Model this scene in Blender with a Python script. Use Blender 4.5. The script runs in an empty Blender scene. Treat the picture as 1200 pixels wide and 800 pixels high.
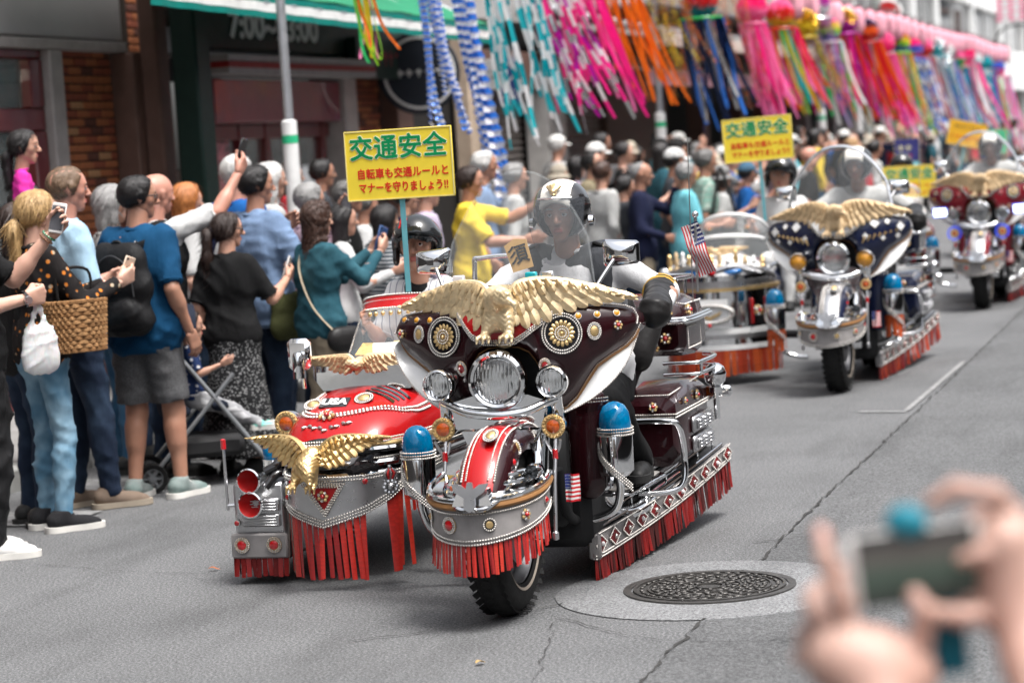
import bpy, math, random
import numpy as np
from math import sin, cos, pi, radians as rad, atan2, sqrt, hypot
from mathutils import Matrix, Vector, Euler

# ------------------------------------------------------------------ camera, sky, sun, exposure
S = bpy.context.scene
COL = S.collection
CAM_H = 1.75
ROLL = math.atan(.065)
PITCH = rad(4.5515)
YAW = rad(16.955)          # the camera looks this far to the left of the street direction (+Y)
F_PX = 2833.0
cam = bpy.data.cameras.new('camera')
cam.sensor_width = 36.0
cam.lens = 36.0 * F_PX / 1200.0
cam.clip_start = .05
cam.clip_end = 2000
cam.dof.use_dof = True
cam.dof.focus_distance = 9.7
cam.dof.aperture_fstop = 2.5
cam.dof.aperture_blades = 9
cam_o = bpy.data.objects.new('camera', cam)
COL.objects.link(cam_o)
_fw = Vector((-sin(YAW) * cos(PITCH), cos(YAW) * cos(PITCH), -sin(PITCH)))
_rt = Vector((cos(YAW), sin(YAW), 0))
_up = _rt.cross(_fw)
_r2 = _rt * cos(ROLL) + _up * sin(-ROLL)
_u2 = _up * cos(ROLL) + _rt * sin(ROLL)
_m = Matrix((_r2, _u2, -_fw)).transposed().to_4x4()
_m.translation = (0, 0, CAM_H)
cam_o.matrix_world = _m
S.camera = cam_o

SUN_EL, SUN_AZ = rad(68), rad(115)
w = bpy.data.worlds.new('World')
S.world = w
w.use_nodes = True
nt = w.node_tree
bg = nt.nodes['Background']
sky = nt.nodes.new('ShaderNodeTexSky')
sky.sky_type = 'NISHITA'
sky.sun_disc = False
sky.sun_elevation = SUN_EL
sky.sun_rotation = SUN_AZ
sky.air_density = 1.0
sky.dust_density = 6.0
sky.ozone_density = 1.0
hsv = nt.nodes.new('ShaderNodeHueSaturation')       # an overcast sky: nearly colourless
hsv.inputs['Saturation'].default_value = .34
nt.links.new(sky.outputs[0], hsv.inputs['Color'])
nt.links.new(hsv.outputs[0], bg.inputs['Color'])
bg.inputs['Strength'].default_value = .105
sl = bpy.data.lights.new('sun', 'SUN')
sl.energy = 1.5
sl.angle = rad(20)
sl.color = (1, .985, .96)
so = bpy.data.objects.new('sun', sl)
COL.objects.link(so)
# from behind the camera and to the right, high up (same direction as the sky's sun)
_sd = Vector((sin(SUN_AZ) * cos(SUN_EL), cos(SUN_AZ) * cos(SUN_EL), sin(SUN_EL)))
so.rotation_euler = _sd.to_track_quat('Z', 'Y').to_euler()
S.view_settings.view_transform = 'Standard'
S.view_settings.look = 'None'
S.view_settings.exposure = 1.45
S.view_settings.gamma = 1
S.render.engine = 'CYCLES'
S.cycles.use_denoising = True
S.cycles.max_bounces = 9
S.cycles.diffuse_bounces = 3
S.cycles.glossy_bounces = 4
S.cycles.transparent_max_bounces = 12
S.cycles.caustics_reflective = False
S.cycles.caustics_refractive = False
S.cycles.sample_clamp_indirect = 6

# ------------------------------------------------------------------ where a photo pixel lies in the street (measuring aid)
def ray(px, py):
    dx, dy = px - 600, py - 400
    c, s = cos(ROLL), sin(ROLL)
    x, y = dx * c - dy * s, dx * s + dy * c
    fw = F_PX * cos(PITCH) - y * sin(PITCH)
    up = -y * cos(PITCH) - F_PX * sin(PITCH)
    c, s = cos(YAW), sin(YAW)
    return np.array([x * c - fw * s, x * s + fw * c, up]), fw
def atX(px, py, X):
    r, _ = ray(px, py)
    return np.array([0, 0, CAM_H]) + r * (X / r[0])
def atY(px, py, Y):
    r, _ = ray(px, py)
    return np.array([0, 0, CAM_H]) + r * (Y / r[1])
def atZ(px, py, Z=0.):
    r, _ = ray(px, py)
    return np.array([0, 0, CAM_H]) + r * ((Z - CAM_H) / r[2])
def atD(px, py, d):
    r, fw = ray(px, py)
    return np.array([0, 0, CAM_H]) + r * (d / fw)

# ------------------------------------------------------------------ materials
MATS = {}
def lin(c):
    if isinstance(c, str):
        c = [int(c[i:i + 2], 16) / 255 for i in (0, 2, 4)]
    return tuple((v / 12.92 if v <= .04045 else ((v + .055) / 1.055) ** 2.4) for v in c)
class N:
    """a small node-graph writer"""
    def __init__(s, name):
        s.m = bpy.data.materials.new(name)
        s.m.use_nodes = True
        s.t = s.m.node_tree
        s.b = s.t.nodes['Principled BSDF']
    def n(s, typ, **kw):
        o = s.t.nodes.new('ShaderNode' + typ)
        for k, v in kw.items():
            if k in o.inputs: o.inputs[k].default_value = v
            else: setattr(o, k, v)
        return o
    def l(s, a, b): s.t.links.new(a, b)
    def coord(s, scale=(1, 1, 1), rot=(0, 0, 0), kind='Object'):
        tc = s.n('TexCoord'); mp = s.n('Mapping')
        mp.inputs['Scale'].default_value = scale
        mp.inputs['Rotation'].default_value = rot
        s.l(tc.outputs[kind], mp.inputs[0])
        return mp.outputs[0]
    def noise(s, vec, scale, detail=4, rough=.55):
        o = s.n('TexNoise', Scale=scale, Detail=detail, Roughness=rough)
        if vec is not None: s.l(vec, o.inputs['Vector'])
        return o.outputs[0]
    def ramp(s, fac, stops, interp='LINEAR'):
        o = s.n('ValToRGB'); r = o.color_ramp; r.interpolation = interp
        while len(r.elements) < len(stops): r.elements.new(.5)
        for e, (p, c) in zip(r.elements, stops):
            e.position = p; e.color = (*c, 1) if len(c) == 3 else c
        s.l(fac, o.inputs[0]); return o.outputs[0]
    def mix(s, fac, a, b, blend='MIX'):
        o = s.n('Mix'); o.data_type = 'RGBA'; o.blend_type = blend
        for v, i in ((fac, 0), (a, 6), (b, 7)):
            if hasattr(v, 'is_output'): s.l(v, o.inputs[i])
            elif i == 0: o.inputs[0].default_value = v
            else: o.inputs[i].default_value = (*v, 1) if len(v) == 3 else v
        return o.outputs[2]
    def math(s, op, a, b=0.):
        o = s.n('Math'); o.operation = op
        for v, i in ((a, 0), (b, 1)):
            if hasattr(v, 'is_output'): s.l(v, o.inputs[i])
            else: o.inputs[i].default_value = v
        return o.outputs[0]
    def sep(s, vec):
        o = s.n('SeparateXYZ'); s.l(vec, o.inputs[0]); return o.outputs
    def bump(s, h, strength=.3, dist=.01):
        o = s.n('Bump', Strength=strength, Distance=dist)
        s.l(h, o.inputs['Height']); s.l(o.outputs[0], s.b.inputs['Normal'])
    def set(s, **kw):
        al = dict(col='Base Color', rough='Roughness', metal='Metallic', coat='Coat Weight', crough='Coat Roughness', trans='Transmission Weight',
                  ior='IOR', alpha='Alpha', spec='Specular IOR Level', sheen='Sheen Weight', sss='Subsurface Weight', emit='Emission Color', estr='Emission Strength')
        for k, v in kw.items():
            i = s.b.inputs[al[k]]
            if hasattr(v, 'is_output'): s.l(v, i)
            elif k in ('col', 'emit'): i.default_value = (*v, 1)
            else: i.default_value = v
        return s
def M(name, col=(.5, .5, .5), rough=.5, metal=0, coat=0, var=.12, vscale=9., rvar=.1, bump=0, bscale=60., **kw):
    """plain procedural material: base colour with mottling, uneven roughness, fine relief"""
    if name in MATS: return MATS[name]
    g = N(name); v = g.coord()
    c = lin(col) if isinstance(col, str) else tuple(col)
    f = g.noise(v, vscale, 5)
    dark = tuple(x * (1 - var) for x in c); lite = tuple(min(1, x * (1 + var)) for x in c)
    g.set(col=g.ramp(f, [(.3, dark), (.7, lite)]), metal=metal, coat=coat, **kw)
    f2 = g.noise(v, vscale * 3.1, 3)
    g.set(rough=g.math('ADD', g.math('MULTIPLY', g.math('SUBTRACT', f2, .5), rvar * 2), rough))
    if bump: g.bump(g.noise(v, bscale, 4), bump, .004)
    if coat: g.set(crough=.03)
    elif not metal and 'spec' not in kw: g.set(spec=.22)
    MATS[name] = g.m
    return g.m

# ------------------------------------------------------------------ mesh writing
def A(*v): return np.array(v, float)
def unit(v):
    v = np.asarray(v, float); n = np.linalg.norm(v); return v / n if n > 1e-12 else v
class MB:
    """gathers geometry, then becomes ONE mesh object"""
    def __init__(s): s.V = []; s.F = []; s.n = 0
    def add(s, V, F, m=0, smooth=True):
        V = np.asarray(V, float).reshape(-1, 3)
        for f in (F if isinstance(F, list) else [F]):
            f = np.asarray(f, int)
            if f.size: s.F.append((f + s.n, m, smooth))
        s.V.append(V); s.n += len(V); return s
    def tf(s, mat):
        m = np.array(mat); s.V = [v @ m[:3, :3].T + m[:3, 3] for v in s.V]; return s
    def merge(s, o, mat=None, moff=0):
        for v in o.V:
            s.V.append(v if mat is None else v @ np.array(mat)[:3, :3].T + np.array(mat)[:3, 3])
        for f, m, sm in o.F: s.F.append((f + s.n, m + moff, sm))
        s.n += o.n; return s
    def mesh(s, name, mats, sharp=38):
        me = bpy.data.meshes.new(name)
        V = np.concatenate(s.V) if s.V else np.zeros((0, 3))
        me.vertices.add(len(V)); me.vertices.foreach_set('co', V.astype(np.float32).ravel())
        nl = sum(f.size for f, _, _ in s.F); npoly = sum(len(f) for f, _, _ in s.F)
        me.loops.add(nl); me.polygons.add(npoly)
        me.loops.foreach_set('vertex_index', np.concatenate([f.ravel() for f, _, _ in s.F]).astype(np.int32))
        tot = np.concatenate([np.full(len(f), f.shape[1]) for f, _, _ in s.F])
        me.polygons.foreach_set('loop_start', np.concatenate([[0], np.cumsum(tot)[:-1]]).astype(np.int32))
        me.polygons.foreach_set('material_index', np.concatenate([np.full(len(f), m) for f, m, _ in s.F]).astype(np.int32))
        me.polygons.foreach_set('use_smooth', np.concatenate([np.full(len(f), bool(sm)) for f, _, sm in s.F]))
        me.update(calc_edges=True); me.validate()
        if sharp: me.set_sharp_from_angle(angle=rad(sharp))
        for m in (mats if isinstance(mats, (list, tuple)) else [mats]): me.materials.append(m)
        return me
    def build(s, name, mats, parent=None, loc=None, rot=None, sharp=38, **tags):
        return link(name, s.mesh(name, mats, sharp), parent, loc, rot, **tags)
def link(name, data, parent=None, loc=None, rot=None, **tags):
    o = bpy.data.objects.new(name, data); COL.objects.link(o)
    if parent is not None: o.parent = parent
    if loc is not None: o.location = loc
    if rot is not None: o.rotation_euler = rot
    for k, v in tags.items():
        if v: o[k] = v
    return o
def thing(name, label, category, loc=(0, 0, 0), rotz=0, group=None):
    return link(name, None, None, loc, (0, 0, rotz), label=label, category=category, group=group)
def dup(root, loc, rotz=None, **tags):
    r = root.copy(); COL.objects.link(r); r.location = loc
    if rotz is not None: r.rotation_euler = (0, 0, rotz)
    for k, v in tags.items():
        if v: r[k] = v
    for ch in root.children:
        c = ch.copy(); COL.objects.link(c); c.parent = r
        for g in ch.children:
            d = g.copy(); COL.objects.link(d); d.parent = c
    return r

def frame(d, up=(0, 0, 1)):
    d = unit(d); up = np.asarray(up, float)
    if abs(np.dot(d, up)) > .98: up = A(1, 0, 0) if abs(d[0]) < .9 else A(0, 1, 0)
    x = unit(np.cross(up, d)); y = np.cross(d, x)
    return x, y, d
def quads(nu, nv, cu=False, cv=False):
    """faces of an nu x nv vertex grid (index u*nv+v)"""
    u = np.arange(nu if cu else nu - 1); v = np.arange(nv if cv else nv - 1)
    U, W = np.meshgrid(u, v, indexing='ij'); U = U.ravel(); W = W.ravel()
    U1 = (U + 1) % nu; W1 = (W + 1) % nv
    return np.stack([U * nv + W, U1 * nv + W, U1 * nv + W1, U * nv + W1], 1)
def box(c, s, R=None, bev=0.):
    c = np.asarray(c, float); h = np.asarray(s, float) / 2
    if bev <= 0:
        V = np.array([[x, y, z] for x in (-1, 1) for y in (-1, 1) for z in (-1, 1)]) * h
        F = np.array([[0, 1, 3, 2], [4, 6, 7, 5], [0, 4, 5, 1], [2, 3, 7, 6], [0, 2, 6, 4], [1, 5, 7, 3]])
        Fs = F
    else:
        b = min(bev, *(h * .95)); V = []; idx = {}
        for sx in (-1, 1):
            for sy in (-1, 1):
                for sz in (-1, 1):
                    for a in range(3):
                        p = A(sx, sy, sz) * (h - b); p[a] += A(sx, sy, sz)[a] * b
                        idx[sx, sy, sz, a] = len(V); V.append(p)
        Q = []; T = []
        for a in range(3):
            o1, o2 = (a + 1) % 3, (a + 2) % 3
            for sg in (-1, 1):
                q = []
                for s1, s2 in ((-1, -1), (1, -1), (1, 1), (-1, 1)):
                    k = [0, 0, 0]; k[a] = sg; k[o1] = s1; k[o2] = s2; q.append(idx[(*k, a)])
                Q.append(q if sg > 0 else q[::-1])
            for s1 in (-1, 1):
                for s2 in (-1, 1):
                    k0 = [0, 0, 0]; k1 = [0, 0, 0]; k0[o1] = k1[o1] = s1; k0[o2] = k1[o2] = s2; k0[a] = -1; k1[a] = 1
                    q = [idx[(*k0, o1)], idx[(*k1, o1)], idx[(*k1, o2)], idx[(*k0, o2)]]
                    Q.append(q if s1 * s2 < 0 else q[::-1])
        for sx in (-1, 1):
            for sy in (-1, 1):
                for sz in (-1, 1):
                    t = [idx[sx, sy, sz, a] for a in range(3)]; T.append(t if sx * sy * sz > 0 else t[::-1])
        V = np.array(V); Fs = [np.array(Q), np.array(T)]
    if R is not None: V = V @ np.asarray(R).T
    return V + c, Fs
def rotm(rx=0, ry=0, rz=0): return np.array(Euler((rx, ry, rz)).to_matrix())
def sweep(path, rings, closed=False, cap=True):
    """rings: (n,k,3) vertex rings in order"""
    R = np.asarray(rings, float); n, k = R.shape[:2]
    F = [quads(n, k, closed, True)]
    if cap and not closed:
        F.append(np.arange(k)[::-1][None]); F.append((np.arange(k) + (n - 1) * k)[None])
    return R.reshape(-1, 3), F
def tube(path, r, n=8, closed=False, cap=True, flat=1., up=(0, 0, 1)):
    P = np.asarray(path, float); m = len(P)
    r = np.full(m, r, float) if np.isscalar(r) else np.asarray(r, float)
    T = np.roll(P, -1, 0) - np.roll(P, 1, 0) if closed else np.gradient(P, axis=0)
    T = T / np.maximum(np.linalg.norm(T, axis=1)[:, None], 1e-9)
    x, y, _ = frame(T[0], up); X = [x]
    for i in range(1, m):
        x = X[-1] - T[i] * np.dot(X[-1], T[i]); X.append(unit(x))
    X = np.array(X); Y = np.cross(T, X)
    a = np.arange(n) * 2 * pi / n
    R = P[:, None] + r[:, None, None] * (np.cos(a)[None, :, None] * X[:, None] + flat * np.sin(a)[None, :, None] * Y[:, None])
    return sweep(P, R, closed, cap)
def lathe(prof, n=20, c=(0, 0, 0), axis=(0, 0, 1), cap=True, up=(0, 0, 1), flat=1.):
    """prof: list of (radius, height along axis)"""
    x, y, d = frame(axis, up); c = np.asarray(c, float); a = np.arange(n) * 2 * pi / n
    R = [c + d * h + r * (np.cos(a)[:, None] * x + flat * np.sin(a)[:, None] * y) for r, h in prof]
    return sweep(None, R, False, cap)
def ball(c, r, nu=12, nv=8, R=None):
    r = np.full(3, r, float) if np.isscalar(r) else np.asarray(r, float)
    th = np.linspace(.02, pi - .02, nv)
    a = np.arange(nu) * 2 * pi / nu
    V = np.stack([np.sin(th)[:, None] * np.cos(a), np.sin(th)[:, None] * np.sin(a), np.cos(th)[:, None] * np.ones(nu)], 2) * r
    if R is not None: V = V @ np.asarray(R).T
    return sweep(None, (V + np.asarray(c, float))[::-1])
def prism(poly, depth, o=(0, 0, 0), x=(1, 0, 0), y=(0, 0, 1), z=None):
    """extrude a 2-D outline (counter-clockwise in x,y) along -z by depth"""
    x = np.asarray(x, float); y = np.asarray(y, float); z = np.cross(x, y) if z is None else np.asarray(z, float)
    P = np.asarray(poly, float); k = len(P); o = np.asarray(o, float)
    top = o + P[:, :1] * x + P[:, 1:2] * y; bot = top - z * depth
    V = np.concatenate([top, bot]); i = np.arange(k); j = (i + 1) % k
    return V, [i[None], (i[::-1] + k)[None], np.stack([i, i + k, j + k, j], 1)]
def gridsurf(fn, nu, nv, thick=0.):
    """a sheet from fn(u,v)->xyz, thickened along its normals"""
    u = np.linspace(0, 1, nu); v = np.linspace(0, 1, nv)
    P = np.array([[fn(a, b) for b in v] for a in u], float)
    if not thick: return P.reshape(-1, 3), quads(nu, nv)
    du = np.gradient(P, axis=0); dv = np.gradient(P, axis=1); nn = np.cross(du, dv)
    nn /= np.maximum(np.linalg.norm(nn, axis=2)[..., None], 1e-9)
    B = P - nn * thick
    V = np.concatenate([P.reshape(-1, 3), B.reshape(-1, 3)]); k = nu * nv
    F = quads(nu, nv); Fb = F[:, ::-1] + k
    I = np.arange(k).reshape(nu, nv)
    e = np.concatenate([I[:, 0], I[-1, 1:], I[-2::-1, -1], I[0, -2:0:-1]]); e2 = np.roll(e, -1)
    return V, [F, Fb, np.stack([e2, e, e + k, e2 + k], 1)]
def smooth_path(pts, n=8, closed=False):
    """Catmull-Rom through pts"""
    P = np.asarray(pts, float); m = len(P)
    out = []
    for i in range(m if closed else m - 1):
        if closed: a, b, c, d = P[(i - 1) % m], P[i], P[(i + 1) % m], P[(i + 2) % m]
        else: a, b, c, d = P[max(i - 1, 0)], P[i], P[i + 1], P[min(i + 2, m - 1)]
        for t in np.arange(n) / n:
            out.append(.5 * (2 * b + (c - a) * t + (2 * a - 5 * b + 4 * c - d) * t * t + (3 * b - a - 3 * c + d) * t ** 3))
    if not closed: out.append(P[-1])
    return np.array(out)
def resample(path, step, closed=False):
    P = np.asarray(path, float)
    if closed: P = np.concatenate([P, P[:1]])
    L = np.concatenate([[0], np.cumsum(np.linalg.norm(np.diff(P, axis=0), axis=1))])
    n = max(2, int(round(L[-1] / step)) + (0 if closed else 1))
    t = np.linspace(0, L[-1], n, endpoint=not closed)
    return np.stack([np.interp(t, L, P[:, i]) for i in range(P.shape[1])], 1)
_ph = (1 + 5 ** .5) / 2
_OCT = np.array([[1, 0, 0], [-1, 0, 0], [0, 1, 0], [0, -1, 0], [0, 0, 1], [0, 0, -1]], float)
_ICO = np.array([[-1, _ph, 0], [1, _ph, 0], [-1, -_ph, 0], [1, -_ph, 0], [0, -1, _ph], [0, 1, _ph], [0, -1, -_ph], [0, 1, -_ph], [_ph, 0, -1], [_ph, 0, 1], [-_ph, 0, -1], [-_ph, 0, 1]]) / hypot(1, _ph)
_ICF = np.array([[0, 11, 5], [0, 5, 1], [0, 1, 7], [0, 7, 10], [0, 10, 11], [1, 5, 9], [5, 11, 4], [11, 10, 2], [10, 7, 6], [7, 1, 8], [3, 9, 4], [3, 4, 2], [3, 2, 6], [3, 6, 8], [3, 8, 9], [4, 9, 5], [2, 4, 11], [6, 2, 10], [8, 6, 7], [9, 8, 1]])
def beads(mb, path, r=.004, step=None, closed=False, m=0):
    P = resample(path, step or r * 2.05, closed); k = len(P)
    V = (P[:, None] + _ICO[None] * r).reshape(-1, 3)
    F = (_ICF[None] + (np.arange(k) * 12)[:, None, None]).reshape(-1, 3)
    mb.add(V, F, m); return mb
def arc(c, r, a0, a1, n=16, x=(1, 0, 0), y=(0, 0, 1)):
    t = np.linspace(a0, a1, n); rr = (r, r) if np.isscalar(r) else r
    return np.asarray(c, float) + rr[0] * np.cos(t)[:, None] * np.asarray(x, float) + rr[1] * np.sin(t)[:, None] * np.asarray(y, float)

# ------------------------------------------------------------------ organic shapes: blended distance fields -> surface nets
def snet(prims, vox, pad=.02):
    """prims: dicts a,b (ends), r or (ra,rb), k blend, ax=(axis,scale) flattening, clip=[(point,normal)...], sub=True to carve"""
    lo = np.min([np.minimum(p['a'], p['b']) - max(p['r']) * 1.05 for p in prims if not p.get('sub')], 0) - pad - vox * 2
    hi = np.max([np.maximum(p['a'], p['b']) + max(p['r']) * 1.05 for p in prims if not p.get('sub')], 0) + pad + vox * 2
    dim = np.ceil((hi - lo) / vox).astype(int) + 1
    f = np.full(dim, .5, np.float32)
    for p in prims:
        k = p.get('k', .02); rm = max(p['r']); e = rm * 1.05 + k + vox * 3
        i0 = np.maximum(((np.minimum(p['a'], p['b']) - e - lo) / vox).astype(int), 0)
        i1 = np.minimum(((np.maximum(p['a'], p['b']) + e - lo) / vox).astype(int) + 2, dim)
        if np.any(i1 <= i0): continue
        g = [lo[i] + vox * np.arange(i0[i], i1[i]) for i in range(3)]
        X = np.stack(np.meshgrid(*g, indexing='ij'), 3).astype(np.float32)
        a = p['a'].astype(np.float32); ab = (p['b'] - p['a']).astype(np.float32)
        q = X - a
        sc = 1.
        for ax, s in p.get('ax', []):
            ax = np.asarray(unit(ax), np.float32)
            t = (q @ ax) * (1 / s - 1); q = q + t[..., None] * ax
            ab = ab + np.dot(ab, ax) * (1 / s - 1) * ax; sc = min(sc, s)
        L2 = float(np.dot(ab, ab))
        if L2 > 1e-10:
            h = np.clip((q @ ab) / L2, 0, 1); q = q - h[..., None] * ab
            r = p['r'][0] + (p['r'][1] - p['r'][0]) * h
        else: r = p['r'][0]
        d = (np.sqrt((q * q).sum(3)) - r) * (sc if sc < 1 else 1)
        for cp, cn in p.get('clip', []):
            d = np.maximum(d, (X - np.asarray(cp, np.float32)) @ np.asarray(unit(cn), np.float32))
        sl = tuple(slice(i0[i], i1[i]) for i in range(3)); o = f[sl]
        if p.get('sub'):
            d = -d; h = np.clip(.5 - .5 * (d - o) / -k if False else .5 - .5 * (o - d) / k, 0, 1)
            f[sl] = o + (d - o) * h + k * h * (1 - h)
        else:
            h = np.clip(.5 + .5 * (o - d) / k, 0, 1)
            f[sl] = o + (d - o) * h - k * h * (1 - h)
    return nets(f, lo, vox)
def nets(f, lo, vox):
    s = f < 0; n = np.array(f.shape) - 1
    acc = np.zeros((*n, 3), np.float32); cnt = np.zeros(n, np.float32)
    def cut(i, j): return f[i[0]:n[0] + i[0], i[1]:n[1] + i[1], i[2]:n[2] + i[2]], f[j[0]:n[0] + j[0], j[1]:n[1] + j[1], j[2]:n[2] + j[2]]
    for ax in range(3):
        for u in (0, 1):
            for v in (0, 1):
                i = [0, 0, 0]; i[(ax + 1) % 3] = u; i[(ax + 2) % 3] = v; j = list(i); j[ax] = 1
                a, b = cut(i, j); c = (a < 0) != (b < 0)
                t = np.where(c, a / np.where(c, a - b, 1), 0)
                for q in range(3):
                    acc[..., q] += np.where(c, t if q == ax else i[q], 0)
                cnt += c
    act = cnt > 0; idx = np.full(n, -1, np.int64); idx[act] = np.arange(act.sum())
    V = acc[act] / cnt[act][:, None] + np.argwhere(act); V = V * vox + lo
    Q = []
    for ax in range(3):
        u, v = (ax + 1) % 3, (ax + 2) % 3
        a0 = [slice(1, -1)] * 3; a0[ax] = slice(0, -1); a1 = [slice(1, -1)] * 3; a1[ax] = slice(1, None)
        c = s[tuple(a0)] != s[tuple(a1)]; st = s[tuple(a0)]
        P = np.argwhere(c); P[:, u] += 1; P[:, v] += 1
        fl = st[c]
        def g(du, dv):
            R = P.copy(); R[:, u] += du; R[:, v] += dv
            ok = (R < n).all(1) & (R >= 0).all(1)
            out = np.full(len(R), -1); out[ok] = idx[tuple(R[ok].T)]; return out
        q = np.stack([g(-1, -1), g(0, -1), g(0, 0), g(-1, 0)], 1)
        q[~fl] = q[~fl][:, ::-1]
        Q.append(q[(q >= 0).all(1)])
    return V.astype(float), np.concatenate(Q)
def cp(a, b=None, r=.02, k=.02, **kw):
    a = np.asarray(a, float); b = a if b is None else np.asarray(b, float)
    r = (r, r) if np.isscalar(r) else r
    return dict(a=a, b=b, r=r, k=k, **kw)
def text(s, size, loc, rot, mat, parent=None, name='lettering', bold=0., ext=.0015, align='CENTER', sx=1., space=1.):
    c = bpy.data.curves.new(name, 'FONT'); c.body = s; c.size = size; c.offset = bold; c.extrude = ext
    c.align_x = align; c.align_y = 'CENTER'; c.space_character = space; c.materials.append(mat); c.resolution_u = 3
    o = link(name, c, parent, loc, rot); o.scale = (sx, 1, 1); return o

def marks(parent, loc, rot, w_, h_, m, rows=1, seed=0):
    """print that is too blurred to read in the photograph: short strokes only"""
    r = random.Random(seed); mb = MB()
    for k in range(rows):
        x = -w_ / 2; z = h_ / 2 - h_ * (k + .5) / rows; hh = h_ / rows * .6
        while x < w_ / 2 - hh * .5:
            q = hh * r.uniform(.5, .9)
            for j in range(2): mb.add(*box((x + q / 2, r.uniform(-.3, .3) * hh, 0), (q, hh * .14, .002))); mb.V[-1][:, 1] += z
            mb.add(*box((x + q * r.uniform(.3, .7), z, .0003), (hh * .14, hh, .002))); x += hh * 1.15
    return mb.build('print_marks', m, parent, loc, rot, kind='stuff')
# ------------------------------------------------------------------ ground
rng = np.random.default_rng(7)
random.seed(7)
def asphalt(name, base, agg, warm):
    g = N(name); v = g.coord()
    fine = g.noise(v, 95, 4, .8); mid = g.noise(v, 46, 4, .6); big = g.noise(v, .9, 5, .6)
    vo = g.n('TexVoronoi', Scale=150.); g.l(v, vo.inputs['Vector'])
    c = g.ramp(fine, [(.36, tuple(base * x * .33 for x in (1, 1, 1))), (.52, (base * .985, base, base * 1.03)), (.66, (base * agg * .99, base * agg, base * agg * 1.01))])
    c = g.mix(.55, c, g.ramp(mid, [(.3, (.75,) * 3), (.7, (1.2,) * 3)]), 'MULTIPLY')
    c = g.mix(.8, c, g.ramp(big, [(.3, (.78,) * 3), (.5, (1.,) * 3), (.75, (1.16,) * 3)]), 'MULTIPLY')
    st = g.noise(g.coord((1.6, .35, 1)), 1.2, 6, .65)     # long tyre-worn stains
    c = g.mix(.7, c, g.ramp(st, [(.36, (.7,) * 3), (.5, (1.,) * 3)]), 'MULTIPLY')
    g.set(col=c, rough=.82, spec=.35)
    g.bump(g.math('ADD', fine, g.math('MULTIPLY', vo.outputs[0], .8)), .55, .006)
    return g.m
A_OLD = asphalt('asphalt_worn', .128, 2.2, .95)
A_NEW = asphalt('asphalt_patch', .115, 1.7, .99)
CONC = asphalt('concrete_collar', .20, 1.5, .97)
def sheet(name, x0, x1, y0, y1, z, m, **t):
    mb = MB(); mb.add([[x0, y0, z], [x1, y0, z], [x1, y1, z], [x0, y1, z]], np.array([[0, 1, 2, 3]])); return mb.build(name, m, **t)
sheet('ground', -400, 400, -300, 900, -.06, A_OLD, kind='structure')
sheet('road', -6.75, 6.75, -60, 400, 0, A_OLD, kind='structure')
sheet('road_patch', -1.93, 6.7, -40, 300, .004, A_NEW, kind='structure')
PAVE = M('pavement_slab', (.22, .215, .21), .8, var=.2, vscale=3, bump=.3)
for sgn, nm in ((-1, 'pavement'), (1, 'pavement')):
    mb = MB(); mb.add(*box((sgn * 8.6, 150, .04), (3.4, 420, .14), bev=.01)); mb.build(nm, PAVE, kind='structure')
mk = MB()
for x in (-6.78, 6.78):
    for y in np.arange(2, 120, .6 if True else 1): mk.add(*box((x, y, .05), (.18, .59, .16), bev=.012))
mk.build('kerb', M('kerb_stone', (.26, .26, .25), .85, var=.2, bump=.3), kind='structure')
# joints and cracks: shallow irregular dark ribbons
CRK = M('crack_dark', (.045, .044, .043), .95)
def crack(pts, w, name='road_crack', z=.0075, jag=.02):
    P = resample(smooth_path([(*p, 0) for p in pts], 6), .05); P[:, 0] += rng.normal(0, jag * .35, len(P)); P[:, 1] += rng.normal(0, jag * .35, len(P))
    T = np.gradient(P, axis=0); Nn = np.stack([-T[:, 1], T[:, 0], 0 * T[:, 0]], 1); Nn /= np.linalg.norm(Nn, axis=1)[:, None] + 1e-9
    ww = w * .75 * (.15 + rng.random(len(P)) ** 1.5)[:, None] / 2
    V = np.stack([P + Nn * ww, P - Nn * ww], 1).reshape(-1, 3); V[:, 2] = z
    mb = MB(); mb.add(V, quads(len(P), 2)); mb.build(name, CRK, kind='structure')
crack([(-1.94, 3), (-1.92, 7), (-1.95, 11), (-1.93, 16), (-1.92, 30)], .022)
crack([(-2.05, 10.1), (-1.75, 10.25), (-1.3, 10.3), (0, 10.4)], .012)
crack([(-3.2, 8.1), (-2.85, 8.35), (-2.6, 8.7), (-2.5, 8.95)], .010)
crack([(-2.52, 8.55), (-1.95, 8.1), (-1.2, 8.2)], .008)
crack([(-5.5, 9.9), (-4.8, 9.6), (-4.25, 9.5)], .008)
crack([(-2.25, 7.3), (-2.4, 8.1), (-2.5, 8.5)], .006)
# white paint on the road
PAINT = M('road_paint', (.24, .24, .24), .7, var=.4, vscale=14, bump=.3, bscale=150)
def paint(pts, name='road_marking'):
    mb = MB(); k = len(pts); mb.add([(*p, .009) for p in pts], np.arange(k)[None]); mb.build(name, PAINT, kind='structure')
paint([(-2.02, 14.7), (-1.985, 14.7), (-1.945, 17.6), (-1.98, 17.6)])
paint([(-2.3, 14.70), (-1.99, 14.62), (-1.99, 14.66), (-2.3, 14.74)])
for y in (10.9, 12.1, 13.3, 14.5): paint([(-6.6, y), (-5.75, y), (-5.75, y + .45), (-6.6, y + .45)])
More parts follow.
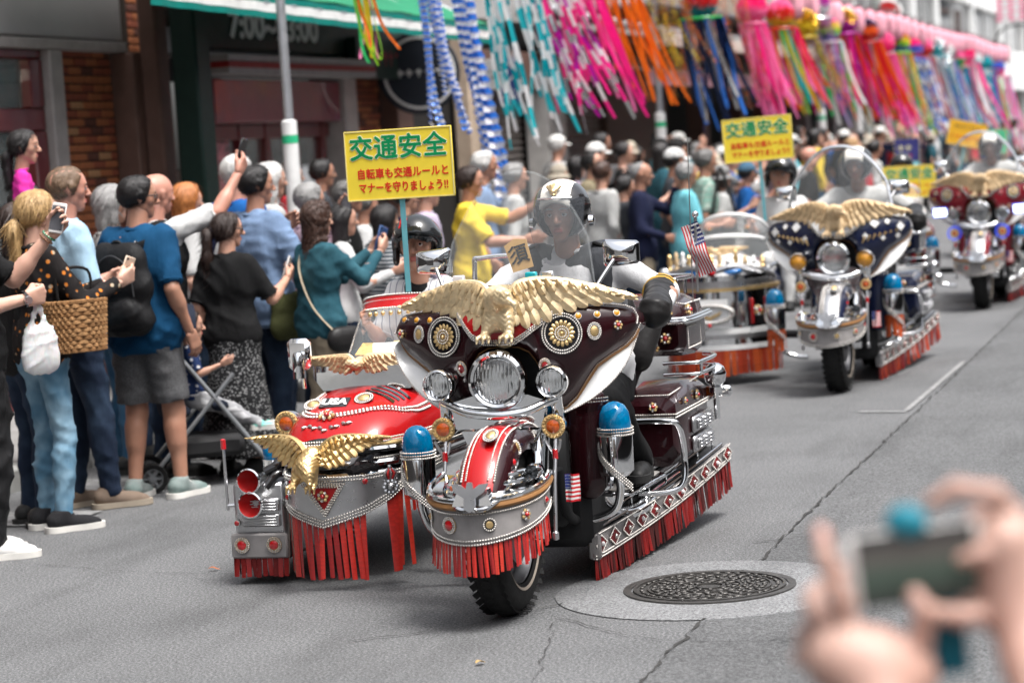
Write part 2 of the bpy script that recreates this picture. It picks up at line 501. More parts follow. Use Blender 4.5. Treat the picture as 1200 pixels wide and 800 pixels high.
# manhole: concrete collar, iron frame ring and a cast cover with raised pattern
MX, MY = -2.03, 9.07
mb = MB(); mb.add(*lathe([(.0, .0085), (.58, .0085), (.60, .004)], 56, (MX, MY, 0), cap=False)); mb.build('concrete_collar', CONC, kind='structure')
IRON = M('cast_iron', (.105, .10, .095), .5, metal=.75, var=.25, vscale=25, bump=.4, bscale=120)
mh = thing('manhole_cover', 'round cast iron manhole cover with raised pattern beside the front motorcycle', 'manhole cover', (MX, MY, .009))
mb = MB(); mb.add(*lathe([(.305, 0), (.305, .006), (.335, .006), (.335, 0)], 56, cap=False)); mb.build('frame_ring', IRON, mh)
mb = MB(); mb.add(*lathe([(.0, .002), (.298, .002), (.298, -.004)], 56, cap=False))
for r0, r1 in ((.285, .297), (.235, .242), (.12, .127), (.05, .055)):
    mb.add(*lathe([(r0, .002), (r0, .009), (r1, .009), (r1, .002)], 56, cap=False))
mb.build('cover_plate', IRON, mh)
mb = MB()
for r, n, s in ((.264, 36, (.026, .014)), (.215, 30, (.03, .012)), (.188, 26, (.02, .014)), (.162, 22, (.03, .012)), (.138, 18, (.02, .012)), (.1, 14, (.026, .012)), (.075, 10, (.02, .014))):
    for k in range(n):
        a = 2 * pi * (k + .3 * rng.random()) / n + r * 7
        mb.add(*box((r * cos(a), r * sin(a), .006), (s[0] * (.7 + .6 * rng.random()), s[1], .008), rotm(0, 0, a + pi / 2 + .9 * rng.normal() * (r < .22)), bev=.002))
mb.build('raised_pattern', IRON, mh, kind='stuff')

# ------------------------------------------------------------------ left-hand shop fronts (face at x = FX)
FX = -8.5
MAROON = M('maroon_frame_paint', (.11, .010, .012), .35, coat=.3)
GREYP = M('grey_pilaster', (.30, .275, .265), .6)
BROWN = M('brown_pilaster', (.13, .075, .06), .55)
DGREEN = M('dark_green_paint', (.012, .03, .024), .5)
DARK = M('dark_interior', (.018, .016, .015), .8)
DGREY = M('dark_grey_metal', (.06, .06, .062), .45, metal=.4)
STEEL = M('galvanised_steel', (.42, .43, .45), .42, metal=.75, var=.15)
WHITE = M('white_enamel', (.72, .72, .71), .4)
CREAM = M('cream_canvas', (.55, .47, .42), .75)
WALL1 = M('pale_render', (.78, .78, .77), .85, var=.1, vscale=2)
WALL2 = M('grey_render', (.36, .35, .34), .85, var=.15, vscale=2)
WALL3 = M('tan_render', (.30, .24, .19), .85, var=.15, vscale=2)
g = N('window_glass'); g.set(col=(.6, .65, .65), rough=.03, trans=.0, alpha=.12, spec=.7); GLASSW = g.m
g = N('dark_glass'); g.set(col=(.03, .035, .04), rough=.05, spec=.9); GLASSD = g.m
g = N('lit_ceiling'); g.set(col=(.9, .88, .8), emit=(1, .95, .8), estr=2.2); LITW = g.m
g = N('warm_bulb'); g.set(col=(.9, .4, .1), emit=(1, .42, .1), estr=3); WARM = g.m
MORTAR = M('mortar', (.045, .035, .03), .95, bump=.4)
BR = [M('brick_%s' % n, c, .8, var=.3, vscale=40, bump=.5, bscale=150) for n, c in
      (('orange', (.33, .115, .05)), ('red', (.24, .07, .04)), ('dark', (.11, .045, .033)), ('tan', (.38, .20, .10)))]
BMESH = []
for m in BR:
    b = MB(); b.add(*box((0, 0, 0), (.02, .195, .055), bev=.005)); BMESH.append(b.mesh('brick', m))
def brickwork(parent, x, y0, y1, z0, z1, cap=290):
    k = 0; z = z0; row = 0
    while z < z1 - .03:
        y = y0 + (.0 if row % 2 else .105)
        ys = [y0] + list(np.arange(y, y1 - .02, .21)) if row % 2 == 0 else list(np.arange(y, y1 - .02, .21))
        for i, a in enumerate(ys):
            b = min(ys[i + 1] if i + 1 < len(ys) else y1, y1)
            if b - a < .05 or k >= cap: continue
            o = link('brick', random.choice([BMESH[0]] * 7 + [BMESH[1]] * 6 + [BMESH[2]] * 2 + [BMESH[3]]), parent, (x + random.uniform(0, .006), (a + b) / 2, z + .03))
            o.scale = (1, (b - a - .012) / .195, 1); k += 1
        z += .066; row += 1
def bx(mb, x0, x1, y0, y1, z0, z1, m=0, bev=.006):
    mb.add(*box(((x0 + x1) / 2, (y0 + y1) / 2, (z0 + z1) / 2), (abs(x1 - x0), abs(y1 - y0), abs(z1 - z0)), bev=bev), m=m)
def part(name, m, parent, *boxes, bev=.006, **t):
    mb = MB()
    for b in boxes: bx(mb, *b, bev=bev)
    return mb.build(name, m, parent, **t)
def upper(parent, y0, y1, z0, z1, wall, nwin, side=-1, storeys=2, x=None):
    """upper storeys with recessed windows"""
    x = FX if x is None else x; d = side
    part('upper_wall', wall, parent, (x + d * .25, x + d * 6, y0, y1, z0, z1))
    H = (z1 - z0) / storeys; W = (y1 - y0) / nwin
    for s in range(storeys):
        bands = [(x, x + d * .25, y0, y1, z0 + s * H, z0 + s * H + .9), (x, x + d * .25, y0, y1, z0 + s * H + 2.2, z0 + (s + 1) * H)]
        for k in range(nwin + 1):
            a = y0 + max(0, k * W - .3); b = y0 + min(nwin * W, k * W + .3)
            bands.append((x, x + d * .25, a, b, z0 + s * H + .9, z0 + s * H + 2.2))
        part('wall_face', wall, parent, *bands, bev=0)
        for k in range(nwin):
            a, b = y0 + k * W + .3, y0 + (k + 1) * W - .3
            f = part('window', WHITE, parent, (x + d * .1, x + d * .16, a, a + .06, z0 + s * H + .9, z0 + s * H + 2.2), (x + d * .1, x + d * .16, b - .06, b, z0 + s * H + .9, z0 + s * H + 2.2),
                     (x + d * .1, x + d * .16, (a + b) / 2 - .03, (a + b) / 2 + .03, z0 + s * H + .9, z0 + s * H + 2.2), *[(x + d * .101, x + d * .159, a + .058, b - .058, z0 + s * H + q, z0 + s * H + q + .05) for q in (.9, 2.15)], bev=0)
            part('pane', GLASSD, f, (x + d * .17, x + d * .18, a, b, z0 + s * H + .9, z0 + s * H + 2.2), bev=0)

# --- brick restaurant with grey fascia board
b1 = thing('brick_restaurant', 'brick restaurant front with maroon windows under a grey fascia board', 'building', (0, 0, 0))
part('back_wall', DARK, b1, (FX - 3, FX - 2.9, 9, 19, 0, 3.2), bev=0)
part('shop_ceiling', WALL3, b1, (FX - 2.9, FX - .2, 9, 16.4, 2.75, 2.8), bev=0)
for y in (13.2, 14.6, 15.8): part('ceiling_lamp', LITW, b1, (FX - 1.6, FX - 1.1, y, y + .9, 2.60, 2.66))
part('maroon_frame', MAROON, b1, (FX, FX + .08, 9, 16.2, 2.63, 2.695), (FX, FX + .08, 9, 16.2, 2.10, 2.27), (FX, FX + .085, 12.95, 13.1, 2.272, 2.628), (FX, FX + .085, 16.0, 16.2, 0.1, 2.098), (FX, FX + .085, 16.0, 16.2, 2.272, 2.628), (FX, FX + .085, 14.5, 14.6, 2.272, 2.628),
     (FX, FX + .07, 9, 15.95, .1, 1.0), (FX, FX + .085, 13.9, 14.05, 1.0, 2.098), (FX, FX + .085, 15.1, 15.2, 1.0, 2.098), bev=.01)
part('glass', GLASSW, b1, (FX + .02, FX + .03, 9, 15.95, 1.0, 2.66), bev=0)
part('counter', CREAM, b1, (FX - 1.5, FX - .8, 12, 16, .1, 1.95))
part('hanging_rail', MAROON, b1, (FX - 1.2, FX - 1.16, 12, 16, 2.1, 2.16))
part('fascia_board', M('grey_fascia', (.27, .26, .26), .45, coat=.4, var=.1, vscale=1.5), b1, (FX, FX + .12, 8, 17.52, 2.78, 4.1), bev=.02)
part('fascia_trim', GREYP, b1, (FX, FX + .14, 8, 17.54, 2.70, 2.775))
part('pilaster', GREYP, b1, (FX, FX + .14, 16.22, 16.43, .1, 2.698), bev=.012)
part('pilaster', BROWN, b1, (FX, FX + .2, 17.5, 17.85, .1, 2.698), bev=.012)
part('pilaster', BROWN, b1, (FX + .2, FX + .36, 17.62, 17.84, .1, 3.3), bev=.02)
w1 = part('brick_wall', MORTAR, b1, (FX - .25, FX, 16.43, 17.5, .1, 2.698), bev=0); brickwork(w1, FX, 16.44, 17.49, .15, 2.69)
w2 = part('brick_wall', MORTAR, b1, (FX - .25, FX, 17.85, 18.32, .1, 3.6), bev=0); brickwork(w2, FX, 17.86, 18.31, .6, 3.58)
nb = part('notice_panel', DGREEN, b1, (FX + .015, FX + .05, 17.95, 18.25, 1.62, 2.08))
part('notice_sheet', M('cork_notice', (.16, .11, .06), .8), nb, (FX + .05, FX + .056, 17.97, 18.23, 1.68, 1.90), bev=0)
part('notice_stripe', M('notice_green', (.05, .25, .1), .6), nb, (FX + .05, FX + .057, 17.97, 18.23, 1.635, 1.67), bev=0)
marks(nb, (FX + .054, 18.1, 1.99), (pi / 2, 0, pi / 2), .24, .06, WHITE)
upper(b1, 9, 19.2, 4.11, 9, WALL2, 4)
# wall lantern
wl = thing('wall_lantern', 'black iron wall lantern glowing amber on the brick restaurant', 'lantern', (FX, 18.07, 2.42))
BLK = M('black_iron', (.015, .015, .015), .45, metal=.5)
mb = MB(); mb.add(*tube(smooth_path([(.0, 0, .1), (.1, 0, .2), (.16, 0, .12)], 6), .012)); mb.add(*box((.01, 0, .08), (.02, .08, .2), bev=.006)); mb.build('bracket', BLK, wl)
mb = MB(); mb.add(*lathe([(.0, .14), (.02, .12), (.085, .06), (.08, .05)], 8, (.16, 0, 0))); mb.add(*lathe([(.05, -.12), (.06, -.14), (.02, -.18), (0, -.19)], 8, (.16, 0, 0)))
for k in range(6): mb.add(*tube([(.16 + .075 * cos(k * pi / 3), .075 * sin(k * pi / 3), .055), (.16 + .055 * cos(k * pi / 3), .055 * sin(k * pi / 3), -.125)], .006, 5))
mb.build('cage', BLK, wl)
g = N('amber_glass'); g.set(col=(.5, .16, .04), rough=.2, emit=(1, .4, .12), estr=.12); mb = MB(); mb.add(*lathe([(.066, .05), (.048, -.12)], 6, (.16, 0, 0))); mb.build('glass', g.m, wl)

# --- green-awning shop
b2 = thing('green_awning_shop', 'shop with dark green signboard and red band above maroon glass doors', 'building')
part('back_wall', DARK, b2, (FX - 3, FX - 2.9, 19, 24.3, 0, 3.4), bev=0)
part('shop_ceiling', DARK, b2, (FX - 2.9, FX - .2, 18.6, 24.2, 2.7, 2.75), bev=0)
part('shelf', CREAM, b2, (FX - 1.6, FX - 1.1, 19.2, 22, .1, 1.45), (FX - 1.6, FX - 1.1, 20.2, 21.2, 1.5, 1.75))
part('green_post', DGREEN, b2, (FX + .5, FX + .72, 17.56, 17.84, .1, 3.3), bev=.02)
sb = part('sign_board', DGREEN, b2, (FX + .05, FX + .3, 18.7, 24.2, 2.74, 3.3), bev=.01)
SIGNW = M('sign_white_print', (.72, .73, .72), .5)
text('7:00~23:00', .31, (FX + .31, 20.25, 2.95), (pi / 2, 0, pi / 2), SIGNW, sb, bold=.012, sx=1.5); text('Open', .2, (FX + .31, 18.45, 2.93), (pi / 2, 0, pi / 2), SIGNW, sb, bold=.006)
for z, m in ((2.66, M('grey_strip', (.3, .29, .29), .5)), (2.60, M('red_strip', (.25, .02, .02), .5)), (2.55, MATS['grey_strip'])): part('strip', m, b2, (FX + .02, FX + .5, 18.7, 22.3, z - .028, z + .028), bev=.004)
part('red_band', M('crimson_band', (.17, .010, .024), .35, coat=.5), b2, (FX, FX + .22, 19.0, 22.0, 2.12, 2.50), bev=.01)
part('door_frame', MAROON, b2, *[(FX, FX + .1, y, y + .12, .1, 2.12) for y in (18.9, 19.75, 20.35, 21.05, 21.75)], (FX, FX + .09, 18.9, 22, .1, .5), (FX, FX + .09, 18.9, 22, 1.98, 2.119), bev=.01)
part('glass', GLASSW, b2, (FX + .03, FX + .04, 18.9, 22, .5, 1.98), bev=0)
part('poster', M('colour_poster', (.5, .12, .15), .6, var=.9, vscale=16), b2, (FX - .02, FX + .01, 19.35, 19.72, 1.5, 2.0), bev=0)
part('pillar', M('pale_pillar', (.42, .38, .36), .7), b2, (FX, FX + .25, 22.05, 22.4, .1, 2.9), bev=.015)
w3 = part('brick_wall', MORTAR, b2, (FX - .25, FX, 22.4, 23.72, .1, 2.9), bev=0); brickwork(w3, FX, 22.41, 23.71, 1.35, 2.9)
part('pilaster', BROWN, b2, (FX, FX + .2, 23.74, 24.2, .1, 2.9), bev=.015)
bb = part('side_board', DGREEN, b2, (FX + .32, FX + .42, 22.0, 24.3, 2.52, 2.92))
marks(bb, (FX + .424, 23.0, 2.72), (pi / 2, 0, pi / 2), 1.2, .26, M('faded_red_print', (.3, .05, .06), .6))
upper(b2, 19.2, 24.3, 3.6, 9, WALL3, 3)
# its awning: a thing of its own
aw = thing('green_awning', 'long green awning with white and teal valance over the shop front', 'awning')
AWG = M('green_canvas', (.015, .18, .09), .7, var=.2, vscale=4); AWT = M('teal_canvas', (.0, .17, .14), .7); AWW = M('white_canvas', (.68, .68, .66), .75)
x0, x1 = FX + .32, FX + 1.45
V, F = gridsurf(lambda u, v: (x0 + (x1 - x0) * v, 15.2 + 8.0 * u, 3.62 - .09 * u - .56 * v - .03 * sin(v * pi) + .006 * sin(u * 60)), 50, 8, .008); mb = MB(); mb.add(V, F); mb.build('canopy_sheet', AWG, aw)
for za, zb, m in ((2.97, 2.92, AWT), (2.918, 2.85, AWW), (2.848, 2.80, AWT)):
    V, F = gridsurf(lambda u, v: (x1 + .006 + .012 * sin(u * 90), 15.2 + 8.0 * u, za + .08 - .09 * u + (zb - za) * v), 160, 2, .004); mb = MB(); mb.add(V, F); mb.build('valance', m, aw)
mb = MB()
for y in np.arange(15.3, 23.3, 1.58): mb.add(*tube([(x0, y, 3.53), (x1 - .02, y, 2.95)], .014, 6))
mb.add(*tube([(x1 - .01, 15.2, 3.0), (x1 - .01, 23.2, 2.91)], .014, 6)); mb.build('awning_frame', STEEL, aw)

# --- shuttered shops with roundel sign
b3 = thing('shuttered_shop', 'dark shop front with two closed grey roller shutters', 'building')
part('dark_front', DARK, b3, (FX - .3, FX - .05, 24.2, 26.4, .1, 3.3), bev=0)
part('pilaster', M('beige_pillar', (.42, .33, .25), .7), b3, (FX, FX + .2, 26.2, 26.5, .1, 3.1), bev=.015)
SHUT = M('roller_shutter_grey', (.23, .205, .19), .55, metal=.3)
for a, b in ((26.52, 29.0), (30.0, 32.9)):
    sh = part('shutter', SHUT, b3, (FX - .12, FX - .06, a, b, .1, 2.45), bev=0)
    part('shutter_box', BROWN, b3, (FX - .05, FX + .25, a, b, 2.45, 2.9))
    mb = MB()
    for z in np.arange(.12, 2.44, .085): mb.add(*tube([(FX - .055, a, z), (FX - .055, b, z)], .036, 6, flat=.5))
    mb.build('shutter_slat', SHUT, sh, kind='stuff')
part('pillar', M('white_pillar', (.55, .53, .5), .6), b3, (FX, FX + .3, 29.05, 29.35, .1, 2.8), (FX, FX + .3, 29.6, 29.9, .1, 2.8), bev=.015)
part('brown_wall', M('brown_tile', (.12, .085, .065), .6), b3, (FX - .2, FX + .05, 32.95, 36.5, .1, 3.2), bev=.01)
upper(b3, 24.3, 36.5, 3.3, 9, WALL2, 6)
rs = thing('roundel_sign', 'round dark shop sign with white ring and lettering beside the brick pier', 'sign', (FX + .6, 23.3, 2.57))
mb = MB(); mb.add(*lathe([(0, .03), (.40, .03), (.42, .0), (.4, -.03), (0, -.03)], 36, axis=(.45, -.9, 0))); mb.build('disc', M('sign_navy', (.02, .025, .035), .5), rs)
mb = MB(); mb.add(*lathe([(.34, .031), (.34, .036), (.37, .036), (.37, .031)], 36, axis=(.45, -.9, 0), cap=False)); mb.build('white_ring', SIGNW, rs)
marks(rs, (.016, -.032, 0), (pi / 2, 0, atan2(.45, .9)), .46, .14, SIGNW)
def notice(label, y, z, wy, wz, m, txt=None, tm=None, x=FX + .55):
    t = thing('shop_notice', label, 'notice', (x, y, z), rad(-20)); mb = MB(); mb.add(*box((0, 0, 0), (wy, .02, wz), bev=.004)); mb.build('board', m, t)
    if txt: marks(t, (0, -.0115, txt[1]), (pi / 2, 0, 0), wy * .75, txt[2], tm, txt[0], int(y * 10))
    return t
notice('white paper notice hanging beside the round shop sign', 25.9, 2.58, .28, .34, WHITE, (2, 0, .14), DGREY)
BLU = M('notice_blue', (.03, .06, .22), .55)
nn = notice('blue notice with white ring hanging above the roller shutter', 26.6, 2.52, .3, .52, BLU, (2, -.15, .12), SIGNW)
mb = MB(); mb.add(*lathe([(.085, .012), (.085, .016), (.105, .016), (.105, .012)], 24, c=(0, 0, .1), axis=(0, -1, 0), cap=False)); mb.build('ring', SIGNW, nn)

# --- ribbed metal canopy and beige awning further on
cn = thing('ribbed_canopy', 'ribbed silver metal canopy over the shuttered shops', 'canopy')
part('canopy_deck', M('canopy_grey', (.2, .2, .21), .6), cn, (FX + .1, FX + 1.9, 28.6, 52, 3.36, 3.40), bev=0)
mb = MB()
for x in np.arange(FX + .15, FX + 1.9, .16): bx(mb, x, x + .09, 28.55, 52, 3.4 - .5 * (x - FX) / 1.9 + .1, 3.47 - .5 * (x - FX) / 1.9 + .1)
mb.build('ribbed_sheet', M('ribbed_aluminium', (.55, .56, .58), .4, metal=.6), cn)
part('canopy_edge', CREAM, cn, (FX + 1.9, FX + 1.95, 28.6, 52, 2.86, 3.02), bev=.01)
a2 = thing('beige_awning', 'beige fabric awning with pink edge below the ribbed canopy', 'awning')
V, F = gridsurf(lambda u, v: (FX + .05 + 1.5 * v, 29.2 + 6.8 * u, 2.95 - .35 * v), 20, 5, .01); mb = MB(); mb.add(V, F); mb.build('canopy_sheet', CREAM, a2)
part('valance', M('pinkish_canvas', (.55, .3, .33), .75), a2, (FX + 1.55, FX + 1.56, 29.2, 36, 2.42, 2.6), bev=0)
a3 = thing('pink_awning', 'faded pink awning over the shops behind the second motorcycle', 'awning')
V, F = gridsurf(lambda u, v: (FX + .05 + 1.6 * v, 38 + 16 * u, 3.3 - .55 * v), 20, 5, .01); mb = MB(); mb.add(V, F); mb.build('canopy_sheet', MATS['pinkish_canvas'], a3)
part('valance', MATS['pinkish_canvas'], a3, (FX + 1.65, FX + 1.66, 38, 54, 2.5, 2.75), bev=0)
# --- further shops: open dark ground floors, pale upper storeys
wals = [WALL3, WALL2, WALL1, WALL1]
labs = ['dim open shop front with amber lamp behind the streamers', 'dark shop front with grey upper storey down the street',
        'pale building with two window storeys far down the street', 'white building at the far end of the street']
for k, (a, b, z1) in enumerate(((36.5, 46, 8.5), (46, 57, 8), (57, 74, 9.5), (74, 105, 11))):
    t = thing('shop_building', labs[k], 'building')
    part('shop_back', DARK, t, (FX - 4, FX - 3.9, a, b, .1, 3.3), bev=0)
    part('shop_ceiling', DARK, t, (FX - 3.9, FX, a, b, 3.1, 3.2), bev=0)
    [part('shop_pier', [BROWN, GREYP, WALL1, WALL1][k], t, (FX - .3, FX, y, y + .4, .1, 3.1)) for y in list(np.arange(a, b - 1, (b - a) / 3)) + [b - .4]]
    [part('shelving', WALL3, t, (FX - 2.2, FX - 1.8, y, y + 1.6, .1, 1.2 + .3 * (j % 3))) for j, y in enumerate(np.arange(a + .8, b - 2, 2.4))]
    part('shop_fascia', [DGREEN, MAROON, M('fascia_teal', (.05, .16, .2), .5), WALL1][k], t, (FX, FX + .3, a + .05, b - .05, 2.75, 3.35))
    upper(t, a, b, 3.4, z1, wals[k], max(3, int((b - a) / (3 if k < 2 else 9))))
    if k == 0:
        for y in (45.6,):
            mb = MB(); mb.add(*ball((FX - .6, y, 1.93), .09, 12, 8)); mb.build('hanging_lamp', WARM, t)
endb = thing('end_building', 'pale grey building closing the end of the street', 'building')
part('wall', WALL1, endb, (-7, 9, 125, 131, .1, 14), bev=0); part('window', GLASSD, endb, *[(x, x + 1.4, 124.93, 124.99, z, z + 1.3) for x in np.arange(-6, 8, 2.4) for z in (1, 4, 7, 10)], bev=0)
part('cornice', WHITE, endb, (-7.1, 9.1, 124.8, 125, 13.6, 14.1))
part('shop_awning', WHITE, endb, (-7, 9, 123.2, 124.8, 2.5, 2.7))
bk_ = thing('tan_building', 'tan building closing the street behind the photographer', 'building'); part('wall', WALL3, bk_, (-9, 9, -64, -58, .1, 15), bev=0); part('window', GLASSD, bk_, *[(x, x + 1.4, -57.99, -57.9, z, z + 1.3) for x in np.arange(-8, 8, 2.4) for z in (1, 4, 7, 10)], bev=0)
bl_ = thing('grey_building', 'grey shop row behind the photographer on the restaurant side', 'building'); part('shop_front', DARK, bl_, (FX - .3, FX, -58, 8.9, .1, 3.2), bev=0); upper(bl_, -58, 8.9, 3.3, 9, WALL2, 16)
# --- opposite side of the street (seen only in the chrome)
for k, (a, b, z1, m) in enumerate(((-58, 2, 9, WALL2), (2, 16, 8, WALL1), (16, 30, 10, WALL3), (30, 60, 8, WALL2))):
    t = thing('opposite_building', ['grey building', 'pale building', 'tan building', 'long grey building'][k] + ' across the street from the brick restaurant', 'building')
    part('shop_front', DARK, t, (8.8, 9, a, b, .1, 3.2), bev=0)
    part('shop_fascia', [MAROON, DGREEN, M('fascia_red', (.4, .04, .03), .5), MAROON][k], t, (8.2, 8.8, a + .05, b - .05, 2.7, 3.3))
    upper(t, a, b, 3.4, z1, m, max(4, int((b - a) / 4)), side=1, x=8.8)

# ------------------------------------------------------------------ poles, lanterns, hydrant sign
def pole(x, y, h, r, label, band=True, lean=0., m=STEEL):
    t = thing('banner_pole', label, 'pole', (x, y, 0)); t.rotation_euler = (0, lean, 0)
    mb = MB(); mb.add(*lathe([(r * 1.15, .1), (r, 1.4), (r * .85, h), (0, h)], 16)); mb.build('shaft', m, t)
    mb = MB(); mb.add(*lathe([(0, 0), (r * 2.2, 0), (r * 2.2, .12), (r * 1.3, .16), (0, .16)], 16)); mb.build('base', DGREY, t)
    if band:
        mb = MB(); mb.add(*lathe([(r * 1.5, 1.3), (r * 1.5, 2.05), (r, 2.06), (r, 1.29)], 16, cap=False)); mb.build('white_sleeve', WHITE, t)
        mb = MB(); mb.add(*lathe([(r * 1.54, 1.89), (r * 1.54, 1.95)], 16, cap=False)); mb.build('green_band', M('band_green', (.03, .42, .2), .5), t)
    mb = MB(); mb.add(*tube([(0, 0, h - .1), (.75, 0, h + .1)], r * .45, 8)); mb.build('banner_arm', m, t)
pole(-6.6, 16.45, 3.6, .038, 'slim grey pole with white sleeve before the green awning')
pole(-6.6, 28.3, 3.8, .042, 'grey pole with white sleeve behind the rider of the front motorcycle')
pole(-6.6, 40.0, 3.9, .05, 'grey pole with white sleeve behind the second motorcycle')
pole(-6.5, 43.3, 5.0, .09, 'thick leaning grey green pole beside the hanging pink streamers', False, .11, M('grey_green_paint', (.30, .33, .31), .5))
pole(-6.9, 97, 6.0, .20, 'broad brown pole beside the white building far down the street', False, 0, BROWN)
pole(-6.6, 76, 5.2, .06, 'far pale street lamp pole beyond the pink lanterns', False, 0, WHITE)
hs = thing('hydrant_sign', 'round red fire hydrant sign above the row of pink lanterns', 'sign', (-6.3, 46.5, 3.83), .1)
RED = M('sign_red', (.5, .03, .03), .4)
mb = MB(); mb.add(*lathe([(0, .02), (.27, .02), (.29, 0), (.27, -.02), (0, -.02)], 32, axis=(0, -1, 0))); mb.build('rim', WHITE, hs)
mb = MB(); mb.add(*lathe([(0, .03), (.235, .03), (.235, .02)], 32, axis=(0, -1, 0), cap=False)); mb.build('red_disc', RED, hs)
text('消火栓', .145, (0, -.034, .0), (pi / 2, 0, 0), WHITE, hs, bold=.004)
mb = MB(); mb.add(*tube([(.0, .03, -3.6), (0, .03, .9)], .035, 10)); mb.build('sign_post', STEEL, hs)
PINKP = M('pink_lantern_paper', (.80, .28, .36), .7, var=.08); LCAP = M('lantern_cap', (.22, .07, .09), .5)
g = N('lantern_paper_banded'); v = g.coord(); z = g.sep(v)[2]
rib = g.math('SINE', g.math('MULTIPLY', z, 150.))  # alternating paler and deeper pink bands along the height
g.set(col=g.ramp(rib, [(0, (.74, .30, .38)), (1, (.88, .48, .55))]), rough=.75, sss=.0); LPAP = g.m
mb = MB(); prof = [(.07, -.22)] + [(.135 - .055 * abs(t) ** 3 + (.006 if i % 2 else 0), t * .21) for i, t in enumerate(np.linspace(-1, 1, 17))] + [(.07, .22)]
mb.add(*lathe(prof, 16)); lbody = mb.mesh('paper_body', LPAP)
mb = MB(); mb.add(*lathe([(.0, .212), (.085, .212), (.085, .25), (0, .25)], 12)); mb.add(*lathe([(.0, -.212), (.085, -.212), (.085, -.245), (0, -.24)], 12)); lcap = mb.mesh('end_cap', LCAP)
mb = MB()
for k, c in enumerate((.09, .0, -.09)):
    for s in range(3): mb.add(*box((0, -.155, c + .02 * (s - 1)), (.045 - .01 * (s % 2), .006, .008)))
    mb.add(*box((.0, -.155, c), (.008, .006, .05)))
lmark = mb.mesh('lettering', M('lantern_ink', (.12, .05, .07), .7))
for k in range(28):
    y = 34.6 + k * 1.2; z = 3.56 - .0035 * (y - 36) - .05 * sin(((k % 10) / 9) * pi)
    t = thing('paper_lantern', 'pink paper lantern hung in a long row above the street', 'lantern', (-6 + .02 * sin(k), y, z), .35 * sin(k * 1.7), 'row of pink paper lanterns')
    link('paper_body', lbody, t); link('end_cap', lcap, t); link('lettering', lmark, t)
lc = MB(); lc.add(*tube([(-6, 34, 3.85), (-6, 45.5, 3.80), (-6, 56, 3.76), (-6, 68, 3.72)], .012, 5)); lc.build('lantern_cable', DGREY, label='thin cable carrying the row of pink lanterns', category='cable')

bn = thing('street_banner', 'pink and white festival banner on a curved bracket at the top right corner', 'banner', tuple(atX(1184, 6, -5.9)))
mb = MB(); mb.add(*box((0, 0, 0), (.75, .02, .95), bev=.004)); bn_ = mb.build('banner_cloth', M('banner_white', (.72, .68, .68), .7), bn); mb = MB()
for k in range(22): mb.add(*ball((-.33 + .31 * (k % 3) + .05 * (k % 2), -.012, -.4 + .11 * (k // 3)), (.09, .004, .05), 8, 5))
mb.build('banner_flowers', M('banner_pink', (.80, .25, .36), .7), bn_, kind='stuff'); mb = MB(); mb.add(*tube(smooth_path([(-.5, 0, -1.25), (-.42, 0, -.85), (-.1, 0, -.6), (.5, 0, -.55)], 6), .03, 8)); mb.build('bracket', DGREY, bn)
# grey street cabinet behind the rider
cb = thing('street_cabinet', 'large dark grey booth with sloping pale lid behind the rider', 'cabinet', (-6.55, 25.6, .11), rad(14))
mb = MB(); mb.add(*box((0, 0, .60), (.85, .8, 1.2), bev=.03)); mb.build('body', M('cabinet_grey', (.075, .077, .08), .55, var=.15), cb)
P = [(-.48, 1.2), (.48, 1.2), (.30, 1.38), (-.30, 1.38)]
mb = MB(); mb.add(*prism(P, .95, (0, -.48, 0), z=(0, -1, 0))); mb.build('lid', M('lid_grey', (.24, .24, .25), .5), cb)
for s in (-1, 1):
    mb = MB(); mb.add(*box((s * .205, -.405, .60), (.38, .02, 1.06), bev=.008)); d = mb.build('door', MATS['cabinet_grey'], cb)
    mb = MB(); mb.add(*box((s * .05, -.425, .75), (.02, .03, .12), bev=.005)); mb.build('handle', STEEL, d)

# ------------------------------------------------------------------ star-festival streamers
def foil(name, col, rough=.3, metal=.0, coat=.3):
    m = M('strip_' + name, col, rough, metal=metal, coat=coat, var=.15, vscale=20, bump=.25, bscale=40)
    if metal < .4:      # thin paper lets daylight through
        t_ = m.node_tree; tr = t_.nodes.new('ShaderNodeBsdfTranslucent'); tr.inputs[0].default_value = (*[min(1, c * 1.15) for c in col], 1); mx = t_.nodes.new('ShaderNodeMixShader'); mx.inputs[0].default_value = .42
        o_ = t_.nodes['Material Output']; t_.links.new(t_.nodes['Principled BSDF'].outputs[0], mx.inputs[1]); t_.links.new(tr.outputs[0], mx.inputs[2]); t_.links.new(mx.outputs[0], o_.inputs[0])
    return m
FC = dict(hot=foil('hot_pink', (.95, .02, .26)), pink=foil('pink', (.95, .20, .45)), orange=foil('orange', (.88, .17, .01)), red=foil('red', (.70, .02, .02)), yellow=foil('yellow', (.80, .62, .03)),
          lime=foil('lime', (.35, .75, .04)), green=foil('green', (.02, .5, .13)), teal=foil('teal', (.0, .36, .42), .3, .2), aqua=foil('aqua', (.02, .50, .56)), blue=foil('blue', (.04, .20, .70), .3, .2),
          navy=foil('navy', (.012, .03, .10), .22, .6), silver=foil('silver', (.75, .76, .78), .18, .9, 0), gold=foil('gold', (.72, .42, .05), .18, .9, 0), purple=foil('purple', (.55, .01, .40), .3, .2), white=foil('white', (.8, .78, .78)),
          lav=foil('lavender', (.5, .42, .7)))
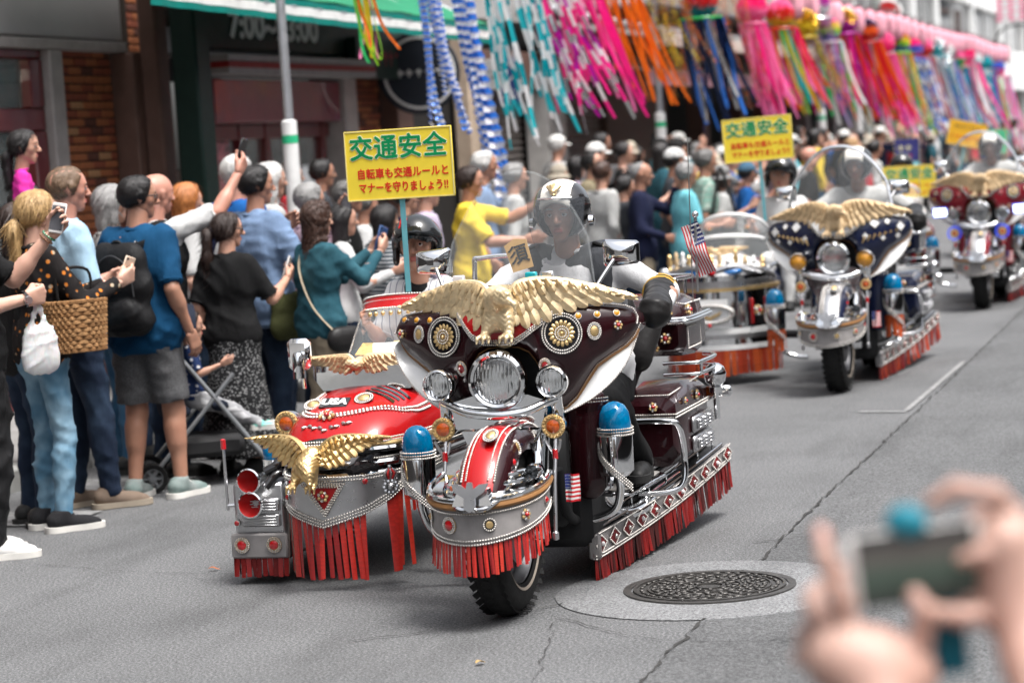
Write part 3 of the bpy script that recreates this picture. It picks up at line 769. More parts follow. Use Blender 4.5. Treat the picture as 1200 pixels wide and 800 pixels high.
def strip_mesh(L, wdt, cols, lean, curl, band, seed, tinsel=False):
    r = random.Random(seed); n = 14 if band != 9 else 40; mb = MB(); zig = 0 if band != 9 else .45; band = band if band != 9 else 1
    ph = r.uniform(0, 6); tw = r.uniform(-1.3, 1.3); a0 = r.uniform(-.9, .9)
    P = []
    for i in range(n + 1):
        t = i / n; q = t ** 1.12
        P.append((lean[0] * q * L + .025 * sin(ph + t * 5) * t, lean[1] * q * L + .04 * sin(ph * 1.7 + t * 4) * t, -L * t * (1 - .14 * (lean[0] ** 2 + lean[1] ** 2) * t) + curl * max(0, t - .75) ** 2 * 4))
    P = np.array(P)
    if tinsel:
        # a fringed garland: short bent blades all round a core
        Q = resample(P, .024); k = len(Q)
        for i, p in enumerate(Q):
            for j in range(7):
                a = r.uniform(0, 2 * pi); d = A(cos(a), sin(a), r.uniform(-.5, .2)); s = A(-sin(a), cos(a), 0) * .006
                e = p + d * wdt * r.uniform(.7, 1.15)
                mb.add([p - s, p + s, e + s, e - s], np.array([[0, 1, 2, 3]]), m=(i // max(1, band)) % len(cols) if band else r.randrange(len(cols)), smooth=False)
        return mb, len(cols)
    V = []
    for i, p in enumerate(P):
        a = a0 + tw * i / n; s = A(cos(a), sin(a), 0); f = A(-sin(a), cos(a), 0)
        wd = wdt * (1 if i < n else .8); p = p + f * wdt * zig * (i % 2) + s * wdt * zig * .3 * (i % 2)
        V += [p - s * wd / 2, p - s * wd / 6 + f * wd * .18, p + s * wd / 6 + f * wd * .18, p + s * wd / 2]
    V = np.array(V); F = quads(n + 1, 4)
    if band:
        off = r.randrange(band * 2) if zig == 0 else 0
        for c in range(len(cols)):
            sel = np.concatenate([F[j * 3:(j + 1) * 3] for j in range(n) if ((j + off) // band) % len(cols) == c] or [np.zeros((0, 4), int)])
            if len(sel): mb.F.append((sel + mb.n, c, True))
        mb.V.append(V); mb.n += len(V)
    else: mb.add(V, F)
    return mb, len(cols)
def flower_ball(r, cols, seed):
    q = random.Random(seed); mb = MB(); n = 150
    for i in range(n):
        z = 1 - 2 * (i + .5) / n; a = i * 2.39996; s = sqrt(1 - z * z); d = A(s * cos(a), s * sin(a), z)
        x, y, _ = frame(d)
        for k in range(5):
            t = k * 2 * pi / 5 + q.random(); e = cos(t) * x + sin(t) * y; g2 = -sin(t) * x + cos(t) * y
            c0 = d * r * .88; w_ = r * .17
            mb.add([c0, c0 + e * w_ + g2 * w_ * .6 + d * r * .08, c0 + e * w_ * 1.5 + d * r * .2, c0 + e * w_ - g2 * w_ * .6 + d * r * .08], np.array([[0, 1, 2, 3]]), m=int((z + 1) / 2.001 * len(cols)) % len(cols), smooth=False)
    mb.add(*ball((0, 0, 0), r * .86, 12, 8))
    return mb
def streamer(label, px, ys, L, n, cols, wdt=.045, lean=(.25, .15), ballc=None, rad_=.2, band=0, style='flat', curl=0., X=-6.0, mode=None, seed=1, seq=None, hoopc=None):
    """hoop at the world point seen at photo pixel (px, ys) on the plane x = X"""
    p = atX(px, ys, X); t = thing('festival_streamer', label, 'streamer', p, 0, 'star festival streamers over the kerb')
    r = random.Random(seed); per = n <= 40 and L * 100 > 20 and p[1] < 33
    mb = MB(); hc = hoopc or cols[0]
    mb.add(*tube(arc((0, 0, 0), rad_, 0, 2 * pi, 20, (1, 0, 0), (0, 1, 0))[:-1], .016, 6, closed=True)); mb.build('hoop', FC[hc], t)
    mb = MB()
    for k in range(3): mb.add(*tube([(rad_ * cos(k * 2.1), rad_ * sin(k * 2.1), 0), (0, 0, .5)], .004, 4))
    mb.add(*tube([(0, 0, .5), (0, 0, 1.6)], .005, 4)); mb.build('cord', DGREY, t)
    if ballc:
        flower_ball(.19 if rad_ > .15 else .15, ballc, seed).build('flower_ball', [FC[c] for c in ballc], t, (0, 0, .2), sharp=0)
    acc = MB()
    for i in range(n):
        a = 2 * pi * i / n + r.uniform(-.15, .15)
        cs = (seq[i % len(seq)] if seq else [cols[i % len(cols)]] if not band and style != 'tinsel' else cols)
        sg = .3 if band == 9 else 1; ll = (lean[0] + r.gauss(0, .09) * sg, lean[1] + r.gauss(0, .18) * sg)
        m2, nc = strip_mesh(L * r.uniform(.68, 1.05), wdt, cs, ll, curl * r.random(), band, seed * 100 + i, style == 'tinsel')
        at = A(rad_ * cos(a), rad_ * sin(a), 0)
        if per: m2.build('paper_strip' if style != 'tinsel' else 'tinsel_strand', [FC[c] for c in cs], t, at)
        else:
            idx = [cols.index(c) for c in cs]
            for f, m, s in m2.F: acc.F.append((f + acc.n, idx[m % len(idx)], s))
            acc.V += [v + at for v in m2.V]; acc.n += m2.n
    if not per: acc.build('paper_strips', [FC[c] for c in cols], t, kind='stuff')
SL = [
('short neon green, orange and pink strips hanging left of the yellow sign', 424, -8, .55, 10, ['lime', 'orange', 'yellow', 'pink', 'lime', 'green'], .024, (.14, .1), None, .07, 0),
('long silver and blue zigzag foil garlands hanging beside the front yellow sign', 500, -12, 1.15, 7, ['white', 'blue'], .055, (.07, .10), None, .07, 9),
('single long blue and white zigzag garland reaching lowest, beside the silver ones', 540, -12, 1.95, 7, ['blue', 'white'], .055, (.07, .15), None, .07, 9),
('teal and silver banded streamer hanging over the street', 598, -14, 1.35, 22, ['teal', 'white', 'aqua', 'white'], .036, (.12, .20), None, .24, 2),
('magenta and silver banded streamer blowing beside the teal one', 645, -12, 1.30, 18, ['purple', 'white', 'hot', 'silver'], .038, (.24, .36), None, .18, 2),
('hot pink streamer with curled ends blowing above the rider', 672, -22, 1.32, 19, ['hot', 'hot', 'pink'], .038, (.22, .34), None, .20, 0),
('orange streamer blowing beside the pink one above the cabinet', 722, -20, 1.3, 15, ['orange'], .038, (.20, .34), None, .19, 0),
('gold tinsel streamer with red and green baubles', 782, -14, 1.25, 9, ['gold', 'orange', 'gold'], .05, (.1, .4), ['red', 'gold', 'green'], .2, -1),
('gold tinsel strands hanging nearest the orange streamer', 764, -22, 1.0, 7, ['gold', 'yellow'], .045, (.15, .3), None, .2, -1),
('dark navy foil streamer under a green hoop', 822, 22, 1.3, 26, ['navy', 'blue', 'silver', 'navy', 'navy'], .05, (.10, .25), ['teal', 'red', 'blue'], .24, 0),
('gold tinsel strands hanging behind the navy streamer', 850, -6, 1.35, 9, ['gold', 'orange', 'silver'], .05, (.1, .3), None, .24, -1),
('thick plain pink streamer below a large pink flower ball', 882, 28, 1.45, 34, ['pink', 'hot', 'pink'], .05, (.24, .42), ['pink', 'hot'], .17, 0),
('rainbow streamer with red, green and yellow strips', 915, 34, 1.4, 34, ['red', 'hot', 'pink', 'orange', 'lime', 'green', 'yellow', 'aqua'], .045, (.22, .42), ['yellow', 'red', 'pink'], .22, 0),
('yellow and gold tinsel streamer beneath a yellow ball', 944, 44, 1.25, 11, ['yellow', 'gold', 'gold'], .06, (.25, .6), ['yellow', 'gold'], .17, -1),
('pale multicoloured streamer beneath a rainbow flower ball', 970, 50, 1.5, 30, ['white', 'orange', 'lav', 'pink', 'green', 'blue'], .042, (.22, .45), ['blue', 'lime', 'yellow', 'pink'], .22, 0),
('silver and purple tinsel streamer behind the rainbow ball', 958, 22, 1.3, 9, ['silver', 'purple', 'lav'], .06, (.2, .5), ['silver', 'purple'], .2, -1),
('deep magenta streamer hanging left of the leaning pole', 990, 40, 1.7, 26, ['purple', 'hot', 'gold', 'red'], .045, (.16, .5), ['purple', 'gold'], .22, 0),
('bright red streamer hanging right of the leaning pole', 1016, 50, 1.7, 34, ['red', 'red', 'orange', 'purple'], .05, (.16, .5), ['red', 'orange', 'navy'], .24, 0),
('long bubblegum pink streamer with two stacked pink balls', 1036, 64, 1.8, 34, ['pink', 'hot', 'pink'], .05, (.14, .45), ['hot', 'pink'], .2, 0),
('neon rainbow streamer right of the long bubblegum pink one', 1054, 62, 1.75, 30, ['lime', 'orange', 'white', 'green', 'yellow', 'hot'], .045, (.2, .6), ['blue', 'lime', 'yellow', 'red'], .22, 0),
('blue and white banded streamer under a pink ball', 1070, 70, 1.9, 28, ['blue', 'white', 'silver'], .05, (.18, .4), ['pink', 'blue', 'hot'], .24, 1),
('dull red and grey streamer beside the blue banded one', 1082, 68, 2.0, 28, ['red', 'silver', 'white', 'lav'], .05, (.16, .5), ['red', 'pink'], .22, 0),
('aqua and silver tinsel streamer far down the row', 1096, 66, 2.0, 12, ['aqua', 'silver', 'white'], .09, (.16, .5), ['aqua', 'silver'], .24, -1),
('silver white streamer far down the row', 1108, 72, 2.1, 30, ['silver', 'white', 'lav', 'blue'], .05, (.18, .4), ['silver', 'white'], .22, 0),
('green hooped navy and aqua streamer far down the row', 1121, 80, 2.1, 30, ['navy', 'aqua', 'blue', 'silver', 'red'], .055, (.16, .5), ['green', 'pink'], .26, 0),
('pink flowered streamer between the two far aqua ones', 1133, 76, 2.3, 28, ['hot', 'pink', 'silver', 'white'], .06, (.16, .5), ['pink', 'hot'], .28, 0),
('aqua banded streamer third from the far end of the row', 1143, 82, 2.3, 28, ['aqua', 'white', 'teal'], .06, (.16, .5), ['aqua', 'white'], .28, 1),
('teal streamer second from the far end of the row', 1154, 84, 2.4, 30, ['teal', 'aqua', 'hot', 'blue'], .06, (.12, .45), ['teal', 'aqua'], .28, 0),
('pastel streamer at the far end of the row', 1170, 90, 2.4, 26, ['pink', 'lime', 'white', 'hot', 'lav'], .06, (.1, .3), ['pink', 'blue'], .28, 0)]
for k, (lb, px, py, L, n, cs, wd, ln, bc, rr, bd) in enumerate(SL):
    if k > 10: L *= .86; n = int(n * .8); ln = (ln[0] * (.8 + .5 * sin(k * 2.3) ** 2), ln[1] * (.5 + .9 * cos(k * 1.9) ** 2))
    streamer(lb, px, py, L, n, cs, wd, ln, bc, rr, max(bd, 0), 'tinsel' if bd < 0 else 'flat', .3 if 'pink streamer with' in lb or lb.startswith('orange') else .05, seed=3 + k, hoopc='green' if 'green hoop' in lb else None)
# ------------------------------------------------------------------ decorated motorcycles with sidecars
CHROME = M('chrome', (.78, .79, .80), .07, metal=1., var=.04, vscale=5, rvar=.05)
SATIN = M('satin_steel', (.52, .52, .53), .3, metal=.95, var=.1)
GOLD = M('gilt_casting', (.72, .51, .24), .36, metal=.85, var=.25, vscale=16, rvar=.15, bump=.25, bscale=90)
PALEGOLD = M('pale_gilt_casting', (.78, .61, .37), .38, metal=.5, var=.25, vscale=26, rvar=.15, bump=.25, bscale=110)
CREAMG = M('cream_gilt_casting', (.62, .45, .26), .5, metal=.15, var=.2, vscale=22, bump=.3, bscale=110)
PEARL = M('silver_beads', (.68, .645, .60), .2, metal=.75, var=.4, vscale=160)
LEATHER = M('grey_leather', (.27, .255, .25), .5, var=.15, vscale=14, bump=.25, bscale=180)
RFR = [M('red_leather_strip_a', (.52, .022, .014), .42, coat=.25, var=.22, vscale=22, bump=.2, bscale=120), M('red_leather_strip_b', (.30, .010, .010), .45, coat=.25, var=.25, vscale=22, bump=.2, bscale=120),
       M('red_leather_strip_c', (.52, .035, .02), .42, coat=.25, var=.2, vscale=22, bump=.2, bscale=120)]
MFR = [M('maroon_strip_a', (.14, .012, .012), .5, var=.3, vscale=25), M('maroon_strip_b', (.06, .012, .011), .55, var=.3, vscale=25), M('maroon_strip_c', (.22, .013, .012), .5, var=.3, vscale=25)]
TFR = M('taupe_strip', (.20, .155, .125), .6, var=.25)
OFR = [M('orange_strip_a', (.45, .075, .02), .5, var=.25), M('orange_strip_b', (.34, .04, .016), .5, var=.25)]
RUBBER = M('tyre_rubber', (.012, .012, .012), .75, var=.25, vscale=30, bump=.4, bscale=90)
BLACKP = M('black_lacquer', (.012, .011, .012), .12, coat=.6)
BLEATH = M('black_leather', (.016, .015, .015), .42, var=.2, bump=.4, bscale=45)
MATT = M('black_crackle', (.02, .02, .021), .6)
GEMR = M('ruby_glass', (.45, .005, .01), .06, coat=1, var=.3, vscale=60)
GEMA = M('amber_lens', (.62, .27, .015), .1, coat=1, var=.3, vscale=70)
GEMO = M('orange_lens', (.50, .085, .008), .12, coat=1, var=.35, vscale=90)
GEMT = M('turquoise_stone', (.05, .35, .33), .2, coat=.5, var=.3, vscale=60)
TANT = M('tan_piping', (.28, .14, .055), .5)
WHITEG = M('white_gloss', (.78, .78, .77), .12, coat=.5, var=.04)
g = N('blue_dome_lens'); v = g.coord((1, 1, 1)); g.set(col=g.ramp(g.noise(v, 30, 3), [(.35, (.0, .13, .30)), (.65, (.0, .19, .40))]), rough=.10, coat=.35, spec=.4); BLUEL = g.m
def clear(name, alpha, col=(.9, .95, .97), rough=.02):
    g = N(name); lw = g.n('LayerWeight', Blend=.35)
    g.set(col=col, rough=rough, spec=.7, alpha=g.math('ADD', g.math('MULTIPLY', lw.outputs['Facing'], .22), alpha)); return g.m
SHIELD = clear('clear_windshield', .035)
VISOR = clear('smoked_visor', .34, (.10, .11, .125), .03)
g = N('lamp_lens'); v = g.coord(); fl = g.math('SINE', g.math('MULTIPLY', g.sep(v)[0], 420.)); fz = g.math('SINE', g.math('MULTIPLY', g.sep(v)[2], 90.)); g.set(col=(.96, .97, .97), rough=.02, trans=1., ior=1.45); g.bump(g.math('MULTIPLY', fl, g.math('ADD', fz, 1.4)), .22, .0035); LENS = g.m
REFL = M('lamp_reflector', (.80, .81, .82), .10, metal=1, var=.06, vscale=30, bump=.15, bscale=20)
def paintm(name, c, c2=None):
    g = N(name); v = g.coord(); f = g.noise(v, 900, 2, .8)
    g.set(col=g.ramp(f, [(.45, c), (.75, c2 or tuple(x * 1.6 for x in c))]), rough=.25, coat=.42, metal=.05, spec=.3, crough=.02); return g.m
P_MAROON = paintm('maroon_candy_paint', (.013, .0016, .003), (.05, .006, .01))
P_RED = paintm('bright_red_paint', (.36, .004, .006), (.46, .008, .009))
P_NAVY = paintm('navy_candy_paint', (.006, .009, .028), (.012, .02, .07))
P_WINE = paintm('wine_red_paint', (.16, .006, .014), (.28, .012, .02))

def pl(pts, xs, y):   # piecewise-linear
    return np.interp(xs, [p[0] for p in pts], [p[1] for p in pts])
class Band:
    """a plate that follows a plan curve; t runs along its arc length"""
    def __init__(s, plan, zt, zb):
        s.P = resample([(*p, 0) for p in plan], .012)[:, :2]; L = np.concatenate([[0], np.cumsum(np.linalg.norm(np.diff(s.P, axis=0), axis=1))])
        s.L = L[-1]; s.t = L / L[-1]; s.zt = zt; s.zb = zb
    def xy(s, t): return np.stack([np.interp(t, s.t, s.P[:, 0]), np.interp(t, s.t, s.P[:, 1])], -1)
    def nrm(s, t):
        a = s.xy(np.clip(np.asarray(t) - .01, 0, 1)); b = s.xy(np.clip(np.asarray(t) + .01, 0, 1)); d = b - a
        n = np.stack([d[..., 1], -d[..., 0]], -1); return n / (np.linalg.norm(n, axis=-1, keepdims=True) + 1e-9)
    def pt(s, t, z, off=0.):
        q = s.xy(t) + s.nrm(t) * off; return np.concatenate([q, np.broadcast_to(np.asarray(z, float), np.shape(t))[..., None]], -1)
    def plate(s, name, mat, parent, th=.008, n=60):
        t = np.linspace(0, 1, n); zt = np.array([s.zt(a) for a in t]); zb = np.array([s.zb(a) for a in t])
        R = np.stack([s.pt(t, zt), s.pt(t, zb), s.pt(t, zb, -th), s.pt(t, zt, -th)], 1)
        mb = MB(); mb.add(*sweep(None, R)); return mb.build(name, mat, parent)
    def trim(s, parent, rows=((0, .0), (1, .0)), r=.0045, mat=None, name='bead_trim'):
        mb = MB(); t = np.linspace(0, 1, 90)
        for w_, ins in rows:
            z = np.array([(s.zt(a) - ins) if w_ == 0 else (s.zb(a) + ins) for a in t]); beads(mb, s.pt(t, z, r * .6), r)
        return mb.build(name, mat or PEARL, parent, kind='stuff')
    def frame_at(s, t):
        n = s.nrm(np.array(t)); return A(n[1] * -1, n[0], 0) * -1 if False else A(-n[1], n[0], 0), A(n[0], n[1], 0)
STRIPS = {}
def strip_variant(w_, v, th=.003):
    key = (round(w_, 4), v)
    if key not in STRIPS:
        r = random.Random(v * 7 + 1); n = 6; b = r.uniform(-.2, .2); c = r.uniform(-.12, .25); tw = r.uniform(-.35, .35); R = []
        for i in range(n + 1):
            q = i / n; a = tw * q; x = np.array([cos(a), sin(a), 0]); y = np.array([-sin(a), cos(a), 0]); ctr = A(b * q * q * w_, -c * q * q * w_, -q); wd = w_ * (1 - .12 * q)
            R.append([ctr - x * wd / 2, ctr - y * th + x * 0, ctr + x * wd / 2, ctr + y * th * .2])
        mb = MB(); mb.add(*sweep(None, R)); STRIPS[key] = mb
    return STRIPS[key]
SMESH = {}
def fringe(parent, band, t0, t1, n, ztop, length, mats, tape=None, seed=0, wk=.93, as_parts=True, flare=0., gap_mats=None, lay=1):
    """a row of leather strips under a band: a tape with every strip a sub-part"""
    r = random.Random(seed); mb = MB(); t = np.linspace(t0, t1, 24); z = np.array([ztop(a) for a in t])
    R = np.stack([band.pt(t, z + .012, -.006), band.pt(t, z - .004, -.006), band.pt(t, z - .004, -.010), band.pt(t, z + .012, -.010)], 1); mb.add(*sweep(None, R))
    tp = mb.build('fringe', tape or mats[0], parent); acc = MB()
    W = band.L * abs(t1 - t0) / n
    for k in range(n * lay):
        a = t0 + (t1 - t0) * (k % n + .5 + (.0 if k < n else .5)) / n
        if a > max(t0, t1): continue
        p = band.pt(np.array(a), ztop(a), -.004 - .007 * (k // n)); nr = band.nrm(np.array(a)); v = r.randrange(5); mi = r.randrange(len(mats))
        m = mats[mi] if not gap_mats or not gap_mats(k) else gap_mats(k)
        sm = strip_variant(W * wk, v); ang = atan2(nr[1], nr[0]) + pi / 2 + r.uniform(-.12, .12)
        L = length(a) * r.uniform(.95, 1.04)
        tx, ty = r.uniform(-.05, .05) + flare, r.uniform(-.04, .05)
        if as_parts and k < 280:
            key = (round(W * wk, 4), v, m.name)
            if key not in SMESH: SMESH[key] = sm.mesh('fringe_strip', m)
            o = link('fringe_strip', SMESH[key], tp, p, (tx, ty, ang)); o.scale = (1, 1, L)
        else:
            M4 = Matrix.Translation(p) @ Euler((tx, ty, ang)).to_matrix().to_4x4() @ Matrix.Diagonal((1, 1, L, 1)); acc.merge(sm, M4, mi)
    if acc.n: acc.build('fringe_strips', list(mats), tp, kind='stuff')
    return tp
def onplane(o, x, y, pts):
    P = np.asarray(pts, float); return np.asarray(o) + P[:, :1] * x + P[:, 1:2] * y
def circ(rx, rz, n=28, a0=0): t = a0 + np.arange(n) * 2 * pi / n; return np.stack([rx * np.cos(t), rz * np.sin(t)], 1)
def medallion(parent, o, nrm, r, style='rosette', up=(0, 0, 1), flat=1., name='medallion'):
    """jewelled disc lying on a surface at o"""
    n = unit(nrm); x = unit(np.cross(up, n)) * flat; y = np.cross(n, unit(x)); o = np.asarray(o, float); mb = MB(); xx = unit(x)
    mats = [PEARL, BLACKP, GOLD, GEMR, GEMA, WHITEG, LEATHER, GEMO]
    def disc(rad_, h, m, dome=0.):
        c = onplane(o, x, y, circ(rad_, rad_)); k = len(c)
        mb.add(np.concatenate([c, c * 1 + n * h, [o + n * (h + dome)]]), [np.stack([np.arange(k), (np.arange(k) + 1) % k, (np.arange(k) + 1) % k + k, np.arange(k) + k], 1), np.stack([np.arange(k) + k, (np.arange(k) + 1) % k + k, np.full(k, 2 * k)], 1)], m=m)
    if style == 'rosette':
        disc(r, .004, 1)
        beads(mb, onplane(o + n * .006, x, y, circ(r * .95, r * .95, 60)), .0042, closed=True); beads(mb, onplane(o + n * .007, x, y, circ(r * .82, r * .82, 60)), .0042, closed=True)
        for k in range(16):
            a = k * pi / 8; c = circ(r * .14, r * .09, 10); c = c @ np.array([[cos(a), sin(a)], [-sin(a), cos(a)]]) + r * .5 * A(cos(a), sin(a))
            q = onplane(o + n * .008, x, y, c); ctr = onplane(o + n * .013, x, y, [r * .5 * A(cos(a), sin(a))]); m_ = len(q)
            mb.add(np.concatenate([q, ctr]), np.stack([np.arange(m_), (np.arange(m_) + 1) % m_, np.full(m_, m_)], 1), m=2)
        disc(r * .36, .008, 2)
        for q in (.33, .2): beads(mb, onplane(o + n * .012, x, y, circ(r * q, r * q, 24)), .0036, closed=True)
        mb.add(*ball(o + n * .013, .006, 8, 6), m=2)
    elif style in ('cameo', 'ruby', 'amberring', 'orangering'):
        gm = dict(cameo=7 if False else 2, ruby=3, amberring=4, orangering=7)[style]
        disc(r, .003, 1 if style == 'cameo' else 2); beads(mb, onplane(o + n * .005, x, y, circ(r * .92, r * .92, 40)), .0040, closed=True, m=0 if style != 'orangering' else 2)
        if r > .025: beads(mb, onplane(o + n * .006, x, y, circ(r * .72, r * .72, 40)), .0038, closed=True, m=0 if style != 'orangering' else 2)
        if style == 'orangering':
            for k in range(18):
                a = k * pi / 9; mb.add(*ball(o + n * .006 + x * r * .83 * cos(a) + y * r * .83 * sin(a), .007, 6, 5), m=2)
        disc(r * .56, .008, gm, r * .22)
    elif style == 'flower':
        for k in range(7):
            a = k * 2 * pi / 7; mb.add(*ball(o + n * .005 + x * r * .65 * cos(a) + y * r * .65 * sin(a), r * .32, 7, 5), m=0 if k % 2 else 2)
        mb.add(*ball(o + n * .009, r * .4, 8, 6), m=3)
    elif style == 'diamond':
        q = [(0, r), (-r * 1.0, 0), (0, -r), (r * 1.0, 0)]; c = onplane(o + n * .004, x, y, q); mb.add(np.concatenate([c, onplane(o + n * .010, x, y, [(0, 0)])]), np.array([[0, 1, 4], [1, 2, 4], [2, 3, 4], [3, 0, 4]]), m=5, smooth=False)
        beads(mb, onplane(o + n * .005, x, y, q), .004, closed=True)
    elif style == 'marker':
        disc(r, .004, 0); disc(r * .85, .006, 4, r * .6)
    elif style == 'gem':
        disc(r, .004, 0); disc(r * .8, .006, 3, r * .6)
    return mb.build(name, mats, parent)
def eagle(parent, o, yaw, s=1., mat=GOLD, style='front', name='eagle_ornament'):
    """cast eagle: leading edge and feather tips of the wing as curves (outward u, up v, back w)"""
    if style == 'front':
        L = [(.025, .0, .02), (.055, .06, .03), (.105, .082, .05), (.19, .082, .08), (.30, .055, .14), (.42, .01, .20), (.475, -.008, .24)]
        T = [(.05, -.08, .0), (.105, -.092, .02), (.165, -.078, .05), (.23, -.052, .09), (.30, -.032, .13), (.37, -.022, .17), (.43, -.014, .20), (.49, -.010, .24)]
    elif style == 'raised':
        L = [(.02, .0, .02), (.035, .07, .03), (.075, .135, .04), (.13, .155, .05), (.20, .152, .07), (.265, .142, .09), (.295, .135, .10)]
        T = [(.03, -.02, .0), (.075, -.045, .02), (.115, -.03, .03), (.15, .005, .04), (.19, .045, .06), (.23, .085, .08), (.265, .112, .09), (.305, .132, .11)]
    else:
        L = [(.02, .0, .0), (.05, .035, .01), (.10, .04, .03), (.2, .035, .07), (.30, .03, .11), (.36, .03, .13)]
        T = [(.04, -.05, .0), (.09, -.055, .01), (.15, -.04, .03), (.21, -.02, .06), (.27, -.002, .09), (.33, .015, .12), (.37, .026, .14)]
    L = smooth_path(np.array(L)[:, [0, 2, 1]], 6); T = smooth_path(np.array(T)[:, [0, 2, 1]], 6)
    def at(C, q): return np.array([np.interp(q, np.linspace(0, 1, len(C)), C[:, i]) for i in range(3)])
    E = MB()
    # body
    if style == 'front':
        pr = [cp((0, .0, -.05), (0, -.03, .03), (.055, .045), .03, ax=[((0, 1, 0), .8)]), cp((0, -.03, .02), (.035, -.07, .035), (.04, .034), .03), cp((.04, -.085, .035), (.062, -.10, .028), (.032, .028), .02), cp((.07, -.115, .024), (.105, -.135, .008), (.017, .009), .010), cp((.105, -.135, .008), (.110, -.138, -.016), (.009, .004), .006), cp((.03, -.10, .055), (.075, -.12, .045), .010, .01)]
        for sx in (-1, 1):
            pr += [cp((sx * .03, -.02, -.06), (sx * .045, -.035, -.10), (.034, .02), .02)]
            for k in (-1, 0, 1): pr += [cp((sx * .045, -.04, -.105), (sx * .045 + k * .022, -.075, -.118), (.011, .008), .008), cp((sx * .045 + k * .022, -.075, -.118), (sx * .045 + k * .024, -.085, -.138), (.008, .004), .004)]
        pr += [cp((0, .03, -.06), (0, .04, -.12), (.04, .05), .02, ax=[((0, 1, 0), .4)])]
    elif style == 'raised':
        pr = [cp((0, .02, .02), (.0, -.04, -.02), (.05, .045), .03), cp((0, -.04, -.02), (.03, -.075, -.045), (.042, .034), .03), cp((.035, -.08, -.055), (.05, -.10, -.085), (.026, .012), .014), cp((.05, -.10, -.085), (.049, -.10, -.105), (.010, .004), .008)]
        for sx in (-1, 1):
            pr += [cp((sx * .035 - .02, -.02, -.04), (sx * .05 - .01, -.05, -.09), (.03, .018), .02)]
            for k in (-1, 0, 1): pr += [cp((sx * .05 - .01, -.05, -.09), (sx * .05 - .01 + k * .02, -.085, -.105), (.011, .008), .008), cp((sx * .05 - .01 + k * .02, -.085, -.105), (sx * .05 - .01 + k * .022, -.09, -.13), (.008, .004), .004)]
        pr += [cp((-.02, .03, -.03), (-.09, .03, -.075), (.035, .03), .02, ax=[((0, 1, 0), .5)])]
    else:
        pr = [cp((0, .03, .0), (-.0, -.05, .0), (.035, .028), .02), cp((0, -.05, .0), (-.03, -.08, .01), (.024, .020), .02), cp((-.03, -.08, .01), (-.055, -.085, .0), (.012, .005), .01)]
        for sx in (-1, 1): pr += [cp((sx * .02, -.01, -.01), (sx * .03 - .03, -.05, -.045), (.018, .010), .012)]
        pr += [cp((0, .05, -.0), (.0, .14, .0), (.03, .045), .02, ax=[((0, 0, 1), .35)])]
    V, F = snet([dict(p, a=p['a'] * 1, b=p['b'] * 1) for p in pr], .0045)
    # plumage relief
    V = V + .0016 * np.sin(V[:, 2:3] * 330 + 2.2 * np.sin(V[:, :1] * 210)) * A(.4, -1, .2)
    E.add(V, F); body = E.tf(Matrix.Scale(s, 4)).build(name, mat, parent, o, (0, 0, yaw), sharp=0)
    def feather(mb, a, b, wd, lift, nrm):
        d = b - a; Ln = np.linalg.norm(d); d = d / Ln; sd = unit(np.cross(nrm, d)); R = []
        for i, q in enumerate((0, .3, .6, .82, .95, 1)):
            w_ = wd * (.55, .85, 1, .86, .5, .08)[i] / 2; c = a + d * Ln * q + nrm * (lift * sin(q * 2.3)); R.append([c - sd * w_, c - sd * w_ * .35 + nrm * .0055, c + nrm * .0085, c + sd * w_ * .35 + nrm * .0055, c + sd * w_, c - nrm * .003])
        mb.add(*sweep(None, R))
    for sx in (-1, 1):
        W_ = MB(); nr = unit(A(.3, -1, .12))
        nf = 11
        for rowi, (f0, f1, k, wk) in enumerate(((.30, 1., nf, 1.25), (.12, .66, nf, 1.3), (.0, .40, nf + 3, 1.3), (-.02, .2, nf + 5, 1.3))):
            for i in range(k):
                q = (i + .5) / k; a = at(L, q if rowi > 1 else .06 + .70 * q); b = at(T, q); q2 = min(1, (i + 1.3) / k); wd = max(.012, np.linalg.norm(at(T, q2) - at(T, q)) * .9 + .006) * wk * (1 - .17 * rowi)
                feather(W_, a + (b - a) * f0 + nr * (.0065 * rowi + .0022 * (i % 2)), a + (b - a) * (f1 + .03 * (i % 2)) + nr * (.0065 * rowi + .0022 * (i % 2)), wd * .94, .009, nr)
        W_.add(*tube(L + nr * .005, np.linspace(.018, .005, len(L)), 8)); W_.add(*tube(L + (0, .01, -.012), np.linspace(.02, .004, len(L)), 6))
        for j in range(len(W_.V)): W_.V[j] = W_.V[j] * (A(sx * 1.24, 1, .74) if style == 'raised' else A(sx, 1, 1))
        W_.tf(Matrix.Scale(s, 4)); W_.build('wing', mat, body)
    return body
def lamp(parent, o, r, name='headlight', axis=(0, -1, 0), deep=1.2, glassm=None, back=True):
    o = np.asarray(o, float); ax = unit(axis); mb = MB()
    mb.add(*lathe([(r * .80, -.006), (r * .86, .012), (r * .95, .018), (r * 1.06, .010), (r * 1.10, -.008), (r * 1.07, -.03), (r * .98, -.06)] + ([(r * .75, -.06 - r * .5), (r * .35, -.06 - r * .9), (0, -.06 - r)] if back else [(r * .95, -.12)]), 32, o, ax, cap=False))
    h = mb.build(name, CHROME, parent); mb = MB()
    mb.add(*lathe([(r * .84, -.004), (r * .7, -.05 * r / .1), (r * .4, -.085 * r / .1), (.02 * r / .1, -.10 * r / .1)], 28, o, ax)); mb.add(*lathe([(0, .0), (r * .17, -.004), (r * .17, -.05), (0, -.06)], 14, o - ax * .01, ax)); mb.build('reflector', REFL, h)
    mb = MB(); mb.add(*lathe([(0, .012 * r / .1), (r * .5, .008 * r / .1), (r * .84, -.006), (r * .85, .004), (r * .6, .021 * r / .1), (r * .3, .031 * r / .1), (0, .035 * r / .1)], 28, o, ax, cap=False)); mb.build('lens', glassm or LENS, h)
    return h
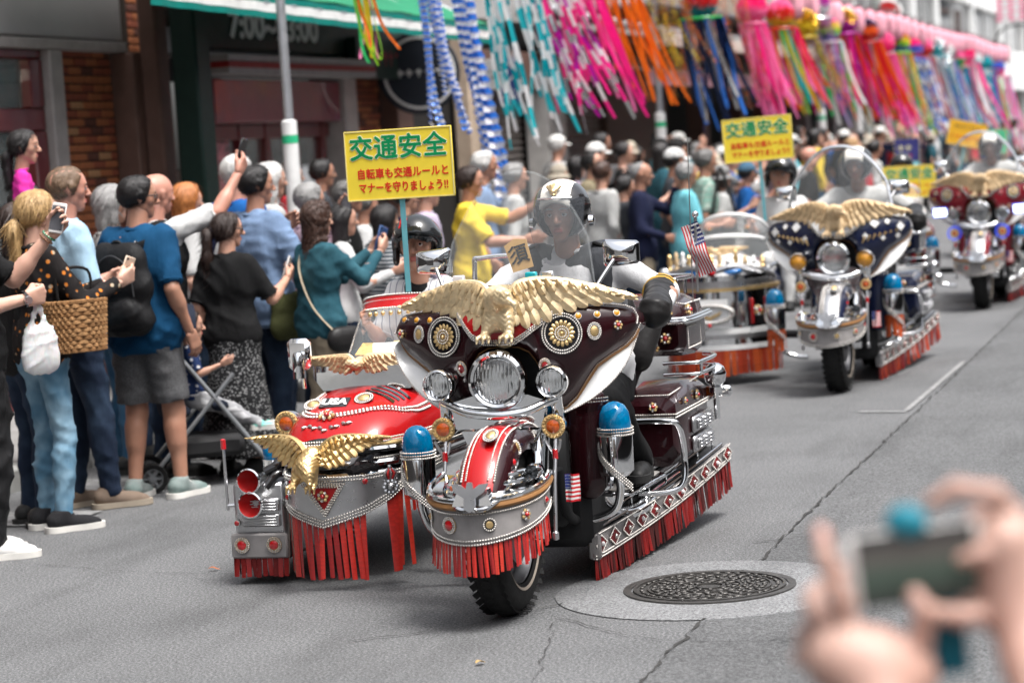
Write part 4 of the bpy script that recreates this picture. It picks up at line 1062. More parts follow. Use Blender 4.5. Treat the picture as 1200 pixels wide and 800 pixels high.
def bar(parent, pts, r=.011, mat=None, name='chrome_bar', n=10, sm=6):
    mb = MB(); mb.add(*tube(smooth_path(pts, sm) if sm else pts, r, n)); return mb.build(name, mat or CHROME, parent)
def flag(parent, o, w_, h_, yaw=0., name='small_flag', tilt=0.):
    """stars and stripes: thirteen stripes and a blue canton with stars, hanging with a wave"""
    mb = MB(); n = 13
    def P(u, v): return A(0, 0, 0) + A(u * w_, .012 * sin(u * 7 + v * 2) * min(1, u * 2 + .2), -v * h_ - tilt * u * w_)
    for k in range(n):
        V, F = gridsurf(lambda a, b: P(a, (k + b) / n), 9, 2); mb.add(V, F, m=k % 2)
    V, F = gridsurf(lambda a, b: P(a * .42, b * 7 / 13) + A(0, -.0015, 0), 7, 5); mb.add(V, F, m=2); V, F = gridsurf(lambda a, b: P(a * .42, b * 7 / 13) + A(0, .0015, 0), 7, 5); mb.add(V, F, m=2)
    for i in range(5):
        for j in range(5):
            c = P(.42 * (i + .5) / 5, 7 / 13 * (j + .5) / 5); q = [(cos(a) * (1 if k % 2 == 0 else .45), sin(a) * (1 if k % 2 == 0 else .45)) for k, a in enumerate(np.arange(10) * pi / 5 + pi / 2)]
            for sg in (-1, 1): mb.add([c + A(x * w_ * .03, sg * .003, y * w_ * .03) for x, y in q], np.arange(10)[None], m=1)
    return mb.build(name, [M('flag_red', (.55, .02, .03), .7), M('flag_white', (.72, .71, .70), .7), M('flag_blue', (.02, .03, .14), .7)], parent, o, (0, 0, yaw))
def wheel(parent, c, R, wd, spokes=True):
    mb = MB(); pr = []
    for a in np.linspace(-2.2, 2.2, 15): pr.append((R - wd * .55 + wd * .55 * cos(a), wd * .52 * sin(a)))
    mb.add(*lathe(pr, 48, c, (1, 0, 0), cap=False)); t = mb.build('tyre', RUBBER, parent)
    mb = MB()
    for k in range(44):
        for q, of in ((-.62, 0), (0, .5), (.62, 0)):
            a = 2 * pi * (k + of) / 44; rr = R - wd * .55 + wd * .56 * cos(q); X = q * wd * .62
            mb.add(*box(A(c) if False else np.asarray(c) + A(X, rr * cos(a), rr * sin(a)), (wd * .24, .030, .003), rotm(a + pi / 2, 0, 0) @ rotm(0, q * .9, .35 * (1 if q >= 0 else -1)), bev=.002))
    mb.build('tread', RUBBER, t, kind='stuff')
    mb = MB(); mb.add(*lathe([(R - wd * .95, -wd * .33), (R - wd * .88, -wd * .38), (R - wd * .9, wd * .38), (R - wd * .95, wd * .33), (R - wd * 1.05, 0)], 40, c, (1, 0, 0), cap=False)); mb.add(*lathe([(0, -.09), (.035, -.085), (.05, -.04), (.05, .04), (.035, .085), (0, .09)], 18, c, (1, 0, 0)))
    if spokes:
        for k in range(20):
            a = k * pi / 10; mb.add(*tube([np.asarray(c) + A((-1) ** k * .04, .045 * cos(a), .045 * sin(a)), np.asarray(c) + A(0, (R - wd) * cos(a + .25), (R - wd) * sin(a + .25))], .004, 5))
    mb.add(*lathe([(.0, wd * .3), (.13, wd * .3), (.13, wd * .3 + .006), (0, wd * .3 + .006)], 24, c, (1, 0, 0))); mb.build('rim', SATIN if not spokes else M('dark_rim', (.10, .10, .105), .35, metal=.8), t)
    mb = MB(); mb.add(*lathe([(R - wd * .78, wd * .485), (R - wd * .70, wd * .515)], 48, c, (1, 0, 0), cap=False)); mb.add(*lathe([(R - wd * .78, -wd * .485), (R - wd * .70, -wd * .515)], 48, c, (1, 0, 0), cap=False)); mb.build('whitewall', M('whitewall_band', (.35, .30, .25), .7), t)

ZH = [(0, 1.165), (.25, 1.152), (.36, 1.142), (.44, 1.13), (.468, 1.115), (.482, 1.085), (.488, 1.06)]
ZL = [(0, 1.005), (.06, 1.0), (.10, .98), (.125, .945), (.14, .90), (.150, .765), (.165, .752), (.21, .758), (.255, .80), (.295, .86), (.335, .915), (.39, .952), (.44, .982), (.47, 1.015), (.488, 1.055)]
def f_hi(x): return float(pl(ZH, abs(x), 0))
def f_lo(x): return float(pl(ZL, abs(x), 0))
def f_y(x, z):
    a, b = f_lo(x), f_hi(x); v = min(1, max(0, (z - a) / max(b - a, .02)))
    return .125 + .85 * x * x - .055 * sqrt(max(0, 1 - (2 * v - 1) ** 2)) + .05 * (z < .95) * (.95 - z) / .2
def f_n(x, z):
    e = .012; d = A((f_y(x + e, z) - f_y(x - e, z)) / (2 * e), -1, (f_y(x, z + e) - f_y(x, z - e)) / (2 * e)); return unit(d)
def fairing(t, paint, deco):
    mb = MB(); xs = np.concatenate([np.linspace(-.488, -.155, 30), np.linspace(-.15, .15, 31), np.linspace(.155, .488, 30)]); n = 16; R = []
    for x in xs:
        lo, hi = f_lo(x), f_hi(x); row = []
        for v in np.linspace(0, 1, n):
            vv = .5 - .5 * cos(pi * v); z = lo + (hi - lo) * vv; row.append((x, f_y(x, z), z))
        y0, y1 = row[0][1], row[-1][1]
        R.append([(x, y0 + .11, lo + .03 if hi - lo > .08 else lo)] + [(x, y0 + .012, lo - .002)] + row + [(x, y1 + .012, hi + .002), (x, y1 + .12, hi - .02)])
    R = np.array(R); mb.add(R.reshape(-1, 3), quads(len(xs), n + 4)); f = mb.build('fairing', paint, t)
    mb = MB()
    for sx in (-1, 1):
        xx = np.linspace(.16, .488, 60); beads(mb, [(sx * x, f_y(x, f_hi(x)) - .006, f_hi(x)) for x in xx], .0045)
        beads(mb, [(sx * x, f_y(x, f_hi(x)) - .016, f_hi(x) - .012) for x in np.linspace(.25, .47, 40)], .004)
        beads(mb, [(sx * x, f_y(x, f_lo(x)) - .004, f_lo(x)) for x in np.linspace(.20, .488, 60)], .0042)
        beads(mb, [(sx * x, f_y(x, f_lo(x)) - .012, f_lo(x) + .012) for x in np.linspace(.23, .47, 50)], .0036)
    mb.build('bead_trim', PEARL, f, kind='stuff')
    q = [(x, f_y(x, f_lo(x)) - .006, f_lo(x) + .002) for x in np.linspace(-.151, .151, 60)]
    bar(f, [(q[0][0], q[0][1] + .02, .72)] + q + [(q[-1][0], q[-1][1] + .02, .72)], .006, TANT, 'mouth_piping', 8, 0)
    mb = MB(); mb.add(*box((0, .24, .87), (.31, .03, .30))); mb.build('mouth_recess', MATT, f)
    # side deflectors
    for sx in (-1, 1):
        tt = np.linspace(0, 1, 22); inn = np.array([(x, f_y(x, f_lo(x)) + .006, f_lo(x) - .010) for x in np.interp(tt, [0, 1], [.482, .20])])
        out = smooth_path([(.487, .25, 1.0), (.466, .235, .945), (.432, .22, .89), (.38, .20, .835), (.31, .175, .785), (.23, .15, .748), (.17, .14, .735)], 5); out = np.stack([np.interp(tt, np.linspace(0, 1, len(out)), out[:, i]) for i in range(3)], 1)
        R = np.stack([inn, (inn + out) / 2 + A(.006, -.015, -.004), out, (inn + out) / 2 + A(0, .012, 0)], 1) * A(sx, 1, 1); mb = MB(); mb.add(*sweep(None, R)); d = mb.build('side_deflector', WHITEG, f); bar(f, inn * A(sx, 1, 1) + A(0, -.008, .004), .0065, TANT, 'leather_piping', 6, 0)
        mb = MB(); beads(mb, out * A(sx, 1, 1) + A(0, -.004, 0), .0042); mb.build('bead_edge', PEARL, d, kind='stuff')
    # V-shaped red insert over the lamp mouth
    def vp(x): return float(np.interp(x, [-.17, -.105, -.06, .06, .105, .20], [1.135, 1.055, 1.03, 1.03, 1.055, 1.125]))
    def iy(x, z): return f_y(x, z) - .012
    mb = MB(); xs = np.linspace(-.17, .20, 40); R = np.array([[(x, iy(x, z), z) for z in np.linspace(vp(x), 1.15, 6)] for x in xs]); mb.add(R.reshape(-1, 3), quads(40, 6)); i_ = mb.build('v_insert', P_RED if deco != 'navy' else WHITEG, f)
    mb = MB()
    for k, rr in ((0, .0046), (1, .0046), (2, .004)): beads(mb, [(x, iy(x, vp(x)) - .005, vp(x) - .009 * k + .004) for x in np.linspace(-.17, .20, 80)], rr)
    mb.build('bead_trim', PEARL, i_, kind='stuff')
    def dec(x, z, r, st, flat=1.):
        medallion(f, A(x, f_y(x, z), z) + f_n(x, z) * .001, f_n(x, z), r, st, flat=flat)
    if deco == 'maroon':
        dec(.232, 1.045, .079, 'rosette'); dec(-.232, 1.05, .079, 'rosette'); dec(.345, 1.045, .034, 'cameo', .82); dec(-.35, 1.06, .034, 'cameo', .82); dec(.165, .93, .030, 'ruby', .75); dec(-.163, .93, .030, 'ruby', .75)
        for x in (.29, .355, .42): dec(x, 1.105, .0135, 'marker'); dec(-x - .01, 1.112, .0135, 'marker')
        dec(.425, 1.06, .020, 'flower'); dec(-.445, 1.06, .020, 'flower'); dec(.205, .895, .013, 'gem'); dec(-.2, .895, .013, 'gem'); dec(.1, 1.10, .016, 'gem')
    elif deco == 'navy':
        for sx in (-1, 1):
            for x, z, r in ((.42, 1.07, .032), (.26, 1.10, .036), (.34, 1.105, .022), (.40, 1.01, .02), (.2, 1.02, .02), (.31, 1.0, .018)): dec(sx * x, z, r, 'diamond')
            mb = MB()
            for k in range(7):
                q = k / 6; x = .20 + .2 * q; z = 1.02 + .03 * q - .0 * q; mb.add(*tube([(sx * x, f_y(x, z) - .004, z), (sx * (x - .02), f_y(x, z - .04) - .006, z - .045 + .03 * q)], (.010, .003), 6))
            mb.build('wing_emblem', GOLD, f)
    else:
        for sx in (-1, 1):
            dec(sx * .30, 1.06, .062, 'rosette'); dec(sx * .41, 1.08, .022, 'cameo'); dec(sx * .19, 1.06, .018, 'gem'); dec(sx * .43, 1.02, .016, 'marker'); dec(sx * .26, .93, .02, 'flower')
    return f
def windshield(t, cx, w0, z0, z1, y0, rake, framed=False, tint=SHIELD, round_=2.3):
    def P(u, v):
        s_ = 2 * u - 1; wd = w0 * (1 - .12 * v)
        z = z0 + (z1 - z0) * v * (1 - abs(s_) ** round_ * .55 * (v > 0)) ; return (cx + s_ * wd, y0 + rake * (z - z0) + .42 * (s_ * wd) ** 2 / max(w0, .1) * .8, z)
    V, F = gridsurf(P, 25, 13); mb = MB(); mb.add(V, F); ws = mb.build('windshield', tint, t)
    E_ = [P(0, v) for v in np.linspace(0, 1, 10)] + [P(u, 1) for u in np.linspace(0, 1, 40)][1:] + [P(1, v) for v in np.linspace(1, 0, 10)][1:]
    bar(ws, E_, .012 if framed else .0035, CHROME if framed else SHIELD, 'windshield_edge', 8, 0)
    return ws, P

def make_bike(label, loc, paint, deco, side_paint, group, full=True, lit=False):
    t = thing('sidecar_motorcycle', label, 'motorcycle', loc, 0, group)
    fr = RFR if deco != 'navy' else OFR
    # ---------------- front end
    wheel(t, (0, 0, .325), .325, .135)
    for sx in (-1, 1):
        mb = MB(); mb.add(*tube([(sx * .112, -.01, .30), (sx * .112, .06, .46)], .030, 14)); mb.add(*tube([(sx * .112, .058, .45), (sx * .112, .20, .80)], (.045, .04), 16)); mb.add(*lathe([(0, -.05), (.04, -.05), (.045, 0), (.04, .05), (0, .05)], 14, (sx * .10, 0, .325), (1, 0, 0)))
        mb.build('fork_leg', CHROME, t)
    mb = MB(); R = []
    for ph in np.linspace(rad(24), rad(128), 26):
        ring = []
        for b in np.linspace(-1.75, 1.75, 17): rr = .395 - .095 * (1 - cos(b * .9)); ring.append((.10 * sin(max(-pi / 2, min(pi / 2, b))), -rr * cos(ph), .325 + rr * sin(ph)))
        R.append(ring)
    R = np.array(R); n1, n2 = R.shape[:2]; F = quads(n1, n2).reshape(n1 - 1, n2 - 1, 4); V = R.reshape(-1, 3)
    mb.add(V, F[:, :5].reshape(-1, 4), 0); mb.F += [(F[:, 11:].reshape(-1, 4), 0, True), (F[:, 5:11].reshape(-1, 4), 1, True)]
    fe = mb.build('front_fender', [paint, side_paint], t)
    mb = MB()
    for k in (5, 11): beads(mb, R[3:, k] * A(1.03, 1, 1) + A(0, -.003, .003), .0055); beads(mb, R[3:, k + (.5 if False else (1 if k == 5 else -1))] + A(0, -.004, .004), .0045)
    mb.build('bead_trim', PEARL, fe, kind='stuff')
    mb = MB(); mb.add(*tube(smooth_path([(-.088, -.10, .60), (-.10, -.26, .52), (-.06, -.385, .47), (.0, -.41, .462), (.06, -.385, .47), (.10, -.26, .52), (.088, -.10, .60)], 6), .012, 8, flat=.7))
    mb.add(*prism([(-.075, 0), (.075, 0), (.055, .06), (-.055, .06)], .05, (0, -.395, .475), y=unit(A(0, .25, 1)), z=(0, -1, 0))); mb.build('fender_visor', CHROME, fe)
    mb = MB(); pts = [(-.10, .05), (-.05, .045), (-.02, .025), (-.012, .055), (.012, .055), (.02, .025), (.05, .045), (.10, .05), (.075, .01), (.03, -.015), (.03, -.065), (0, -.08), (-.03, -.065), (-.03, -.015), (-.075, .01)]
    mb.add(*prism([(a * .72, b * .8) for a, b in pts[::-1]], .010, (0, -.415, .52), y=unit(A(0, .2, 1)), z=(0, -1, 0))); mb.build('fender_crest', SATIN, fe)
    medallion(fe, (0.02, -.175, .70), (0, -.45, .9), .042, 'cameo', up=(0, 1, 0), flat=.7); medallion(fe, (.088, -.09, .645), (1, -.3, .35), .03, 'cameo', flat=.7); medallion(fe, (.094, -.16, .60), (1, -.3, .3), .016, 'gem')
    # wrap-round skirt below the fender
    a = np.linspace(-1.85, 1.85, 50); plan = np.stack([-.025 + .215 * np.sin(a), -.08 - .295 * np.cos(a)], 1)
    bnd = Band(plan, lambda q: .455 + .10 * abs(q - .5) ** 2 * 2, lambda q: .325 + .30 * abs(q - .5) ** 1.6)
    sk = bnd.plate('fender_skirt', LEATHER, t); tq = np.linspace(0, 1, 60)
    mb = MB(); top = bnd.pt(tq, np.array([bnd.zt(q) for q in tq]) + .012, .004); mb.add(*tube(top, .013, 8)); mb.build('tan_piping', TANT, sk)
    mb = MB(); mb.add(*tube(top + A(0, 0, .022), .011, 8)); inn = bnd.pt(tq, np.array([bnd.zt(q) for q in tq]) + .030, -.045); R = np.stack([top + A(0, 0, .02), inn, inn - A(0, 0, .01), top + A(0, 0, .01)], 1); mb.add(*sweep(None, R))
    for rr, z, s_ in ((.11, .505, 1), (.10, .535, .85), (.095, .56, .75)): mb.add(*tube([(.14 * s_ * sin(q) * 1.25, -.08 - .27 * s_ * cos(q), z) for q in np.linspace(-1.7, 1.7, 30)], .012, 8))
    mb.build('fender_rail', CHROME, t); bnd.trim(sk, ((0, .012), (1, .004), (1, .018)), .005)
    for q, st, r in ((.26, 'cameo', .024), (.42, 'ruby', .032), (.58, 'cameo', .024), (.74, 'flower', .024), (.10, 'cameo', .02), (.9, 'gem', .015)): medallion(sk, bnd.pt(np.array(q), (bnd.zt(q) + bnd.zb(q)) / 2 + .008, .001), (*bnd.nrm(np.array(q)), 0), r, st)
    if full: fringe(sk, bnd, .06, .95, 42, lambda q: bnd.zb(q) + .012, lambda q: .125, fr, seed=3, flare=-.05, wk=.80)
    mb = MB(); mb.add(*box((.075, -.27, .528), (.03, .012, .03), bev=.003)); mb.add(*box((-.12, -.24, .515), (.02, .012, .025), bev=.003)); mb.build('orange_reflector', GEMO, t)
    lamp(t, (.15, -.10, .555), .028, 'marker_lamp', glassm=GLASSD)
    # yoke, lamp bar, lamps
    mb = MB(); mb.add(*prism([(-.19, .0), (.15, .0), (.175, .10), (.10, .125), (-.12, .125), (-.21, .10)], .14, (0, .06, .70), z=(0, -1, 0))); mb.add(*prism([(-.14, 0), (.12, 0), (.14, .05), (-.16, .05)], .06, (0, .03, .645), z=(0, -1, 0))); mb.build('fork_nacelle', CHROME, t)
    bar(t, [(-.246, .10, .80), (-.20, .06, .788), (-.12, .02, .765), (0, .0, .755), (.10, .02, .765), (.16, .06, .788), (.20, .10, .80)], .017, name='lamp_bar')
    for x in (-.246, .20):
        bar(t, [(x, .11, .81), (x, .12, .70)], .022, name='lamp_stem', sm=0)
    lamp(t, (-.006, .03, .885), .105); lamp(t, (-.246, .05, .872), .058, 'passing_lamp', glassm=LENS if deco != 'navy' else GEMA); lamp(t, (.20, .05, .872), .058, 'passing_lamp', glassm=LENS if deco != 'navy' else GEMA)
    for x in (-.24, .196):
        lamp(t, (x, .07, .703), .036 if full else .028, 'turn_signal', glassm=GEMO); medallion(t, (x, .055, .703), (0, -1, 0), .046 if full else .036, 'orangering', name='gold_bezel')
        mb = MB(); mb.add(*tube([(x + .005, .06, .66), (x + .008, .0, .50), (x + .01, -.04, .30)], .0075, 8)); mb.add(*lathe([(0, .0), (.012, .005), (.012, .03), (0, .04)], 10, (x + .01, -.04, .285)))
        mb.add(*tube(smooth_path([(x - .03, .03, .66), (x - .012, .04, .62), (x, .045, .60), (x + .02, .04, .62), (x + .03, .03, .655)], 4), .006, 6)); rd = mb.build('jewel_rod', SATIN, t)
        mb = MB(); mb.add(*lathe([(.0, -.02), (.011, -.018), (.011, .018), (0, .02)], 10, (x + .006, .035, .60))); mb.build('ruby_tip', GEMR, rd)
        flag(t, (x + .03, .06, .52), .055, .105, .1)
    f = fairing(t, paint, deco)
    if lit:
        g = bpy.data.materials.get('led_white')
        if not g:
            q = N('led_white'); q.set(col=(.9, .93, 1), emit=(.75, .85, 1), estr=2); q = N('led_blue'); q.set(col=(.05, .1, .9), emit=(.05, .12, 1), estr=.15)
        for x in (-.37, .36):
            mb = MB(); mb.add(*box((x, .12, .90), (.13, .03, .085), bev=.012)); d = mb.build('led_lamp', BLACKP, t); mb = MB(); mb.add(*box((x, .102, .90), (.11, .006, .066), bev=.002)); mb.build('led_panel', bpy.data.materials['led_white'], d)
            mb = MB(); mb.add(*tube([(x - .063, .106, .86), (x + .063, .106, .86), (x + .063, .106, .94), (x - .063, .106, .94)], .006, 6, closed=True)); mb.build('led_rim', bpy.data.materials['led_blue'], d)
        for x in (-.24, .196): mb = MB(); mb.add(*tube(arc((x, .05, .703), .058, 0, 2 * pi, 24)[:-1], .008, 6, closed=True)); mb.build('blue_halo', bpy.data.materials['led_blue'], t)
    eagle(t, (.012, .055, 1.168), -.02, 1.0, PALEGOLD if deco == 'maroon' else CREAMG)
    if deco == 'maroon': ws, P = windshield(t, .0, .315, 1.17, 1.66, .25, .42)
    else: ws, P = windshield(t, .0, .36, 1.16, 1.62, .25, .36, True)
    mb = MB(); mb.add(*prism([(-.30, 0), (.30, 0), (.27, .05), (-.27, .05)], .012, (0, .20, 1.185), z=(0, -1, 0))); ds = mb.build('dash_strip', CHROME if deco == 'maroon' else WHITEG, t)
    for x in (-.12, .07, .2): medallion(ds, (x, .199, 1.212), (0, -1, 0), .016, 'gem' if x == .07 else 'flower')
    for sx in (-1, 1):
        mx = sx * .385; mb = MB(); R = [[(mx + sx_ * w_ * .072, .5 + y, 1.32 + sz * h_ * .050 * (1 - .12 * sx_ * sx)) for sx_, sz in ((-.85, -1), (.85, -1), (1, -.8), (1, .8), (.85, 1), (-.85, 1), (-1, .8), (-1, -.8))] for y, w_, h_ in ((-.045, .2, .2), (-.042, .5, .5), (-.032, .78, .78), (-.016, .94, .94), (.004, 1, 1), (.014, 1, 1))]
        mb.add(*sweep(None, R)); m_ = mb.build('mirror', CHROME, t); bar(m_, [(sx * .28, .36, 1.15), (sx * .33, .42, 1.24), (sx * .375, .478, 1.315)], .008, name='mirror_stalk')
    # ---------------- crash bars, blue lights, leg shields
    for sx, bx_, by, z0 in ((1, .305, .55, .44), (-1, -.505, .5, .375)):
        mb = MB(); mb.add(*lathe([(0, 0), (.045, .0), (.066, .02), (.068, .165), (.066, .17), (0, .172)], 28, (bx_, by, z0))); c = mb.build('beacon_base', CHROME, t)
        mb = MB(); mb.add(*lathe([(.062, .175), (.064, .21), (.058, .25), (.043, .278), (.02, .292), (0, .295)], 28, (bx_, by, z0))); mb.build('blue_dome', BLUEL, c)
        mb = MB()
        for z in (.165, .177, .189): beads(mb, arc((bx_, by, z0 + z), .070, 0, 2 * pi, 40, (1, 0, 0), (0, 1, 0)), .0048)
        for k in (0, 1, 2): beads(mb, [(bx_ + .071 * sin(q), by - .071 * cos(q), z0 + .145 - .012 * k - .165 * (q + 1.7) / 2.6 * 1.0) for q in np.linspace(-1.6, 1.1, 40)], .0048)
        mb.build('bead_trim', PEARL, c, kind='stuff')
        bar(t, [(bx_, by, z0 + .01), (bx_ + sx * .002, by + .02, z0 - .06), (bx_ - sx * .03, by + .04, z0 - .14), (bx_ - sx * .12, by + .06, z0 - .18), (bx_ - sx * .20, by + .05, z0 - .19)], .017, name='crash_bar')
        if deco == 'navy': fringe(c, Band(arc((bx_, by, 0), .066, -pi, 0, 20, (1, 0, 0), (0, 1, 0))[:, :2], lambda q: z0 + .02, lambda q: z0), .0, 1., 9, lambda q: z0 + .01, lambda q: .14, OFR, seed=5)
    for sx in (1, -1):
        pr = [cp((sx * .185, .56, .42), (sx * .18, .60, .72), (.075, .085), .03, ax=[((0, 1, 0), .55)])]; V, F = snet(pr, .014); mb = MB(); mb.add(V, F); s_ = mb.build('leg_shield', paint, t, sharp=0)
        mb = MB()
        for z in (.735, .748): beads(mb, [(sx * (.185 + .088 * sin(q)), .592 - .052 * cos(q), z) for q in np.linspace(-1.4, 1.4, 24)], .005)
        mb.build('bead_trim', PEARL, s_, kind='stuff')
    mb = MB()
    for y, tilt in ((.72, -.35), (1.0, .35)):
        for k in range(9): mb.add(*box((0, y + (k - 4) * .022 * tilt, .45 + k * .028), (.24, .19, .014), rotm(tilt * .5), bev=.004))
    mb.add(*box((0, .88, .30), (.36, .65, .30), bev=.04)); mb.add(*box((0, .50, .45), (.24, .10, .40), bev=.03)); mb.add(*box((-.02, 1.35, .36), (.34, .6, .34), bev=.05)); mb.build('engine', MATT, t)  # fins and crankcase, plus plain dark blocks added to deepen the shade underneath
    mb = MB(); mb.add(*lathe([(0, .0), (.085, .0), (.095, -.02), (.095, -.06), (0, -.06)], 24, (.225, .86, .36), (1, 0, 0))); mb.add(*lathe([(0, 0), (.07, 0), (.075, -.05), (0, -.05)], 20, (.215, .72, .55), (1, 0, 0))); mb.build('engine_cover', CHROME, t)
    V, F = snet([cp((0, .78, .86), (0, 1.12, .80), (.125, .10), .03), cp((0, .62, .88), (0, .8, .87), (.07, .12), .04)], .014); mb = MB(); mb.add(V, F); mb.build('fuel_tank', paint, t, sharp=0)
    V, F = snet([cp((0, 1.2, .70), (0, 1.5, .72), (.15, .15), .03, ax=[((0, 0, 1), .5)]), cp((-.14, 1.52, .80), (.14, 1.56, .80), .06, .03), cp((0, 1.56, .74), (0, 1.62, .98), (.15, .16), .03, ax=[((0, 1, 0), .45)])], .014); mb = MB(); mb.add(V, F); mb.build('seat', BLEATH, t, sharp=0)
    V, F = snet([cp((.22, 1.36, .84), (.24, 1.42, .96), (.075, .09), .03, ax=[((0, 1, 0), .45), ((1, 0, 0), .8)])], .012); mb = MB(); mb.add(V, F); mb.build('arm_pad', BLEATH, t, sharp=0)
    wheel(t, (0, 1.63, .32), .32, .15, False)
    V, F = gridsurf(lambda u, v: (.095 * sin((v - .5) * 3.1), 1.63 + (.36 + .03 * cos((v - .5) * 3.1)) * cos(rad(10) + u * rad(165)), .32 + (.36 + .03 * cos((v - .5) * 3.1)) * sin(rad(10) + u * rad(165))), 24, 11); mb = MB(); mb.add(V, F); mb.build('rear_fender', paint, t)
    # ---------------- saddlebags and tour trunk
    for sx in (1, -1):
        x0_, x1_ = sx * .15, sx * .365; mb = MB(); R = []
        for y, iz, ix in ((1.36, .06, .02), (1.39, .015, .0), (1.7, .0, 0), (1.98, .01, .0), (2.02, .05, .02)): R.append([(x0_ + sx * ix, y, .34 + iz), (x1_ - sx * (ix + .05), y, .34 + iz), (x1_ - sx * ix, y, .39 + iz), (x1_ - sx * ix, y, .565), (x0_ + sx * ix, y, .565)])
        mb.add(*sweep(None, R)); s_ = mb.build('saddlebag', paint, t); mb = MB(); R = []
        for y, iz, ix in ((1.35, .07, .03), (1.37, .03, .0), (1.7, .0, -.004), (1.99, .02, .0), (2.03, .06, .03)): R.append([(x0_ + sx * ix, y, .575), (x1_ - sx * ix, y, .575), (x1_ - sx * (ix + .005), y, .655 - iz), (x1_ - sx * (ix + .05), y, .69 - iz), (x0_ + sx * ix, y, .69 - iz)])
        mb.add(*sweep(None, R)); mb.build('bag_lid', paint, s_); mb = MB()
        for z in (.569, .582): beads(mb, [(x0_, 1.345, z), (x1_ + sx * .004, 1.345, z), (x1_ + sx * .006, 2.0, z)], .005)
        beads(mb, [(x0_, 1.37, .662), (x1_ - sx * .03, 1.37, .662), (x1_ - sx * .04, 2.0, .675)], .0046); mb.build('bead_trim', PEARL, s_, kind='stuff')
        medallion(s_, (sx * .27, 1.352, .615), (0, -1, .1), .022, 'flower'); medallion(s_, (x1_ + sx * .004, 1.75, .62), (sx, 0, 0), .025, 'flower'); medallion(s_, (x1_ + sx * .004, 1.52, .62), (sx, 0, 0), .018, 'flower')
        for k in (0, 1):
            mb = MB(); mb.add(*box((sx * .375, 1.80, .50 - .085 * k), (.02, .36, .07), bev=.008))
            for j in range(3): mb.add(*box((sx * .39, 1.70 + .1 * j, .50 - .085 * k), (.014, .08, .05), bev=.006)); mb.add(*box((sx * .396, 1.70 + .1 * j, .50 - .085 * k), (.016, .07, .008), bev=.002)); mb.add(*box((sx * .396, 1.70 + .1 * j, .515 - .085 * k), (.016, .07, .008), bev=.002)); mb.add(*box((sx * .396, 1.70 + .1 * j, .485 - .085 * k), (.016, .07, .008), bev=.002))
            mb.build('louvre_plate', SATIN, s_)
        bar(t, [(sx * .15, 1.30, .56), (sx * .34, 1.29, .56), (sx * .385, 1.31, .53), (sx * .39, 1.36, .40), (sx * .37, 1.33, .27), (sx * .2, 1.28, .25)], .014, name='saddle_guard')
        mb = MB(); mb.add(*tube([(sx * .405, 2.0, .48), (sx * .405, 2.0, .63)], .014, 10)); mb.add(*lathe([(0, -.055), (.02, -.05), (.045, -.025), (.052, .01), (.042, .04), (.02, .056), (0, .06)], 22, (sx * .405, 2.0, .675))); mb.add(*lathe([(0, 0), (.03, 0), (.03, .025), (0, .03)], 14, (sx * .405, 2.0, .60))); mb.build('ball_lamp', CHROME, t)
        mb = MB(); mb.add(*box((sx * .365, 2.04, .60), (.05, .02, .045), bev=.006)); mb.build('tail_lamp', GEMO, t); mb = MB(); mb.add(*box((sx * .42, 2.06, .60), (.09, .05, .05), bev=.01)); mb.add(*tube([(sx * .36, 2.06, .57), (sx * .42, 2.06, .59)], .01, 8)); mb.build('lamp_bracket', CHROME, t)
    mb = MB(); R = []
    for y, i_ in ((1.66, .03), (1.69, .0), (1.9, -.01), (2.08, .0), (2.12, .04)): R.append([(-.30 + i_, y, .80 + i_), (.33 - i_, y, .80 + i_), (.355 - i_, y, .85), (.355 - i_, y, .94), (-.325 + i_, y, .94), (-.325 + i_, y, .85)])
    mb.add(*sweep(None, R)); tp = mb.build('tour_trunk', paint, t); mb = MB(); R = []
    for y, i_ in ((1.65, .05), (1.68, .015), (1.9, .0), (2.08, .015), (2.13, .05)): R.append([(-.335 + i_, y, .948), (.365 - i_, y, .948), (.35 - i_, y, 1.02 - i_ * .6), (.27 - i_, y, 1.065 - i_), (-.24 + i_, y, 1.065 - i_), (-.32 + i_, y, 1.02 - i_ * .6)])
    mb.add(*sweep(None, R)); mb.build('trunk_lid', paint, tp); mb = MB()
    beads(mb, [(-.33, 1.645, .944), (.36, 1.645, .944), (.368, 2.1, .944)], .006); q = [(.36, 1.70, .83), (.36, 1.95, .83), (.36, 1.95, .925), (.36, 1.70, .925)]; beads(mb, q, .005, closed=True); beads(mb, [(.25, 1.69, 1.045), (.34, 1.75, 1.02), (.345, 2.05, 1.02)], .005); mb.build('bead_trim', PEARL, tp, kind='stuff')
    medallion(tp, (.345, 1.80, .99), (1, 0, .2), .03, 'flower'); medallion(tp, (.28, 1.655, .99), (.1, -1, 0), .03, 'flower'); medallion(tp, (.27, 1.655, .88), (0, -1, 0), .028, 'flower'); medallion(tp, (.22, 1.655, .84), (0, -1, 0), .022, 'flower')
    for z, xo in ((.965, .375), (.955, .385)): bar(t, [(.20, 1.62, z), (.33, 1.625, z), (xo, 1.68, z), (xo, 2.08, z)], .010, name='trunk_rail')
    for z in (.77, .72): bar(t, [(.25, 1.66, z), (.39, 1.66, z), (.41, 1.72, z), (.41, 2.0, z), (.34, 2.08, z)], .009, name='trunk_rail')
    bar(t, [(.41, 1.70, .775), (.41, 1.70, .715)], .008, name='trunk_rail', sm=0)
    for y in (1.75, 2.05): bar(t, [(.28, y, 1.05), (.28, y, 1.13)], .008, name='rack_post', sm=0)
    bar(t, [(-.25, 1.75, 1.13), (.26, 1.75, 1.13), (.29, 1.80, 1.13), (.29, 2.05, 1.13), (-.25, 2.08, 1.13)], .010, name='rack_rail')
